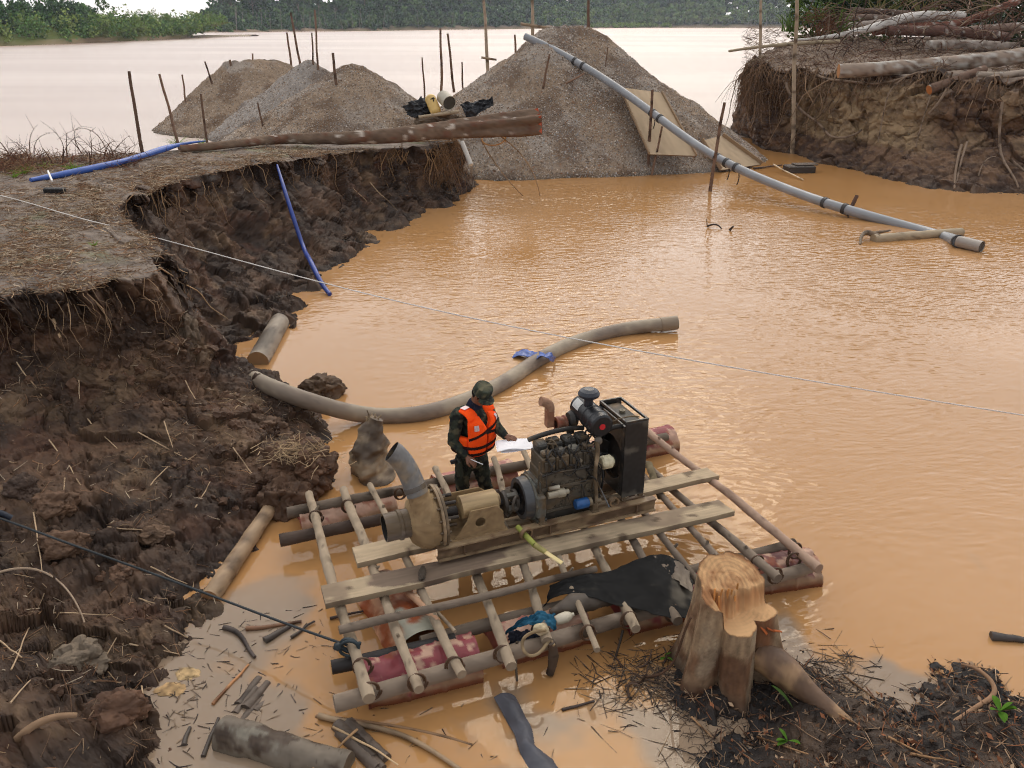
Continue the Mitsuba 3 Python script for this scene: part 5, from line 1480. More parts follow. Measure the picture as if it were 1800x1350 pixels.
tray([P(1088, 153, y=38.0), P(1163, 163, y=38.0), P(1224, 274, y=34.55), P(1141, 271, y=34.55)], .10, 'long board tray lying down the right front of the tallest heap', 'sluice_board')
A, B = HC(1232, 258, .25), HC(1268, 249, .25)
tray([A, B, P(1338, 289, .12), P(1266, 299, .12)], .16, 'low board tray at the water edge behind the leaning stake', 'sluice_board')
# floating dark box and its pale stick
q = P(1404, 302, .0)
ax = np.stack([unit([1, .12, 0]), unit([-.12, 1, 0]), [0, 0, 1.0]])
m = M().add(box(q + [0, 0, .12], [1.15, .75, .30], ax, .04), rgb(62, 52, 44), .35, 5).add(box(q + [.25, .1, .30], [.95, .55, .05], ax, .01), rgb(78, 66, 56), .35, 5).add(beam(q + [.5, .3, .3], q + [1.0, .45, .33], .06, .04), rgb(90, 76, 62), .3)
m.put('wooden_box', 'm_damp', smooth=False, label='dark waterlogged wooden box floating by the right bank', cat='box')
M().add(*branch([P(1360, 289, .25), P(1412, 316, .05)], [.03, .025], 3, rgb(206, 186, 156))).put('pale_stick', 'm_dry', label='pale straight stick leaning against the floating box', cat='stick')
M().add(*branch([P(1325, 296, .05), P(1375, 290, .06)], [.04, .03], 4, rgb(80, 62, 50))).put('floating_stick', 'm_damp', label='dark stick floating between the low board and the box', cat='stick')
m = M().add(*pole(P(1535, 421, .05), P(1690, 408, .08), .15, .13, 462, base=rgb(150, 132, 106), n=14))
m.add(*branch([P(1545, 418, .1), P(1530, 410, .18), P(1512, 430, .0)], [.1, .07, .03], 5, rgb(104, 86, 66)))
m.add(*branch([P(1535, 410, .15), P(1565, 405, .2)], [.06, .03], 6, rgb(104, 86, 66)))
m.put('drift_log', 'm_damp', label='short drift log with broken root under the end of the grey pipe', cat='log')
M().add(*branch([P(1243, 398, .03), P(1262, 396, .1), P(1268, 402, .02)], [.03, .02], 7, rgb(60, 50, 42))).add(*branch([P(1243, 398, .05), P(1242, 385, .3)], [.018, .01], 8, rgb(90, 76, 60))).put('floating_twig', 'm_damp', label='forked dark twig poking out of the middle of the pond', cat='twig')
M().add(*branch([P(1283, 404, .02), P(1289, 398, .15)], [.04, .03], 9, rgb(60, 50, 42))).put('floating_twig', 'm_damp', label='stubby twig tip right of the forked one', cat='twig')

# the big hose snaking over the pond
hz = [(396, 632, .30), (430, 655, .55), (500, 690, .62), (580, 716, .34), (660, 731, .10), (740, 727, .09), (800, 711, .08), (868, 682, .08), (930, 643, .08), (1000, 606, .08), (1080, 582, .10), (1168, 570, .16)]
q = spline([P(*a) for a in hz], 150)
v, f = tube(q, .132, 24, .03, 3, 2)
ringing = 1 + .012 * np.cos(np.repeat(np.arange(150), 24) * 2.1)
v[:3600] = np.repeat(q, 24, 0) + (v[:3600] - np.repeat(q, 24, 0)) * ringing[:, None]
c = lerp(rgb(150, 136, 116), rgb(122, 108, 94), sstep(.4, .6, fbm(v * 1.5, 3, 2))) * (.75 + .5 * fbm(v * 12, 2, 3))[:, None]
M().add((v, f), np.clip(c, 0, 1)).put('suction_hose', 'm_damp', label='thick grey suction hose curving across the pond behind the raft', cat='hose')
M().add(lathe([(-.1, .135), (-.1, .15), (.1, .15), (.1, .135)], q[8], unit(q[9] - q[7]), 24), rgb(70, 66, 60), .3).put('suction_hose__clamp', 'm_damp')
M().add(tube(np.stack([q[-2], P(1190, 567, .18)]), .145, 24), rgb(140, 124, 104), .3).put('suction_hose__end_cuff', 'm_damp')
# blue sheet thrown over the hose
s, t = np.meshgrid(np.linspace(0, 1, 40), np.linspace(0, 1, 12), indexing='ij')
mid = spline([P(905, 622, .03), P(925, 620, .10), P(945, 624, .2), P(958, 624, .27), P(974, 634, .05)], 40)
g = mid[:, None] + (t[..., None] - .5) * (np.array([.1, .32, .0]) * (1 - .35 * s[..., None])) + ((fbm(np.stack([s * 9, t * 3, s * 0], -1), 3, 2) - .5) * .12)[..., None] * [0, 0, 1]
M().add((g.reshape(-1, 3), gridf(40, 12)), rgb(52, 82, 150), .35, 9).add(((g - [0, 0, .01]).reshape(-1, 3), gridf(40, 12)), rgb(40, 62, 120)).put('blue_sheet', 'm_paint', label='crumpled blue plastic sheet draped over the thick hose', cat='plastic sheet')
M().add(*pole(P(492, 566, .10), P(453, 636, .06), .19, .20, 470, base=rgb(128, 116, 102), n=22, wob=.0, rough=.05, end=rgb(150, 122, 90))).put('cut_log', 'm_damp', label='thick grey log section half afloat by the left inlet', cat='log')
# rotten stump
a = P(655, 842, -.1)
q = np.stack([a, a + [0, .02, .3], a + [.02, .05, .62], P(661, 735, y=a[1] + .1)])
v, f = tube(spline(q, 60), [.36, .32, .25, .18, .10], 40, .5, 5, 4.5)
n1, n2 = fbm(v * 5, 4, 7), fbm(v * [22, 22, 6], 3, 8)
c = lerp(rgb(86, 72, 58), rgb(140, 122, 98), sstep(.4, .65, n1)) * (.45 + 1.0 * n2)[:, None]
m = M().add((v, f), np.clip(c, 0, 1))
tp = P(661, 738, y=a[1] + .1)
for k in range(9):
    m.add(*branch([tp + rng.normal(size=3) * [.06, .05, .02] - [0, 0, .1], tp + rng.normal(size=3) * [.07, .05, .04] + [0, 0, .09]], [.03, .006], 480 + k, rgb(150, 130, 102), 5, 5))
m.put('rotten_stump', 'm_damp', label='splintered rotten stump standing in the water behind the pump', cat='stump')
M().add(*pole(P(368, 1052, .06), P(480, 886, .12), .105, .09, 490, base=rgb(142, 118, 92), n=16, wob=.015, end=rgb(150, 110, 76))).put('shore_log', 'm_damp', label='pale muddy log lying along the left water edge beside the raft', cat='log')
# white cord and dark mooring rope
q = np.vstack([spline([HL(-20, 342, .03), HL(60, 362, .03), HL(130, 383, .03), HL(184, 398, .04)], 14)[:-1], spline([HL(184, 398, .04), P(560, 495, y=11.9), P(900, 574, y=10.2), P(1300, 648, y=9.3), P(1800, 730, y=8.4), P(2300, 806, y=7.9)], 60)])
M().add(tube(q, [.009, .009, .0085, .0075, .007], 6), rgb(214, 208, 200), .06).put('stretched_line', 'm_dry', label='taut white cord stretched across the whole pond', cat='cord')
q0 = P(610, 1134, .47)
rd = lambda x, y, k: P(x, y, y=HL(x, y)[1] - k)  # noqa: E731
q = spline([rd(-10, 908, .06), rd(8, 914, .12), rd(120, 955, .35), rd(240, 998, .35), P(430, 1069, y=6.75), q0], 50)
M().add(tube(q, .013, 7), rgb(40, 44, 46), .2, 20).add(tube(spline([HL(-12, 902, .03), HL(6, 912, .07), HL(22, 917, .05)], 10), .035, 8, .4), rgb(34, 40, 52)).put('mooring_rope', 'm_damp', label='dark mooring rope from the mud bank to the raft corner', cat='rope')
th = np.linspace(0, 6 * np.pi, 70)
M().add(tube(q0 + np.stack([.085 * np.cos(th) + .02, .02 * np.cos(th * .7) + th * .004 - .03, .08 * np.sin(th) - .02], 1), .016, 6), rgb(40, 50, 54), .2).add(blob(q0 + [-.08, -.02, 0], .04, 3, 2, .4), rgb(36, 44, 48)).put('mooring_rope__knot', 'm_damp')

# ---------------------------------------------------------------- cloths on the raft
def cloth(top, low, n, w, amp, seed, freq=7.0, drop=None):
    a, b = spline(top, n), spline(low, n)
    s, t = np.meshgrid(np.linspace(0, 1, n), np.linspace(0, 1, w), indexing='ij')
    g = a[:, None] * (1 - t[..., None]) + b[:, None] * t[..., None]
    fold = fbm(np.stack([s * freq, t * freq * .4, s * 0 + seed], -1), 3, seed) - .5
    fine = fbm(np.stack([s * freq * 5, t * freq * 2.2, s * 0], -1), 3, seed + 1) - .5
    g = g + (fold * amp + fine * amp * .22)[..., None] * np.array([0, -.3, 1])
    g = g + np.array([1, .4, 0]) * (fbm(np.stack([t * 4, s * 9, s * 0], -1), 2, seed + 4) - .5)[..., None] * .06
    return g


def put_cloth(g, col, key, mat='m_damp', dust=None, th=.006, **kw):
    v = g.reshape(-1, 3)
    c = np.asarray(col)[None] * (.6 + .8 * fbm(v * 6, 3, 2))[:, None]
    if dust is not None:
        c = lerp(c, np.asarray(dust)[None] * (.7 + .5 * fbm(v * 20, 2, 3))[:, None], sstep(.52, .72, fbm(v * 3.5 + 4, 4, 6)) * .75)
    M().add((v, gridf(*g.shape[:2])), np.clip(c, 0, 1)).add((v - [0, 0, th], gridf(*g.shape[:2])), np.clip(c, 0, 1) * .8).put(key, mat, **kw)


g = cloth([P(968, 1030, .46), P(1030, 1010, .52), P(1100, 992, .54), P(1150, 977, .60), P(1216, 1002, .48)], [P(951, 1078, .25), P(985, 1046, .44), P(1050, 1052, .46), P(1120, 1070, .46), P(1218, 1088, .42)], 80, 34, .09, 3, 5)
put_cloth(g, rgb(30, 29, 28), 'black_tarp', 'm_dry', dust=rgb(104, 97, 86), label='dusty black tarpaulin thrown over the poles at the front of the raft', cat='tarpaulin')
g = cloth([P(1150, 977, .61), P(1185, 985, .58), P(1214, 1003, .52)], [P(1168, 1004, .55), P(1192, 1022, .54), P(1216, 1040, .50)], 30, 14, .04, 8)
put_cloth(g, rgb(96, 82, 68), 'black_tarp__turned_flap', dust=rgb(130, 118, 100), label='turned over brownish flap')
q = spline([P(968, 1078, .3), P(1000, 1065, .36), P(1040, 1056, .36), P(1075, 1052, .34)], 30)
M().add(tube(q, [.05, .1, .11, .07], 16, .4, 3, 5), rgb(88, 78, 68), .4, 8).put('black_tarp__rolled_edge', 'm_damp')
g = cloth([P(905, 1098, .46), P(930, 1082, .52), P(955, 1075, .50), P(975, 1080, .42)], [P(880, 1122, .30), P(905, 1105, .42), P(940, 1098, .46), P(976, 1108, .30)], 50, 24, .10, 12, 9)
put_cloth(g, rgb(44, 92, 116), 'blue_rag', 'm_dry', label='crumpled teal blue rag over a pole at the front of the raft', cat='rag')
g = cloth([P(896, 1112, .40), P(920, 1106, .46), P(956, 1112, .40)], [P(898, 1136, .28), P(925, 1128, .34), P(958, 1132, .28)], 40, 22, .12, 14, 8)
put_cloth(g, rgb(42, 44, 54), 'dark_rag', 'm_dry', label='dark wet rag bundled below the teal rag', cat='rag')
M().add(blob(P(951, 1106, .50), .062, 4, 3, .3, 2, (1.2, .8, .9)), rgb(176, 160, 130), .3, 20).put('pale_rag', 'm_dry', label='small knotted pale rag on the teal rag', cat='rag')
M().add(lathe([(-.09, .001), (-.085, .045), (-.03, .055), (.03, .055), (.07, .04), (.09, .02), (.11, .018), (.11, .001)], P(991, 1086, .36), unit([1, .3, .2]), 20), rgb(196, 186, 164), .15).put('plastic_bottle', 'm_paint', label='pale plastic bottle lodged beside the black tarpaulin', cat='bottle')
q = spline([P(958, 1108, .55), P(935, 1112, .58), P(918, 1132, .45), P(926, 1150, .38), P(950, 1146, .38), P(968, 1126, .42), P(974, 1135, .40)], 50)
M().add(tube(q, .016, 7), rgb(140, 120, 92), .3, 20).put('tan_rope', 'm_dry', label='loose tan rope looped over the front log of the raft', cat='rope')
M().add(*branch([P(968, 1128, .42), P(973, 1150, .25), P(966, 1185, .02)], [.04, .05, .04], 33, rgb(70, 58, 48))).put('rag_strip', 'm_damp', label='dark strip of rag hanging from the front log into the water', cat='rag')
M().add(*branch([P(909, 1128, .38), P(907, 1160, .2), P(909, 1197, .0)], [.014, .012, .012], 34, rgb(80, 68, 56))).put('loose_cord', 'm_damp', label='thin dark cord hanging from the raft into the water', cat='cord')
M().add(*branch([P(1095, 1108, .3), P(1088, 1135, .15), P(1080, 1160, .0)], [.014, .012], 35, rgb(60, 50, 42))).put('loose_cord', 'm_damp', label='thin dark cord hanging left of the stump', cat='cord')
M().add(*branch([P(1140, 815, .5), P(1150, 845, .45), P(1160, 875, .4)], [.05, .06, .03], 36, rgb(104, 92, 70), rough=.5)).put('rag_strip', 'm_dry', label='tattered rag hanging behind the radiator', cat='rag')

# ---------------------------------------------------------------- the near right shore and the felled tree's stump
land = Polygon([P(*q)[:2] for q in [(1165, 1205), (1195, 1178), (1260, 1165), (1340, 1152), (1400, 1158), (1440, 1195), (1480, 1228), (1560, 1240), (1630, 1212), (1680, 1172), (1735, 1185), (1790, 1235), (1880, 1300), (2100, 1420), (2100, 1900), (1240, 1900), (1236, 1360), (1270, 1320), (1335, 1290), (1300, 1262), (1240, 1250), (1190, 1232)]])
x, y = np.meshgrid(np.linspace(.6, 6.2, 330), np.linspace(3.0, 6.9, 240), indexing='ij')
import shapely
sd = shapely.distance(shapely.points(x, y), land.boundary) * np.where(shapely.contains_xy(land, x, y), 1, -1)
q = np.stack([x, y, x * 0], -1)
qf = q.reshape(-1, 3)
w1, w2, wr = worley(qf * 7, 71)
h = np.clip(sd, -.5, 1.2) * .30 + .02 + (fbm(q * 2.2, 4, 72) - .5) * .22 * np.clip(sd * 3 + .6, 0, 1) + (fbm(q * 11, 3, 73) - .5) * .06 + ((wr - .5) * .05).reshape(x.shape)
g = np.stack([x, y, h], -1)
v = g.reshape(-1, 3)
n1, n2, n3 = fbm(v * 2.5, 4, 74), fbm(v * 11, 3, 75), fbm(v * 40, 2, 76)
c = lerp(rgb(40, 32, 27), rgb(74, 57, 43), sstep(.35, .7, n1)) * (.5 + .5 * n2 + .5 * n3)[:, None]
c = lerp(c, rgb(30, 28, 28), sstep(.16, .02, v[:, 2]) * .8)
M().add((v, gridf(330, 240)), np.clip(c, 0, 1)).put('near_shore', 'm_mud', label='dark littered mud shore at the lower right', kind='structure')
HS = Hit(v)

SC = P(1275, 1195, 0) + [0, .12, 0]
RT, FW = unit([1, .25, 0]), unit([.25, -1, 0])              # to the right, and towards the front
nth, nz, nr = 220, 70, 70
th = np.linspace(0, 2 * np.pi, nth, endpoint=False)


def stump_r(t, z):
    """Radius of the trunk: buttresses that flare towards the ground."""
    flare = np.exp(-np.clip(z, 0, 2) * 2.6)
    r = .275 + .10 * np.exp(-np.clip(z, 0, 2) * 1.2)
    for a, w, k, base in ((-1.75, .33, .16, .05), (-.55, .30, .40, .06), (-2.75, .35, .16, .05), (.9, .5, .18, .03), (2.3, .5, .15, .03)):
        d = np.angle(np.exp(1j * (t - a)))
        r = r + np.exp(-(d / w) ** 2) * (k * flare + base)
    for a, k in ((-1.12, .12), (-2.25, .07)):               # deep creases between them
        d = np.angle(np.exp(1j * (t - a)))
        r = r - np.exp(-(d / .09) ** 2) * k * (.45 + .55 * np.clip(1 - z, 0, 1))
    return r + (fbm(np.stack([np.cos(t) * 5, np.sin(t) * 5, z * 1.2], -1), 3, 77) - .5) * .07 + (fbm(np.stack([np.cos(t) * 22, np.sin(t) * 22, z * 2], -1), 2, 78) - .5) * .018


def cut_h(p):
    """Height of the felling cut: low notch at the front right, high back with a torn step between."""
    a, b = (p - SC) @ RT, (p - SC) @ FW
    e = np.minimum(b * .95 + a * .10 - .02, (a + .25) * 1.3) + .012 * np.sin(a * 40) + (fbm(np.stack([a * 14, b * 3, a * 0], -1), 3, 79) - .5) * .10
    low = .77 + .14 * a - .05 * b
    high = 1.03 - .42 * b - .04 * a + (fbm(np.stack([a * 5, b * 5, a * 0], -1), 3, 80) - .5) * .07
    s = sstep(.02, .09, e)
    fibre = (noise(np.stack([a * 46, b * 9, a * 0], -1), 5) - .5) * .10 * s * (1 - s) * 4
    return high * (1 - s) + low * s + fibre, s


tt, zz = np.meshgrid(th, np.linspace(0, 1, nz), indexing='ij')
dirs = np.cos(th)[:, None] * RT - np.sin(th)[:, None] * FW
top_rim = SC + dirs * stump_r(th, np.full(nth, 1.0))[:, None]
hz_, _ = cut_h(top_rim)
z = -.25 + (hz_[:, None] + .25) * zz
r = stump_r(tt, z)
g = SC + dirs[:, None] * r[..., None] + z[..., None] * np.array([0, 0, 1.0])
v = g.reshape(-1, 3)
n1, n2, n3 = fbm(v * 3, 4, 81), fbm(v * [26, 26, 5], 3, 82), fbm(v * 60, 2, 83)
c = lerp(rgb(142, 118, 92), rgb(98, 70, 50), sstep(.4, .62, n1)) * (.2 + 1.1 * n2 + .5 * n3)[:, None]
c = lerp(c, rgb(158, 140, 116) * (.5 + .8 * n3)[:, None], sstep(.55, .7, fbm(v * [5, 5, 2] + 3, 4, 86)) * .6)
c = lerp(c, rgb(116, 70, 42) * (.5 + .9 * n2)[:, None], sstep(.5, .62, fbm(v * [2.2, 2.2, 1] + 9, 3, 84)) * (((v - SC) @ RT) > .12) * .8)
c = lerp(c, rgb(62, 46, 36), sstep(.25, .0, v[:, 2] + .25 * (n1 - .5)) * .85)
ST_ = thing('tree_stump', 'big fresh tree stump with stepped orange cut at the front right', 'tree stump')
M().add((v, gridf(nth, nz)), np.clip(c, 0, 1)).add((np.vstack([g[-1], g[0]]), gridf(2, nz)), np.vstack([c.reshape(nth, nz, 3)[-1], c.reshape(nth, nz, 3)[0]])).put(ST_ + 'trunk', 'm_bark')
rho = np.linspace(0, 1, nr)
pr = SC[None, None] + dirs[:, None] * (rho[None, :] * (stump_r(th, hz_)[:, None] + .003))[..., None]
hh, s_ = cut_h(pr)
edge_pull = sstep(.93, 1.0, rho)[None] * 0
pr[..., 2] = hh + .002
v = pr.reshape(-1, 3)
a, b = (v - SC) @ RT, (v - SC) @ FW
st = noise(np.stack([a * 60, b * 12, v[:, 2] * 2], -1), 6)
n1 = fbm(v * 8, 4, 85)
c = lerp(rgb(196, 154, 110), rgb(150, 104, 68), sstep(.35, .7, n1)) * (.75 + .35 * st)[:, None]
mid = (s_ * (1 - s_) * 4).ravel()
c = lerp(c, rgb(150, 92, 50) * (.5 + .9 * st)[:, None], np.clip(mid, 0, 1) * .7)
c *= (1 - .14 * (np.sin(np.hypot(a, b) * 150 + 4 * n1) > .3) * (1 - np.clip(mid, 0, 1)))[:, None]
c = lerp(c, rgb(226, 184, 134), np.clip(s_.ravel(), 0, 1) * sstep(.3, .6, n1) * .6)
rr_ = np.tile(rho, nth)
c = lerp(c, rgb(110, 78, 52), sstep(.94, .99, rr_) * .7)
M().add((v, gridf(nth, nr)), np.clip(c, 0, 1)).add((np.vstack([pr[-1], pr[0]]), gridf(2, nr)), np.vstack([c.reshape(nth, nr, 3)[-1], c.reshape(nth, nr, 3)[0]])).put(ST_ + 'cut_face', 'm_bark', label='fresh orange cut face with torn step')
for k in range(9):                                        # splinters left standing in the step
    a = SC + RT * rng.uniform(-.22, .02) + FW * rng.uniform(.05, .10)
    M().add(beam(a + [0, 0, .78], a + [rng.normal() * .015, rng.normal() * .01, .98 + rng.uniform(0, .12)], .018, .01, up=FW, ch=.003), rgb(190, 132, 76) * rng.uniform(.6, 1.1), .2).put(ST_ + 'splinter', 'm_dry', smooth=False)
q = spline([P(1340, 1150, .35), P(1385, 1185, .30), P(1430, 1225, .22), P(1475, 1262, .16), P(1508, 1285, .10)], 50)
v, f = tube(q, [.17, .15, .10, .085, .06], 22, .15, 6, 4)
n1, n2 = fbm(v * 4, 4, 3), fbm(v * 16, 3, 4)
c = lerp(rgb(98, 74, 56), rgb(150, 118, 86), sstep(.42, .6, n1)) * (.55 + .8 * n2)[:, None]
M().add((v, f), np.clip(c, 0, 1)).put(ST_ + 'root', 'm_damp', label='thick root running down to the right')
m = M()
for k in range(5):
    m.add(beam(P(1312 + k * 12, 1090 + k * 4, .72) + [0, -.02, 0], P(1322 + k * 12, 1108 + rng.uniform(-8, 8), .66) + [0, -.05, 0], .03, .012), rgb(176, 96, 54) * rng.uniform(.6, 1.1), .2)
m.put(ST_ + 'torn_bark', 'm_dry', smooth=False, label='reddish torn bark', kind=None)
M().add(tube(spline([P(1215, 1085, .85), P(1190, 1150, .4), P(1160, 1185, .1), P(1130, 1190, .02)], 20), .012, 6), rgb(84, 62, 48), .3).put('hanging_vine', 'm_dry', label='thin vine drooping from the left side of the big stump', cat='vine')
# leaf shoots
for (x, y), L, lab in (((1318, 1188), .24, 'single green leaf growing out of the crease of the big stump'), ((1755, 1258), .17, 'small bright green seedling on the dark shore at the right'), ((1383, 1310), .14, 'tiny green sprout at the bottom edge below the root'), ((1168, 1155), .10, 'small light green sprout in the floating debris left of the stump')):
    a = (SC + FW * .56 + RT * .16 + [0, 0, .30]) if x == 1318 else HS(x, y, .05) if x > 1200 else P(x, y, .05)
    m = M()
    for k in range(1 if x == 1318 else 4 if x != 1755 else 6):
        t, s = np.meshgrid(np.linspace(0, 1, 9), np.linspace(-1, 1, 5), indexing='ij')
        d = unit([.75, -.5, -.35]) if x == 1318 else unit([rng.normal(), rng.normal(), .8])
        sd_ = unit(np.cross(d, [0, .5, 1]))
        wdt = np.sin(t * np.pi) ** .8 * L * .22
        gq = a + d * (t * L)[..., None] + sd_ * (s * wdt)[..., None] + np.array([0, 0, 1]) * (np.abs(s) * wdt * .4 - t ** 2 * L * .3)[..., None]
        m.add((gq.reshape(-1, 3), gridf(9, 5)), rgb(92, 132, 50) if x != 1318 else rgb(86, 112, 58), .2, 20)
    m.put('seedling', 'm_leaf', label=lab, cat='plant')
M().add(*branch([P(1690, 1168, .10), P(1730, 1185, .16), P(1748, 1210, .18), P(1722, 1240, .2), P(1668, 1275, .17), P(1622, 1303, .12)], [.012, .022, .024, .022, .02, .018], 500, rgb(136, 106, 82), 8)).put('curved_branch', 'm_dry', label='smooth curved tan branch on the dark shore at the lower right', cat='branch')
sticks([[(1480, 1190), (1540, 1235)], [(1500, 1185), (1545, 1225)], [(1185, 1205), (1300, 1240)], [(1215, 1265), (1250, 1300)], [(1440, 1240), (1500, 1275)], [(1600, 1330), (1680, 1345)], [(1560, 1300), (1620, 1330)], [(1330, 1300), (1420, 1330)]], HS, .012, rgb(150, 116, 84), 'dead_stick', 'brown twig', 'stick', 'twigs round the big stump', 510)
# litter: leaves and twigs over the shore, drifting out to its left
sv = HS.v[(HS.v[:, 2] > -.01) & (HS.v[:, 1] < 6.8)]
sel = sv[rng.choice(len(sv), 5200)] + rng.normal(size=(5200, 3)) * [.02, .02, .008] + [0, 0, .012]
pal2 = np.array([rgb(104, 78, 58), rgb(140, 112, 88), rgb(70, 52, 42), rgb(168, 140, 112), rgb(50, 42, 38), rgb(128, 82, 56)])
M().add(*leaf_quads(sel[:2600], rng.uniform(.02, .085, 2600), rng, pal2[rng.choice(6, 2600)], 0, .5)).put('leaf_litter', 'm_dry', smooth=False, label='dead leaves and chips over the near shore', cat='leaf litter', kind='stuff')
d_ = rng.normal(size=(2600, 3)) * [1, 1, .35]
M().add(*strands(sel[2600:], d_, rng.uniform(.04, .28, 2600), rng.uniform(.002, .006, 2600), pal2[rng.choice(6, 2600)], 88)).put('twig_litter', 'm_dry', label='small dark twigs over the near shore', cat='twigs', kind='stuff')


def afloat(boxes, n, seed, key, label, Lr=(.03, .2), cols=None):
    rg = np.random.default_rng(seed)
    c = []
    for cx, cy, sx, sy, k in boxes:
        c += [P(rg.normal(cx, sx), min(rg.normal(cy, sy), 1400), .004) for _ in range(int(n * k))]
    c = np.array(c)
    v_ = rg.normal(size=(len(c), 3)) * [1, .8, .06]
    cols = np.array([rgb(62, 52, 46), rgb(92, 76, 62), rgb(44, 38, 36), rgb(130, 108, 84)]) if cols is None else cols
    M().add(*strands(c, v_, rg.uniform(*Lr, len(c)), rg.uniform(.002, .006, len(c)), cols[rg.choice(len(cols), len(c))], seed)).put(key, 'm_damp', label=label, cat='debris', kind='stuff')


afloat([(1130, 1185, 45, 28, .30), (1200, 1215, 35, 25, .25), (1110, 1215, 60, 35, .1), (1470, 1195, 45, 30, .2), (1250, 1300, 45, 40, .15)], 900, 21, 'floating_twigs', 'tangle of dark twigs afloat round the big stump', (.05, .35))
afloat([(390, 1170, 60, 50, .35), (330, 1240, 35, 45, .25), (480, 1110, 55, 25, .15), (700, 1290, 170, 40, .15), (520, 1230, 110, 70, .10)], 270, 22, 'floating_scraps', 'small twigs and scraps afloat in the lower left corner of the pond', (.02, .16))
for k in range(7):                                        # brush standing out of the water left of the stump
    a = P(rng.uniform(1085, 1195), rng.uniform(1165, 1240), -.02)
    b = a + np.array([rng.normal() * .18, rng.normal() * .1, rng.uniform(.08, .3)])
    M().add(*branch([a, (a + b) / 2 + rng.normal(size=3) * .03, b], [.014, .006], 520 + k, rgb(76, 58, 46), 5)).put('drowned_twig', 'm_damp', label=('tallest', 'thin', 'crooked', 'short', 'leaning', 'dark', 'thick')[k] + ' drowned twig poking up left of the big stump', cat='twig', group='drowned twigs beside the stump')
# wood afloat at the lower left
for pts, z, r, c, nm, lab, cat in (([(393, 1103), (425, 1120), (440, 1145), (448, 1155)], .02, .03, rgb(72, 62, 56), 'floating_branch', 'dark forked branch afloat right of the mud corner', 'branch'), ([(432, 1105), (530, 1092)], .02, .025, rgb(120, 86, 62), 'floating_stick', 'reddish straight stick afloat under the mooring rope', 'stick'),
                               ([(465, 1126), (510, 1100)], .02, .04, rgb(74, 66, 60), 'floating_branch', 'broad split piece of dark wood afloat under the rope', 'branch'), ([(512, 1120), (553, 1092)], .02, .018, rgb(70, 62, 56), 'floating_stick', 'thin dark stick afloat beside the raft corner', 'stick'),
                               ([(374, 1238), (437, 1168)], .01, .018, rgb(166, 116, 76), 'floating_stick', 'orange brown stick afloat in the lower left scum', 'stick'), ([(323, 1310), (334, 1278)], .01, .025, rgb(70, 62, 56), 'floating_stick', 'short dark stick nearest the mud at the bottom left', 'stick'),
                               ([(357, 1330), (384, 1262)], .01, .022, rgb(64, 56, 50), 'floating_stick', 'long dark stick afloat above the half sunk log', 'stick'), ([(580, 1087), (640, 1074)], .02, .018, rgb(62, 50, 44), 'floating_stick', 'dark stick tip under the left end of the raft', 'stick'),
                               ([(560, 1258), (640, 1275), (700, 1290), (760, 1320), (812, 1355)], .03, .03, rgb(140, 118, 92), 'floating_branch', 'long bent pale branch afloat below the raft', 'branch'), ([(555, 1260), (660, 1272), (760, 1290), (830, 1310)], -.005, .022, rgb(130, 100, 72), 'floating_branch', 'long drowned branch lying beside the bent pale one', 'branch'),
                               ([(585, 1278), (700, 1345)], .06, .012, rgb(176, 148, 112), 'floating_stick', 'thin pale stick crossing the slab of wood at the bottom', 'stick'), ([(628, 1282), (548, 1352)], .09, .012, rgb(166, 130, 92), 'floating_stick', 'thin tan stick crossing the half sunk log', 'stick'),
                               ([(988, 1248), (1045, 1232)], .01, .016, rgb(60, 48, 42), 'floating_twig', 'dark twig afloat below the right part of the raft', 'twig'), ([(1742, 1118), (1800, 1125)], .03, .05, rgb(66, 60, 56), 'floating_branch', 'dark wood afloat at the right edge of the picture', 'branch'),
                               ([(500, 948), (560, 944)], .0, .015, rgb(50, 44, 40), 'floating_twig', 'dark twig in the water under the back left pole', 'twig')):
    M().add(*branch([P(*p, z) for p in pts], [r, r * .6], int(pts[0][0]), c, 7, wob=.06)).put(nm, 'm_damp', label=lab, cat=cat)
(v, f), c = pole(P(392, 1290, .04), P(612, 1352, .03), .155, .13, 530, base=rgb(96, 86, 74), n=34, rough=.24, k=110, end=rgb(96, 84, 70), dark=.55)
n1, n2 = fbm(v * 6 + 3, 4, 3), fbm(v * [30, 30, 30], 3, 4)
c = lerp(c, rgb(66, 52, 40) * (.5 + .9 * n2)[:, None], sstep(.48, .6, n1))
c = lerp(c, rgb(128, 122, 108) * (.5 + .9 * n2)[:, None], sstep(.6, .7, fbm(v * 9, 4, 9)) * .7)
M().add((v, f), np.clip(c, 0, 1)).put('sunken_log', 'm_damp', label='grey half sunk log at the bottom edge left of the middle', cat='log')
def old_wood(a, b, w, h, seed, key, label):
    """A split, rotten piece of timber."""
    m = M()
    for k in range(6):
        o = np.array([rng.normal() * w * .28, rng.normal() * w * .28, rng.normal() * h * .3])
        (v, f), c = pole(P(*a) + o, P(*b) + o * 1.2, w * rng.uniform(.22, .36), None, seed + k, base=rgb(86, 74, 64), n=9, rough=.45, k=26)
        m.add((v, f), c)
    m.put(key, 'm_damp', label=label, cat='wood')


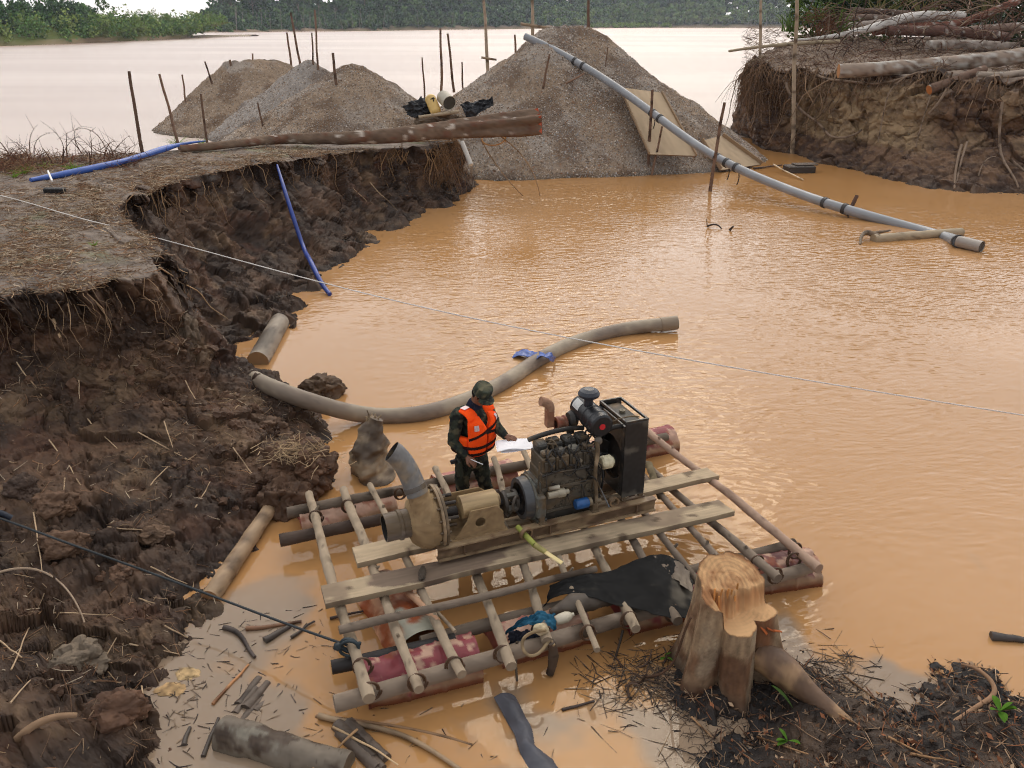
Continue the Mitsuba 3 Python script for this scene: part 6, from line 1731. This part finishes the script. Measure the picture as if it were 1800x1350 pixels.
old_wood((605, 1282, .0), (672, 1345, .02), .2, .05, 531, 'rotten_wood', 'dark slab of rotten wood at the bottom edge under two crossed sticks')
old_wood((424, 1252, -.03), (462, 1205, -.03), .17, .03, 541, 'rotten_wood', 'grey piece of wood nearly drowned in the lower left scum')
for px, py, r, c, lab in ((330, 1184, .10, rgb(168, 142, 104), 'round clump of tan foam on the lower left water'), (300, 1212, .11, rgb(156, 128, 92), 'long clump of brown foam beside the mud edge')):
    M().add(blob(P(px, py, .0), r, px, 3, .5, 2.5, (1.2, .8, .10)), c, .6, 26).put('foam_clump', 'm_dry', label=lab, cat='foam')
g = np.array([[P(868, 1230, .01), P(905, 1224, .03)], [P(890, 1265, .02), P(922, 1256, .05)], [P(905, 1295, .0), P(936, 1284, .04)], [P(912, 1318, .02), P(940, 1312, .03)], [P(930, 1352, .0), P(972, 1334, .02)], [P(960, 1385, .0), P(990, 1370, .0)]])
g = np.stack([np.stack([np.interp(np.linspace(0, 5, 50), np.arange(6), g[:, k, j]) for j in range(3)], 1) for k in range(2)], 1)
t = np.linspace(0, 1, 12)[None, :, None]
g = g[:, :1] * (1 - t) + g[:, 1:] * t
g[..., 2] += (fbm(g * 9, 3, 4) - .45) * .07 + .05 * np.sin(np.linspace(0, np.pi, 12))[None]
put_cloth(g, rgb(74, 74, 80), 'rubber_sheet', label='long dark grey strip of rubber sheet lying in the water at the bottom', cat='rubber sheet')

# ---------------------------------------------------------------- gear left between the heaps
SP_ = P(790, 190, y=31.5)[1]


def gq(x, y, d=0.0):
    return P(x, y, y=31.0 + d)


def lump(px, py, r, sq, seed, col, d=0.0):
    return blob(gq(px, py, d), r, seed, 4, .75, 1.7, sq), col


gy = P(760, 205, y=31.0)
M().add(blob(gq(742, 190, .3), .42, 31, 4, .8, 2.0, (1.2, .8, .75)), rgb(40, 40, 42), .5, 6).put('black_sheet', 'm_damp', label='crumpled black plastic sheet left of the yellow can', cat='plastic sheet')
s, t = np.meshgrid(np.linspace(0, 1, 40), np.linspace(0, 1, 24), indexing='ij')
A, B, C, D = gq(808, 182, .1), gq(866, 172, .6), gq(868, 186, .3), gq(822, 210, -.1)
g = (A * (1 - s[..., None]) + B * s[..., None]) * (1 - t[..., None]) + (D * (1 - s[..., None]) + C * s[..., None]) * t[..., None]
g += ((fbm(np.stack([s * 6, t * 5, s * 0], -1), 4, 6) - .5) * .5)[..., None] * [0, -.8, .5]
put_cloth(g, rgb(46, 47, 50), 'black_sheet', label='crumpled black plastic sheet right of the grey bucket', cat='plastic sheet')
a, b = gq(754, 168, .2), gq(768, 200, -.1)
ax = unit(b - a)
m = M().add(tube(np.stack([a, a + ax * .05, a + ax * .12, b - ax * .12, b - ax * .04, b]), [.10, .17, .2, .2, .17, .12], 22), rgb(214, 178, 106), .15, 5)
m.put('yellow_can', 'm_paint', label='yellow plastic can with a dark mark lying on the gravel', cat='jerrycan')
M().add(lathe([(0, .06), (.05, .06), (.05, .001)], b, ax, 16), rgb(226, 200, 140), .1).put('yellow_can__neck', 'm_paint')
e = gq(761, 178, -.10)
M().add(tube(spline([gq(757, 175, -.06), gq(763, 173, -.09), gq(762, 179, -.09), gq(766, 183, -.09)], 16), .022, 6), rgb(50, 46, 40), .1).put('yellow_can__painted_mark', 'm_dry', label='dark hooked mark')
a, b = gq(778, 170, .3), gq(799, 187, -.2)
ax = unit(b - a + [0, -.35, 0])
b = a + ax * .62
M().add(lathe([(0, .001), (0, .22), (.02, .235), (.60, .25), (.62, .255), (.62, .235), (.60, .23)], a, ax, 32), rgb(168, 160, 142), .15, 4).add(lathe([(.60, .23), (.60, .001)], a, ax, 32), rgb(70, 66, 58), .2).put('grey_bucket', 'm_damp', label='grey drum lying on its side next to the yellow can', cat='drum')
M().add(*pole(gq(736, 206, -.4), gq(807, 196, -.35), .055, .06, 540, base=rgb(158, 140, 116))).put('short_pole', 'm_dry', label='short pale pole lying below the yellow can', cat='pole')
M().add(blob(gq(775, 212, .35), .62, 41, 4, .5, 1.4, (1.5, 1.0, .5)), rgb(112, 96, 80), .4, 7).put('gear_mound', 'm_dry', label='low mound of earth under the cans behind the fallen trunk', cat='mound')
M().add(tube(np.stack([P(812, 250, y=30.6), P(828, 290, y=30.0)]), .085, 14), rgb(206, 200, 190), .15).put('white_pipe', 'm_paint', label='short white pipe leaning at the tip of the left bank', cat='pipe')
th = np.linspace(0, 2 * np.pi * 1.3, 50)
M().add(tube(P(868, 250, y=30.5) + np.stack([.42 * np.cos(th), .2 * np.sin(th), .22 * np.sin(th) + .03 * th], 1), .02, 6), rgb(188, 134, 76), .2).put('rope_loop', 'm_dry', label='loose loop of orange rope under the end of the fallen trunk', cat='rope')
sticks([[(845, 245), (905, 330), (930, 355)], [(880, 240), (935, 300), (950, 350)], [(700, 250), (790, 245), (850, 238)], [(690, 275), (740, 258), (800, 247)]], lambda x, y, l: P(x, y, y=30.3), .022, rgb(140, 112, 84), 'dangling_branch', 'dry branch', 'branch', 'branches at the tip of the left bank', 545)

# ---------------------------------------------------------------- the right bank: roots, logs, growth
GR_, RR_ = RB['v'], RB['R'][0]
jR = int(np.argmin(np.abs(RR_ - 2.06)))


def from_right(lo, hi):
    def f(rng):
        while True:
            i = rng.integers(2, GR_.shape[0] - 2)
            if lo <= RB['S'][i, 0] <= hi:
                break
        o = unit((GR_[i, jR + 30] - GR_[i, jR - 8]) * [1, 1, 0])
        return GR_[i, jR + rng.integers(-2, 20)] + o * .08, o, i
    return f


hanging(from_right(.5, 9.5), 130, 51, ('right_bank__root', 'right_bank__fine_roots'), (1.0, 3.6), (.018, .038), rgb(138, 112, 88), parts=60, outw=.5)
hanging(from_right(1.2, 4.0), 420, 52, ('right_bank__root', 'right_bank__fine_roots'), (.6, 2.2), (.009, .02), rgb(112, 86, 64), outw=.7)
hanging(from_right(4.0, 10), 260, 53, ('right_bank__root', 'right_bank__fine_roots'), (.4, 1.8), (.009, .02), rgb(118, 94, 72), outw=.5)
SPOT = rgb(150, 138, 126)


def log(pts, r, seed, col, label, n=14, white=.5, end=None, key='felled_log', mat='m_bark'):
    q = spline(pts, 60) if len(pts) > 2 else wpath(pts[0], pts[1], 60, .01, seed)
    v, f = tube(q, r, n, .10, seed, 3.0)
    c = polecol(v, col, seed, dark=.5)
    if white:
        c = lerp(c, rgb(190, 184, 174) * (.7 + .4 * noise(v * 8))[:, None], sstep(.70 - white * .22, .76 - white * .22, fbm(v * 4.2 + seed, 4, seed + 1)) * .85)
    if end is not None:
        c[60 * n:] = np.asarray(end) * (.8 + .3 * noise(v[60 * n:] * 20))[:, None]
    M().add((v, f), np.clip(c, 0, 1)).put(key, mat, label=label, cat='log')


def R_(x, y, d):
    return P(x, y, y=d)


log([R_(1474, 125, 38.4), R_(1640, 114, 38), R_(1830, 94, 37.6)], [.29, .30, .33], 601, rgb(140, 124, 110), 'white spotted log jutting from the edge of the right bank', 18, .75, rgb(170, 120, 78))
log([R_(1633, 158, 36.2), R_(1690, 137, 36.6), R_(1730, 122, 37.2)], [.20, .17], 602, rgb(104, 82, 68), 'short dark log with orange cut end below the spotted log', 14, .2, rgb(176, 110, 62))
log([R_(1631, 80, 48), R_(1700, 80, 48), R_(1790, 86, 47)], [.26, .3], 603, rgb(136, 124, 114), 'pale spotted log lying on the right bank behind the edge', 14, .6)
log([R_(1495, 18, 52), R_(1611, 26, 52.5)], [.16, .2], 604, rgb(88, 72, 64), 'dark log topmost of the log pile', 12, .15)
log([R_(1478, 28, 51.5), R_(1560, 33, 51.7), R_(1640, 40, 52)], [.15, .2], 605, rgb(92, 74, 64), 'dark log second from the top of the log pile', 12, .15)
log([R_(1453, 52, 51), R_(1480, 38, 51), R_(1555, 33, 51.2), R_(1620, 45, 51.5)], [.12, .18, .2], 606, rgb(100, 84, 74), 'bent brown log at the left end of the log pile', 12, .2)
log([R_(1462, 48, 50.6), R_(1550, 39, 50.8), R_(1640, 36, 51)], [.12, .2], 607, rgb(158, 146, 136), 'greyish log in the middle of the log pile', 12, .5)
log([R_(1395, 70, 48), R_(1489, 59, 49.2), R_(1552, 43, 50), R_(1600, 30, 50.5), R_(1640, 27, 50.8), R_(1695, 27, 51)], [.05, .10, .17, .25, .24, .2], 608, rgb(196, 190, 182), 'bright white bent trunk lying over the log pile', 14, .6)
log([R_(1535, 56, 50.3), R_(1640, 47, 50.6), R_(1690, 40, 50.8), R_(1740, 22, 51), R_(1790, 2, 51.5)], [.22, .25, .22, .2], 609, rgb(112, 72, 58), 'reddish brown trunk rising to the right out of the log pile', 14, .35)
log([R_(1560, 54, 49.8), R_(1670, 56, 49.6), R_(1775, 66, 49.2)], [.26, .28, .24], 610, rgb(96, 70, 60), 'thick dark lowest log of the log pile', 14, .4)
log([R_(1660, 58, 49.5), R_(1740, 50, 50), R_(1810, 46, 50)], [.2, .22], 611, rgb(124, 104, 92), 'greyish log at the right end of the log pile', 12, .5)
log([R_(1281, 90, 46.5), R_(1340, 82, 47), R_(1410, 76, 47.5), R_(1475, 73, 48)], [.06, .09, .1], 612, rgb(150, 134, 110), 'long pale stick projecting from the tip of the right bank', 8, 0, key='projecting_pole')
log([R_(1320, 108, 44.3), R_(1345, 99, 44.8)], [.05, .06], 613, rgb(104, 88, 70), 'short stick under the projecting pole at the bank tip', 8, 0, key='projecting_pole')
log([R_(1718, 130, 36.3), R_(1760, 132, 36.2), R_(1830, 121, 36)], [.12, .14], 614, rgb(150, 136, 122), 'thin pale log under the right end of the spotted log', 10, .4)
for pts, r, lab in (([(1417, 112), (1430, 128), (1455, 139), (1480, 142), (1520, 146), (1552, 146), (1590, 136), (1615, 127)], .065, 'long grey vine sagging in front of the spotted log'), ([(1381, 145), (1388, 165), (1410, 195), (1440, 218), (1455, 235), (1470, 242), (1492, 240), (1515, 228)], .07, 'thick grey vine looping down the tan face'),
                ([(1612, 128), (1585, 140), (1565, 160), (1555, 190), (1548, 225), (1543, 250)], .035, 'thin pale vine hanging over the tan face'), ([(1665, 155), (1650, 180), (1632, 200)], .06, 'broken pale branch hanging below the short dark log'), ([(1640, 150), (1632, 180), (1618, 225), (1610, 260)], .03, 'thin straight root under the short dark log'),
                ([(1762, 180), (1758, 215), (1760, 270), (1775, 300), (1790, 330)], .06, 'long bent root at the right edge of the right bank'), ([(1690, 255), (1680, 300), (1678, 332)], .06, 'forked root standing at the water edge of the right bank'), ([(1700, 250), (1688, 290), (1680, 330)], .045, 'second strand of the forked root at the water edge'),
                ([(1775, 280), (1800, 300)], .07, 'thick broken root at the far right edge'), ([(1720, 310), (1735, 280), (1750, 275)], .03, 'thin twig near the water at the right')):
    q = [HRB(x, y, .0) + [-.1, -.35, .05] for x, y in pts]
    ys = np.array([k[1] for k in q])
    ys = np.convolve(np.r_[ys[:1], ys, ys[-1:]], [.25, .5, .25], 'valid')
    q = [P(x, y, y=d) for (x, y), d in zip(pts, ys)]
    M().add(*branch(q, [r, r * .6], int(pts[0][0]) + 700, rgb(118, 100, 84), 7)).put('vine', 'm_dry', label=lab, cat='vine')
rg = np.random.default_rng(77)
# brush and bare branches over the pile
m = M()
for k in range(300):
    a = R_(rg.uniform(1420, 1815), rg.uniform(5, 105), rg.uniform(44, 53))
    L = rg.uniform(.6, 2.8)
    d = unit([rg.normal() + .3, rg.normal() * .5, rg.uniform(-.1, .9)])
    q = spline([a, a + d * L * .5 + [0, 0, .12 * L], a + d * L + [0, 0, -.1 * L]], 8)
    m.add(tube(q, [rg.uniform(.012, .04), .008], 5, cap=False), np.array([rgb(98, 78, 66), rgb(132, 112, 94), rgb(104, 74, 60), rgb(70, 56, 48)])[rg.integers(4)] * rg.uniform(.6, 1.2), .3)
n = 2600
c = np.array([HRB(rg.uniform(1310, 1815), rg.uniform(50, 125), .06) for _ in range(n)])
m.add(*strands(c, rg.normal(size=(n, 3)) * [1, 1, .5], rg.uniform(.15, .9, n), rg.uniform(.008, .018, n), np.array([rgb(118, 96, 78), rgb(96, 76, 62), rgb(150, 128, 104), rgb(112, 82, 66)])[rg.choice(4, n)], 91))
m.put('bank_brush', 'm_dry', label='dry brush and broken branches over the top of the right bank', cat='brush', kind='stuff')
m = M()
for k in range(60):
    a = R_(1452 + rg.normal() * 14, 56 + rg.normal() * 6, 49.5)
    m.add(tube(spline([a, a + [rg.normal() * .4, 0, .5], a + [rg.normal() * .9, rg.normal() * .3, rg.uniform(.2, 1.2)]], 6), [.03, .008], 5), rgb(112, 80, 60) * rg.uniform(.5, 1.2), .3)
m.put('root_wad', 'm_dry', label='torn brown root wad at the left end of the log pile', cat='root wad')


def shrub(c, r, n, size, col, key, label, trunk=True, cat='shrub', spread=(1, 1, 1), lobes=9, tr=.07, group=None, asp=.5):
    """A crown of leaves in uneven lobes on a forked stem."""
    c = np.asarray(c, float)
    ct = c + rg.normal(size=(lobes, 3)) * np.asarray(spread) * r * .5
    lr = r * rg.uniform(.28, .6, lobes)
    k = rg.integers(0, lobes, n)
    d = rg.normal(size=(n, 3))
    d /= np.linalg.norm(d, axis=1, keepdims=True)
    p = ct[k] + d * (lr[k] * rg.uniform(.35, 1.08, n) ** .5)[:, None]
    tone = rg.uniform(.65, 1.3, lobes)[k][:, None] * (.75 + .4 * noise(p * .9)[:, None])
    root = thing(key, label, cat, group)
    M().add(*leaf_quads(p, size * rg.uniform(.6, 1.3, n), rg, np.asarray(col) * tone, .3, asp, .25)).put(root + 'crown', 'm_leaf' if c[1] < 120 else 'm_canopy', smooth=False)
    if trunk:
        m = M()
        b = np.array([c[0], c[1], trunk if trunk is not True else c[2] - r * 1.3])
        m.add(tube(wpath(b, c - [0, 0, r * .2], 10, .05, int(n + c[0] * 7) % 97), [tr, tr * .6], 8), rgb(120, 108, 94), .3)
        for j in range(min(lobes, 5)):
            m.add(tube(wpath(b * .35 + c * .65, ct[j], 7, .06, j), [tr * .5, tr * .2], 6), rgb(116, 104, 90), .3)
        m.put(root + 'trunk', 'm_dry')


G1, G2_, G3 = rgb(66, 78, 46), rgb(78, 94, 50), rgb(50, 64, 40)
for i, (px, py, d, r, col, lab) in enumerate([(1455, 12, 62, 2.0, G2_, 'leafy bush at the left end of the log pile'), (1520, -10, 60, 2.4, G3, 'dark bush behind the left part of the log pile'), (1590, -5, 58, 2.2, G1, 'bush right behind the top of the log pile'), (1650, 2, 58, 2.1, G3, 'dark bush behind the white trunk'),
                                          (1705, -8, 57, 2.3, G1, 'bush behind the rising reddish trunk'), (1765, 5, 56, 2.2, G3, 'dark bush in the top right corner'), (1820, 15, 54, 2.2, G1, 'bush cut by the right edge above the bank'), (1490, -30, 70, 3.4, G2_, 'tall bush above the left end of the pile'),
                                          (1600, -45, 70, 4, G3, 'tall dark bush reaching out of the frame above the pile'), (1720, -45, 68, 4, G1, 'tall bush out of frame above the reddish trunk'), (1830, -40, 66, 4, G3, 'tall bush at the top right beyond the frame')]):
    shrub(R_(px, py, d), r, 1500, .34 if d < 64 else .42, col, 'shrub', lab, True, 'shrub', (1.3, .8, .9))
for i, (px, py, d, lab) in enumerate([(1470, 45, 50, 'long leaved plant at the left of the log pile'), (1395, 40, 55, 'long leaved plant by the tall pond pole'), (1440, 18, 54, 'arching long leaved plant over the torn root wad'), (1545, 20, 55, 'reedy plant behind the log pile'), (1625, 14, 55, 'reedy plant behind the white trunk'), (1740, 10, 54, 'reedy plant at the top right')]):
    m = M()
    for vf, c in blades(R_(px, py, d) - [0, 0, .5], 26, 2.2, rg, rgb(78, 98, 48) if i < 3 else rgb(112, 106, 70), .5, .05):
        m.add(vf, c, .15)
    m.put('reed_plant', 'm_leaf', label=lab, cat='plant')

# ---------------------------------------------------------------- the island and the far forest
def land_strip(key, line, depth, rise, col, label):
    """Low shore: from the water line back and up."""
    a = spline(line, 90)
    t = np.linspace(0, 1, 14)
    g = a[:, None] + np.array([0, 1, 0]) * (t * depth)[None, :, None] + np.array([0, 0, 1.0]) * (rise(t))[None, :, None]
    g[..., 2] += (fbm(g * .06, 3, 4) - .5) * 1.2 * np.clip(t * 4, 0, 1)
    g[:, 0, 2] = -.5
    v = g.reshape(-1, 3)
    c = lerp(np.array(col[0]), np.array(col[1]), np.clip(np.tile(t, 90) * 8 + (fbm(v * .1, 3, 3) - .5) * 1.5, 0, 1)) * (.7 + .6 * fbm(v * .3, 3, 6))[:, None]
    M().add((v, gridf(90, 14)), np.clip(c, 0, 1)).put(key, 'm_dry', label=label, kind='structure')


isl = [P(-500, 96), P(-150, 86), P(0, 81), P(100, 78), P(200, 73), P(280, 70), P(326, 66.5), P(334, 64)]
land_strip('island_ground', isl, 60, lambda t: .8 * np.clip(t * 12, 0, 1) + 5 * t, (rgb(150, 128, 106), rgb(92, 100, 50)), 'low sandy shore of the left island')
spit = [P(322, 66.8), P(360, 65.6), P(400, 64.8), P(438, 64.2)]
land_strip('sand_spit', spit, 16, lambda t: .8 * np.sin(t * np.pi) + .1, (rgb(140, 124, 108), rgb(150, 134, 116)), 'flat sand spit off the island')


def mass(key, label, cen, rad, per, size, cols, kind='stuff', asp=.8):
    """Many crowns as one mass of leaf clumps."""
    cs, cc, m = [], [], M()
    for c, r, k in zip(cen, rad, cols):
        n = int(per * max(r / 4.0, .4) ** 2)
        lob = c + rg.normal(size=(7, 3)) * r * [.45, .35, .34]
        i = rg.integers(0, 7, n)
        d = rg.normal(size=(n, 3))
        d /= np.linalg.norm(d, axis=1, keepdims=True)
        d[:, 1] = -np.abs(d[:, 1])
        p = lob[i] + d * (r * .5 * rg.uniform(.4, 1.1, n) ** .5)[:, None]
        cs.append(p)
        cc.append(np.asarray(k) * rg.uniform(.75, 1.25, 7)[i][:, None])
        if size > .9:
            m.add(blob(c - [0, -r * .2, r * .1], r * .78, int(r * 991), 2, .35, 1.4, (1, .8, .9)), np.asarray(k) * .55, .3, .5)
    p, col = np.vstack(cs), np.vstack(cc)
    m.add(*leaf_quads(p, size * rg.uniform(.6, 1.4, len(p)), rg, col, .3, asp, .25)).put(key, 'm_canopy', smooth=False, label=label, cat='trees', kind=kind)


IG = [rgb(86, 116, 66), rgb(108, 132, 70), rgb(72, 102, 64), rgb(122, 138, 76)]
base = spline(isl, 400)
cen, rad, cols = [], [], []
for k in range(240):                                      # low thicket at the front
    a = base[rg.integers(90, 385)]
    r = rg.uniform(1.6, 3.6)
    b = a + [rg.normal() * 2, rg.uniform(5, 34), 0]
    b[2] = (b[1] - a[1]) * .11
    cen.append(b + [0, 0, r * .7 + rg.uniform(0, 1.2)]), rad.append(r), cols.append(IG[rg.choice([1, 3, 0])])
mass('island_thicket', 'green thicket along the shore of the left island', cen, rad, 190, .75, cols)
ISLAB = ['tree on the left island cut by the left picture edge', 'rounded tree at the very left of the island', 'dark tree of the left island whose top leaves the frame', 'tall green tree second in the high clump of the island', 'dark tree in the middle of the high island clump', 'broad tree right of the middle of the high island clump',
         'tree at the right end of the high island clump', 'dark tree where the island skyline starts to drop', 'green tree on the falling slope of the island skyline', 'small dark tree below the falling island skyline', 'light tree at the left end of the low island thicket', 'tree in the low part of the island, left of its middle', 'yellowish tree in the low part of the island',
         'light green tree in the low part of the island', 'green tree near the right end of the island', 'light tree just left of the island tip', 'last yellowish tree at the right tip of the island']
FARLAB = ['leftmost tall tree of the far forest above the island tip', 'second tall tree of the far forest above the sand spit', 'flat crowned far tree left of the open sky', 'lower far tree right of the flat crowned one', 'far tree left of the tilted dark stake', 'far tree right behind the tilted dark stake', 'low far tree behind the thin pale stake', 'tall far tree above the pointed heap', 'broad far tree right of the pointed heap',
          'far tree left of the tall river stake', 'tall far tree behind the bent river stake', 'far tree left of the pole on the heap shoulder', 'far tree between the two tall heap poles and the shoulder pole', 'far tree behind the crossbar', 'far tree above the right flank of the tallest heap', 'far tree left of the pole at the bank tip', 'far tree right of the pole at the bank tip']
hgt = lambda x: np.interp(x, [-100, 0, 25, 40, 100, 130, 145, 165, 185, 200, 215, 260, 300, 318, 326], [2, 3, 7, -4, -6, 6, 16, 22, 24, 30, 36, 36, 36, 42, 52])  # noqa: E731
for i, x in enumerate([-40, -5, 22, 48, 70, 92, 112, 130, 150, 170, 190, 207, 228, 248, 268, 290, 308]):
    j = int(np.argmin(np.abs(project(base)[0][:, 0] - x)))
    d = base[j][1] + rg.uniform(14, 30)
    top = P(x, hgt(x), y=d)
    r = np.clip(top[2] * .42, 2.2, 6.5)
    shrub(top - [0, 0, r * .95], r, 1500, .85, IG[[0, 2, 0, 2, 2, 0, 2, 0, 2, 1, 0, 2, 3, 1, 0, 1, 3][i]], 'broadleaf_tree', ISLAB[i], .5, 'tree', (.9, .8, .9), 12, .3, 'trees on the left island', .8)

far = [P(150, 60), P(330, 57.5), P(480, 56), P(600, 55), P(760, 52.5), P(900, 51), P(1000, 50), P(1150, 49), P(1300, 49), P(1450, 49), P(1700, 49), P(2200, 50)]
land_strip('far_bank', far, 260, lambda t: 2.2 * np.clip(t * 30, 0, 1) + 10 * t, (rgb(140, 116, 98), rgb(84, 92, 56)), 'far river bank with a strip of bare earth')
fb = spline(far, 900)
fpx = project(fb)[0][:, 0]
cen, rad, cols = [], [], []
FG = [rgb(76, 100, 64), rgb(92, 116, 70), rgb(66, 90, 62), rgb(106, 124, 74)]
tall = lambda x: np.interp(x, [300, 330, 360, 420, 480, 540, 600, 700, 900, 1100, 1300, 2000], [17, 18, 16, 17, 19, 17, 23, 29, 32, 36, 42, 44])  # noqa: E731
for x in np.arange(300, 1840, 4.2):
    j = int(np.argmin(np.abs(fpx - x)))
    for row in range(6):
        a = fb[j] + [rg.normal() * 4, 14 + row * 16 + rg.uniform(0, 8), 0]
        H_ = (.26 + .15 * row) * tall(x) * rg.uniform(.75, 1.15)
        r = rg.uniform(3.0, 5.2) * (.75 + .10 * row)
        cen.append(a + [0, 0, H_ - r * .7]), rad.append(r)
        cols.append(FG[rg.choice([3, 1] if row < 3 and x > 950 else [0, 1, 2])] * (1.15 if x > 950 else 1.0))
        if row in (1, 2) and H_ > 8:
            cen.append(a + [0, -2, H_ * .45]), rad.append(r * .9), cols.append(FG[rg.choice([0, 2])])
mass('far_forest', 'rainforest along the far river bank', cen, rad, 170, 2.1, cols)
m = M()
for k in range(80):                                      # pale trunks showing along the edge
    x = rg.choice([rg.uniform(330, 700), rg.uniform(1180, 1400), rg.uniform(330, 1400)])
    j = int(np.argmin(np.abs(fpx - x)))
    a = fb[j] + [0, rg.uniform(6, 12), 1]
    m.add(tube(wpath(a, a + [rg.normal() * 1.2, 0, rg.uniform(7, 14)], 6, .04, k), [.17, .10], 5, cap=False), rgb(140, 134, 124) * rg.uniform(.6, 1.0), .1)
m.put('far_forest_trunks', 'm_dry', label='pale slender trunks along the edge of the far forest', cat='tree trunks', kind='stuff')
for i, (x, hh_, w) in enumerate([(338, 24, 6), (352, 23, 5), (398, 24.5, 6), (415, 21, 4.5), (486, 23, 5), (528, 23.5, 5), (560, 20, 4.5), (618, 29, 6.5), (660, 31, 6.5), (690, 28, 6), (735, 32, 7), (800, 34, 7), (860, 31, 6.5), (1010, 33, 7), (1200, 31, 7), (1290, 35, 7), (1350, 32, 7)]):
    j = int(np.argmin(np.abs(fpx - x)))
    a = fb[j] + [0, 62, 0]
    shrub(a + [0, 0, hh_ - w * .5], w, 900, 1.5, FG[i % 3], 'rainforest_tree', FARLAB[i], 2.0, 'tree', (1.0, .8, .55), 9, .4, 'emergent trees of the far forest', .8)
grass = []
for k in range(60):
    x = rg.uniform(1040, 1180)
    j = int(np.argmin(np.abs(fpx - x)))
    grass.append(fb[j] + [rg.normal() * 3, rg.uniform(5, 12), rg.uniform(1.5, 3.5)])
mass('far_grass', 'light green grass on the far bank right of the tallest heap', grass, [2.4] * 60, 160, 1.0, [rgb(122, 146, 66)] * 60)

# ---------------------------------------------------------------- air: far things fade
scene['haze_air'] = {'type': 'homogeneous', 'albedo': {'type': 'rgb', 'value': [.95, .95, .96]}, 'sigma_t': {'type': 'rgb', 'value': [.00012, .000135, .00016]}}
scene['haze'] = {'type': 'cube', 'to_world': T().translate([0, 900, 30.0]).scale([2600, 2700, 32.0]), 'bsdf': {'type': 'null'}, 'interior': {'type': 'ref', 'id': 'haze_air'}}
labels['haze'] = {'kind': 'stuff', 'label': 'thin humid air over the river', 'category': 'haze'}
scene['camera']['medium'] = {'type': 'ref', 'id': 'haze_air'}
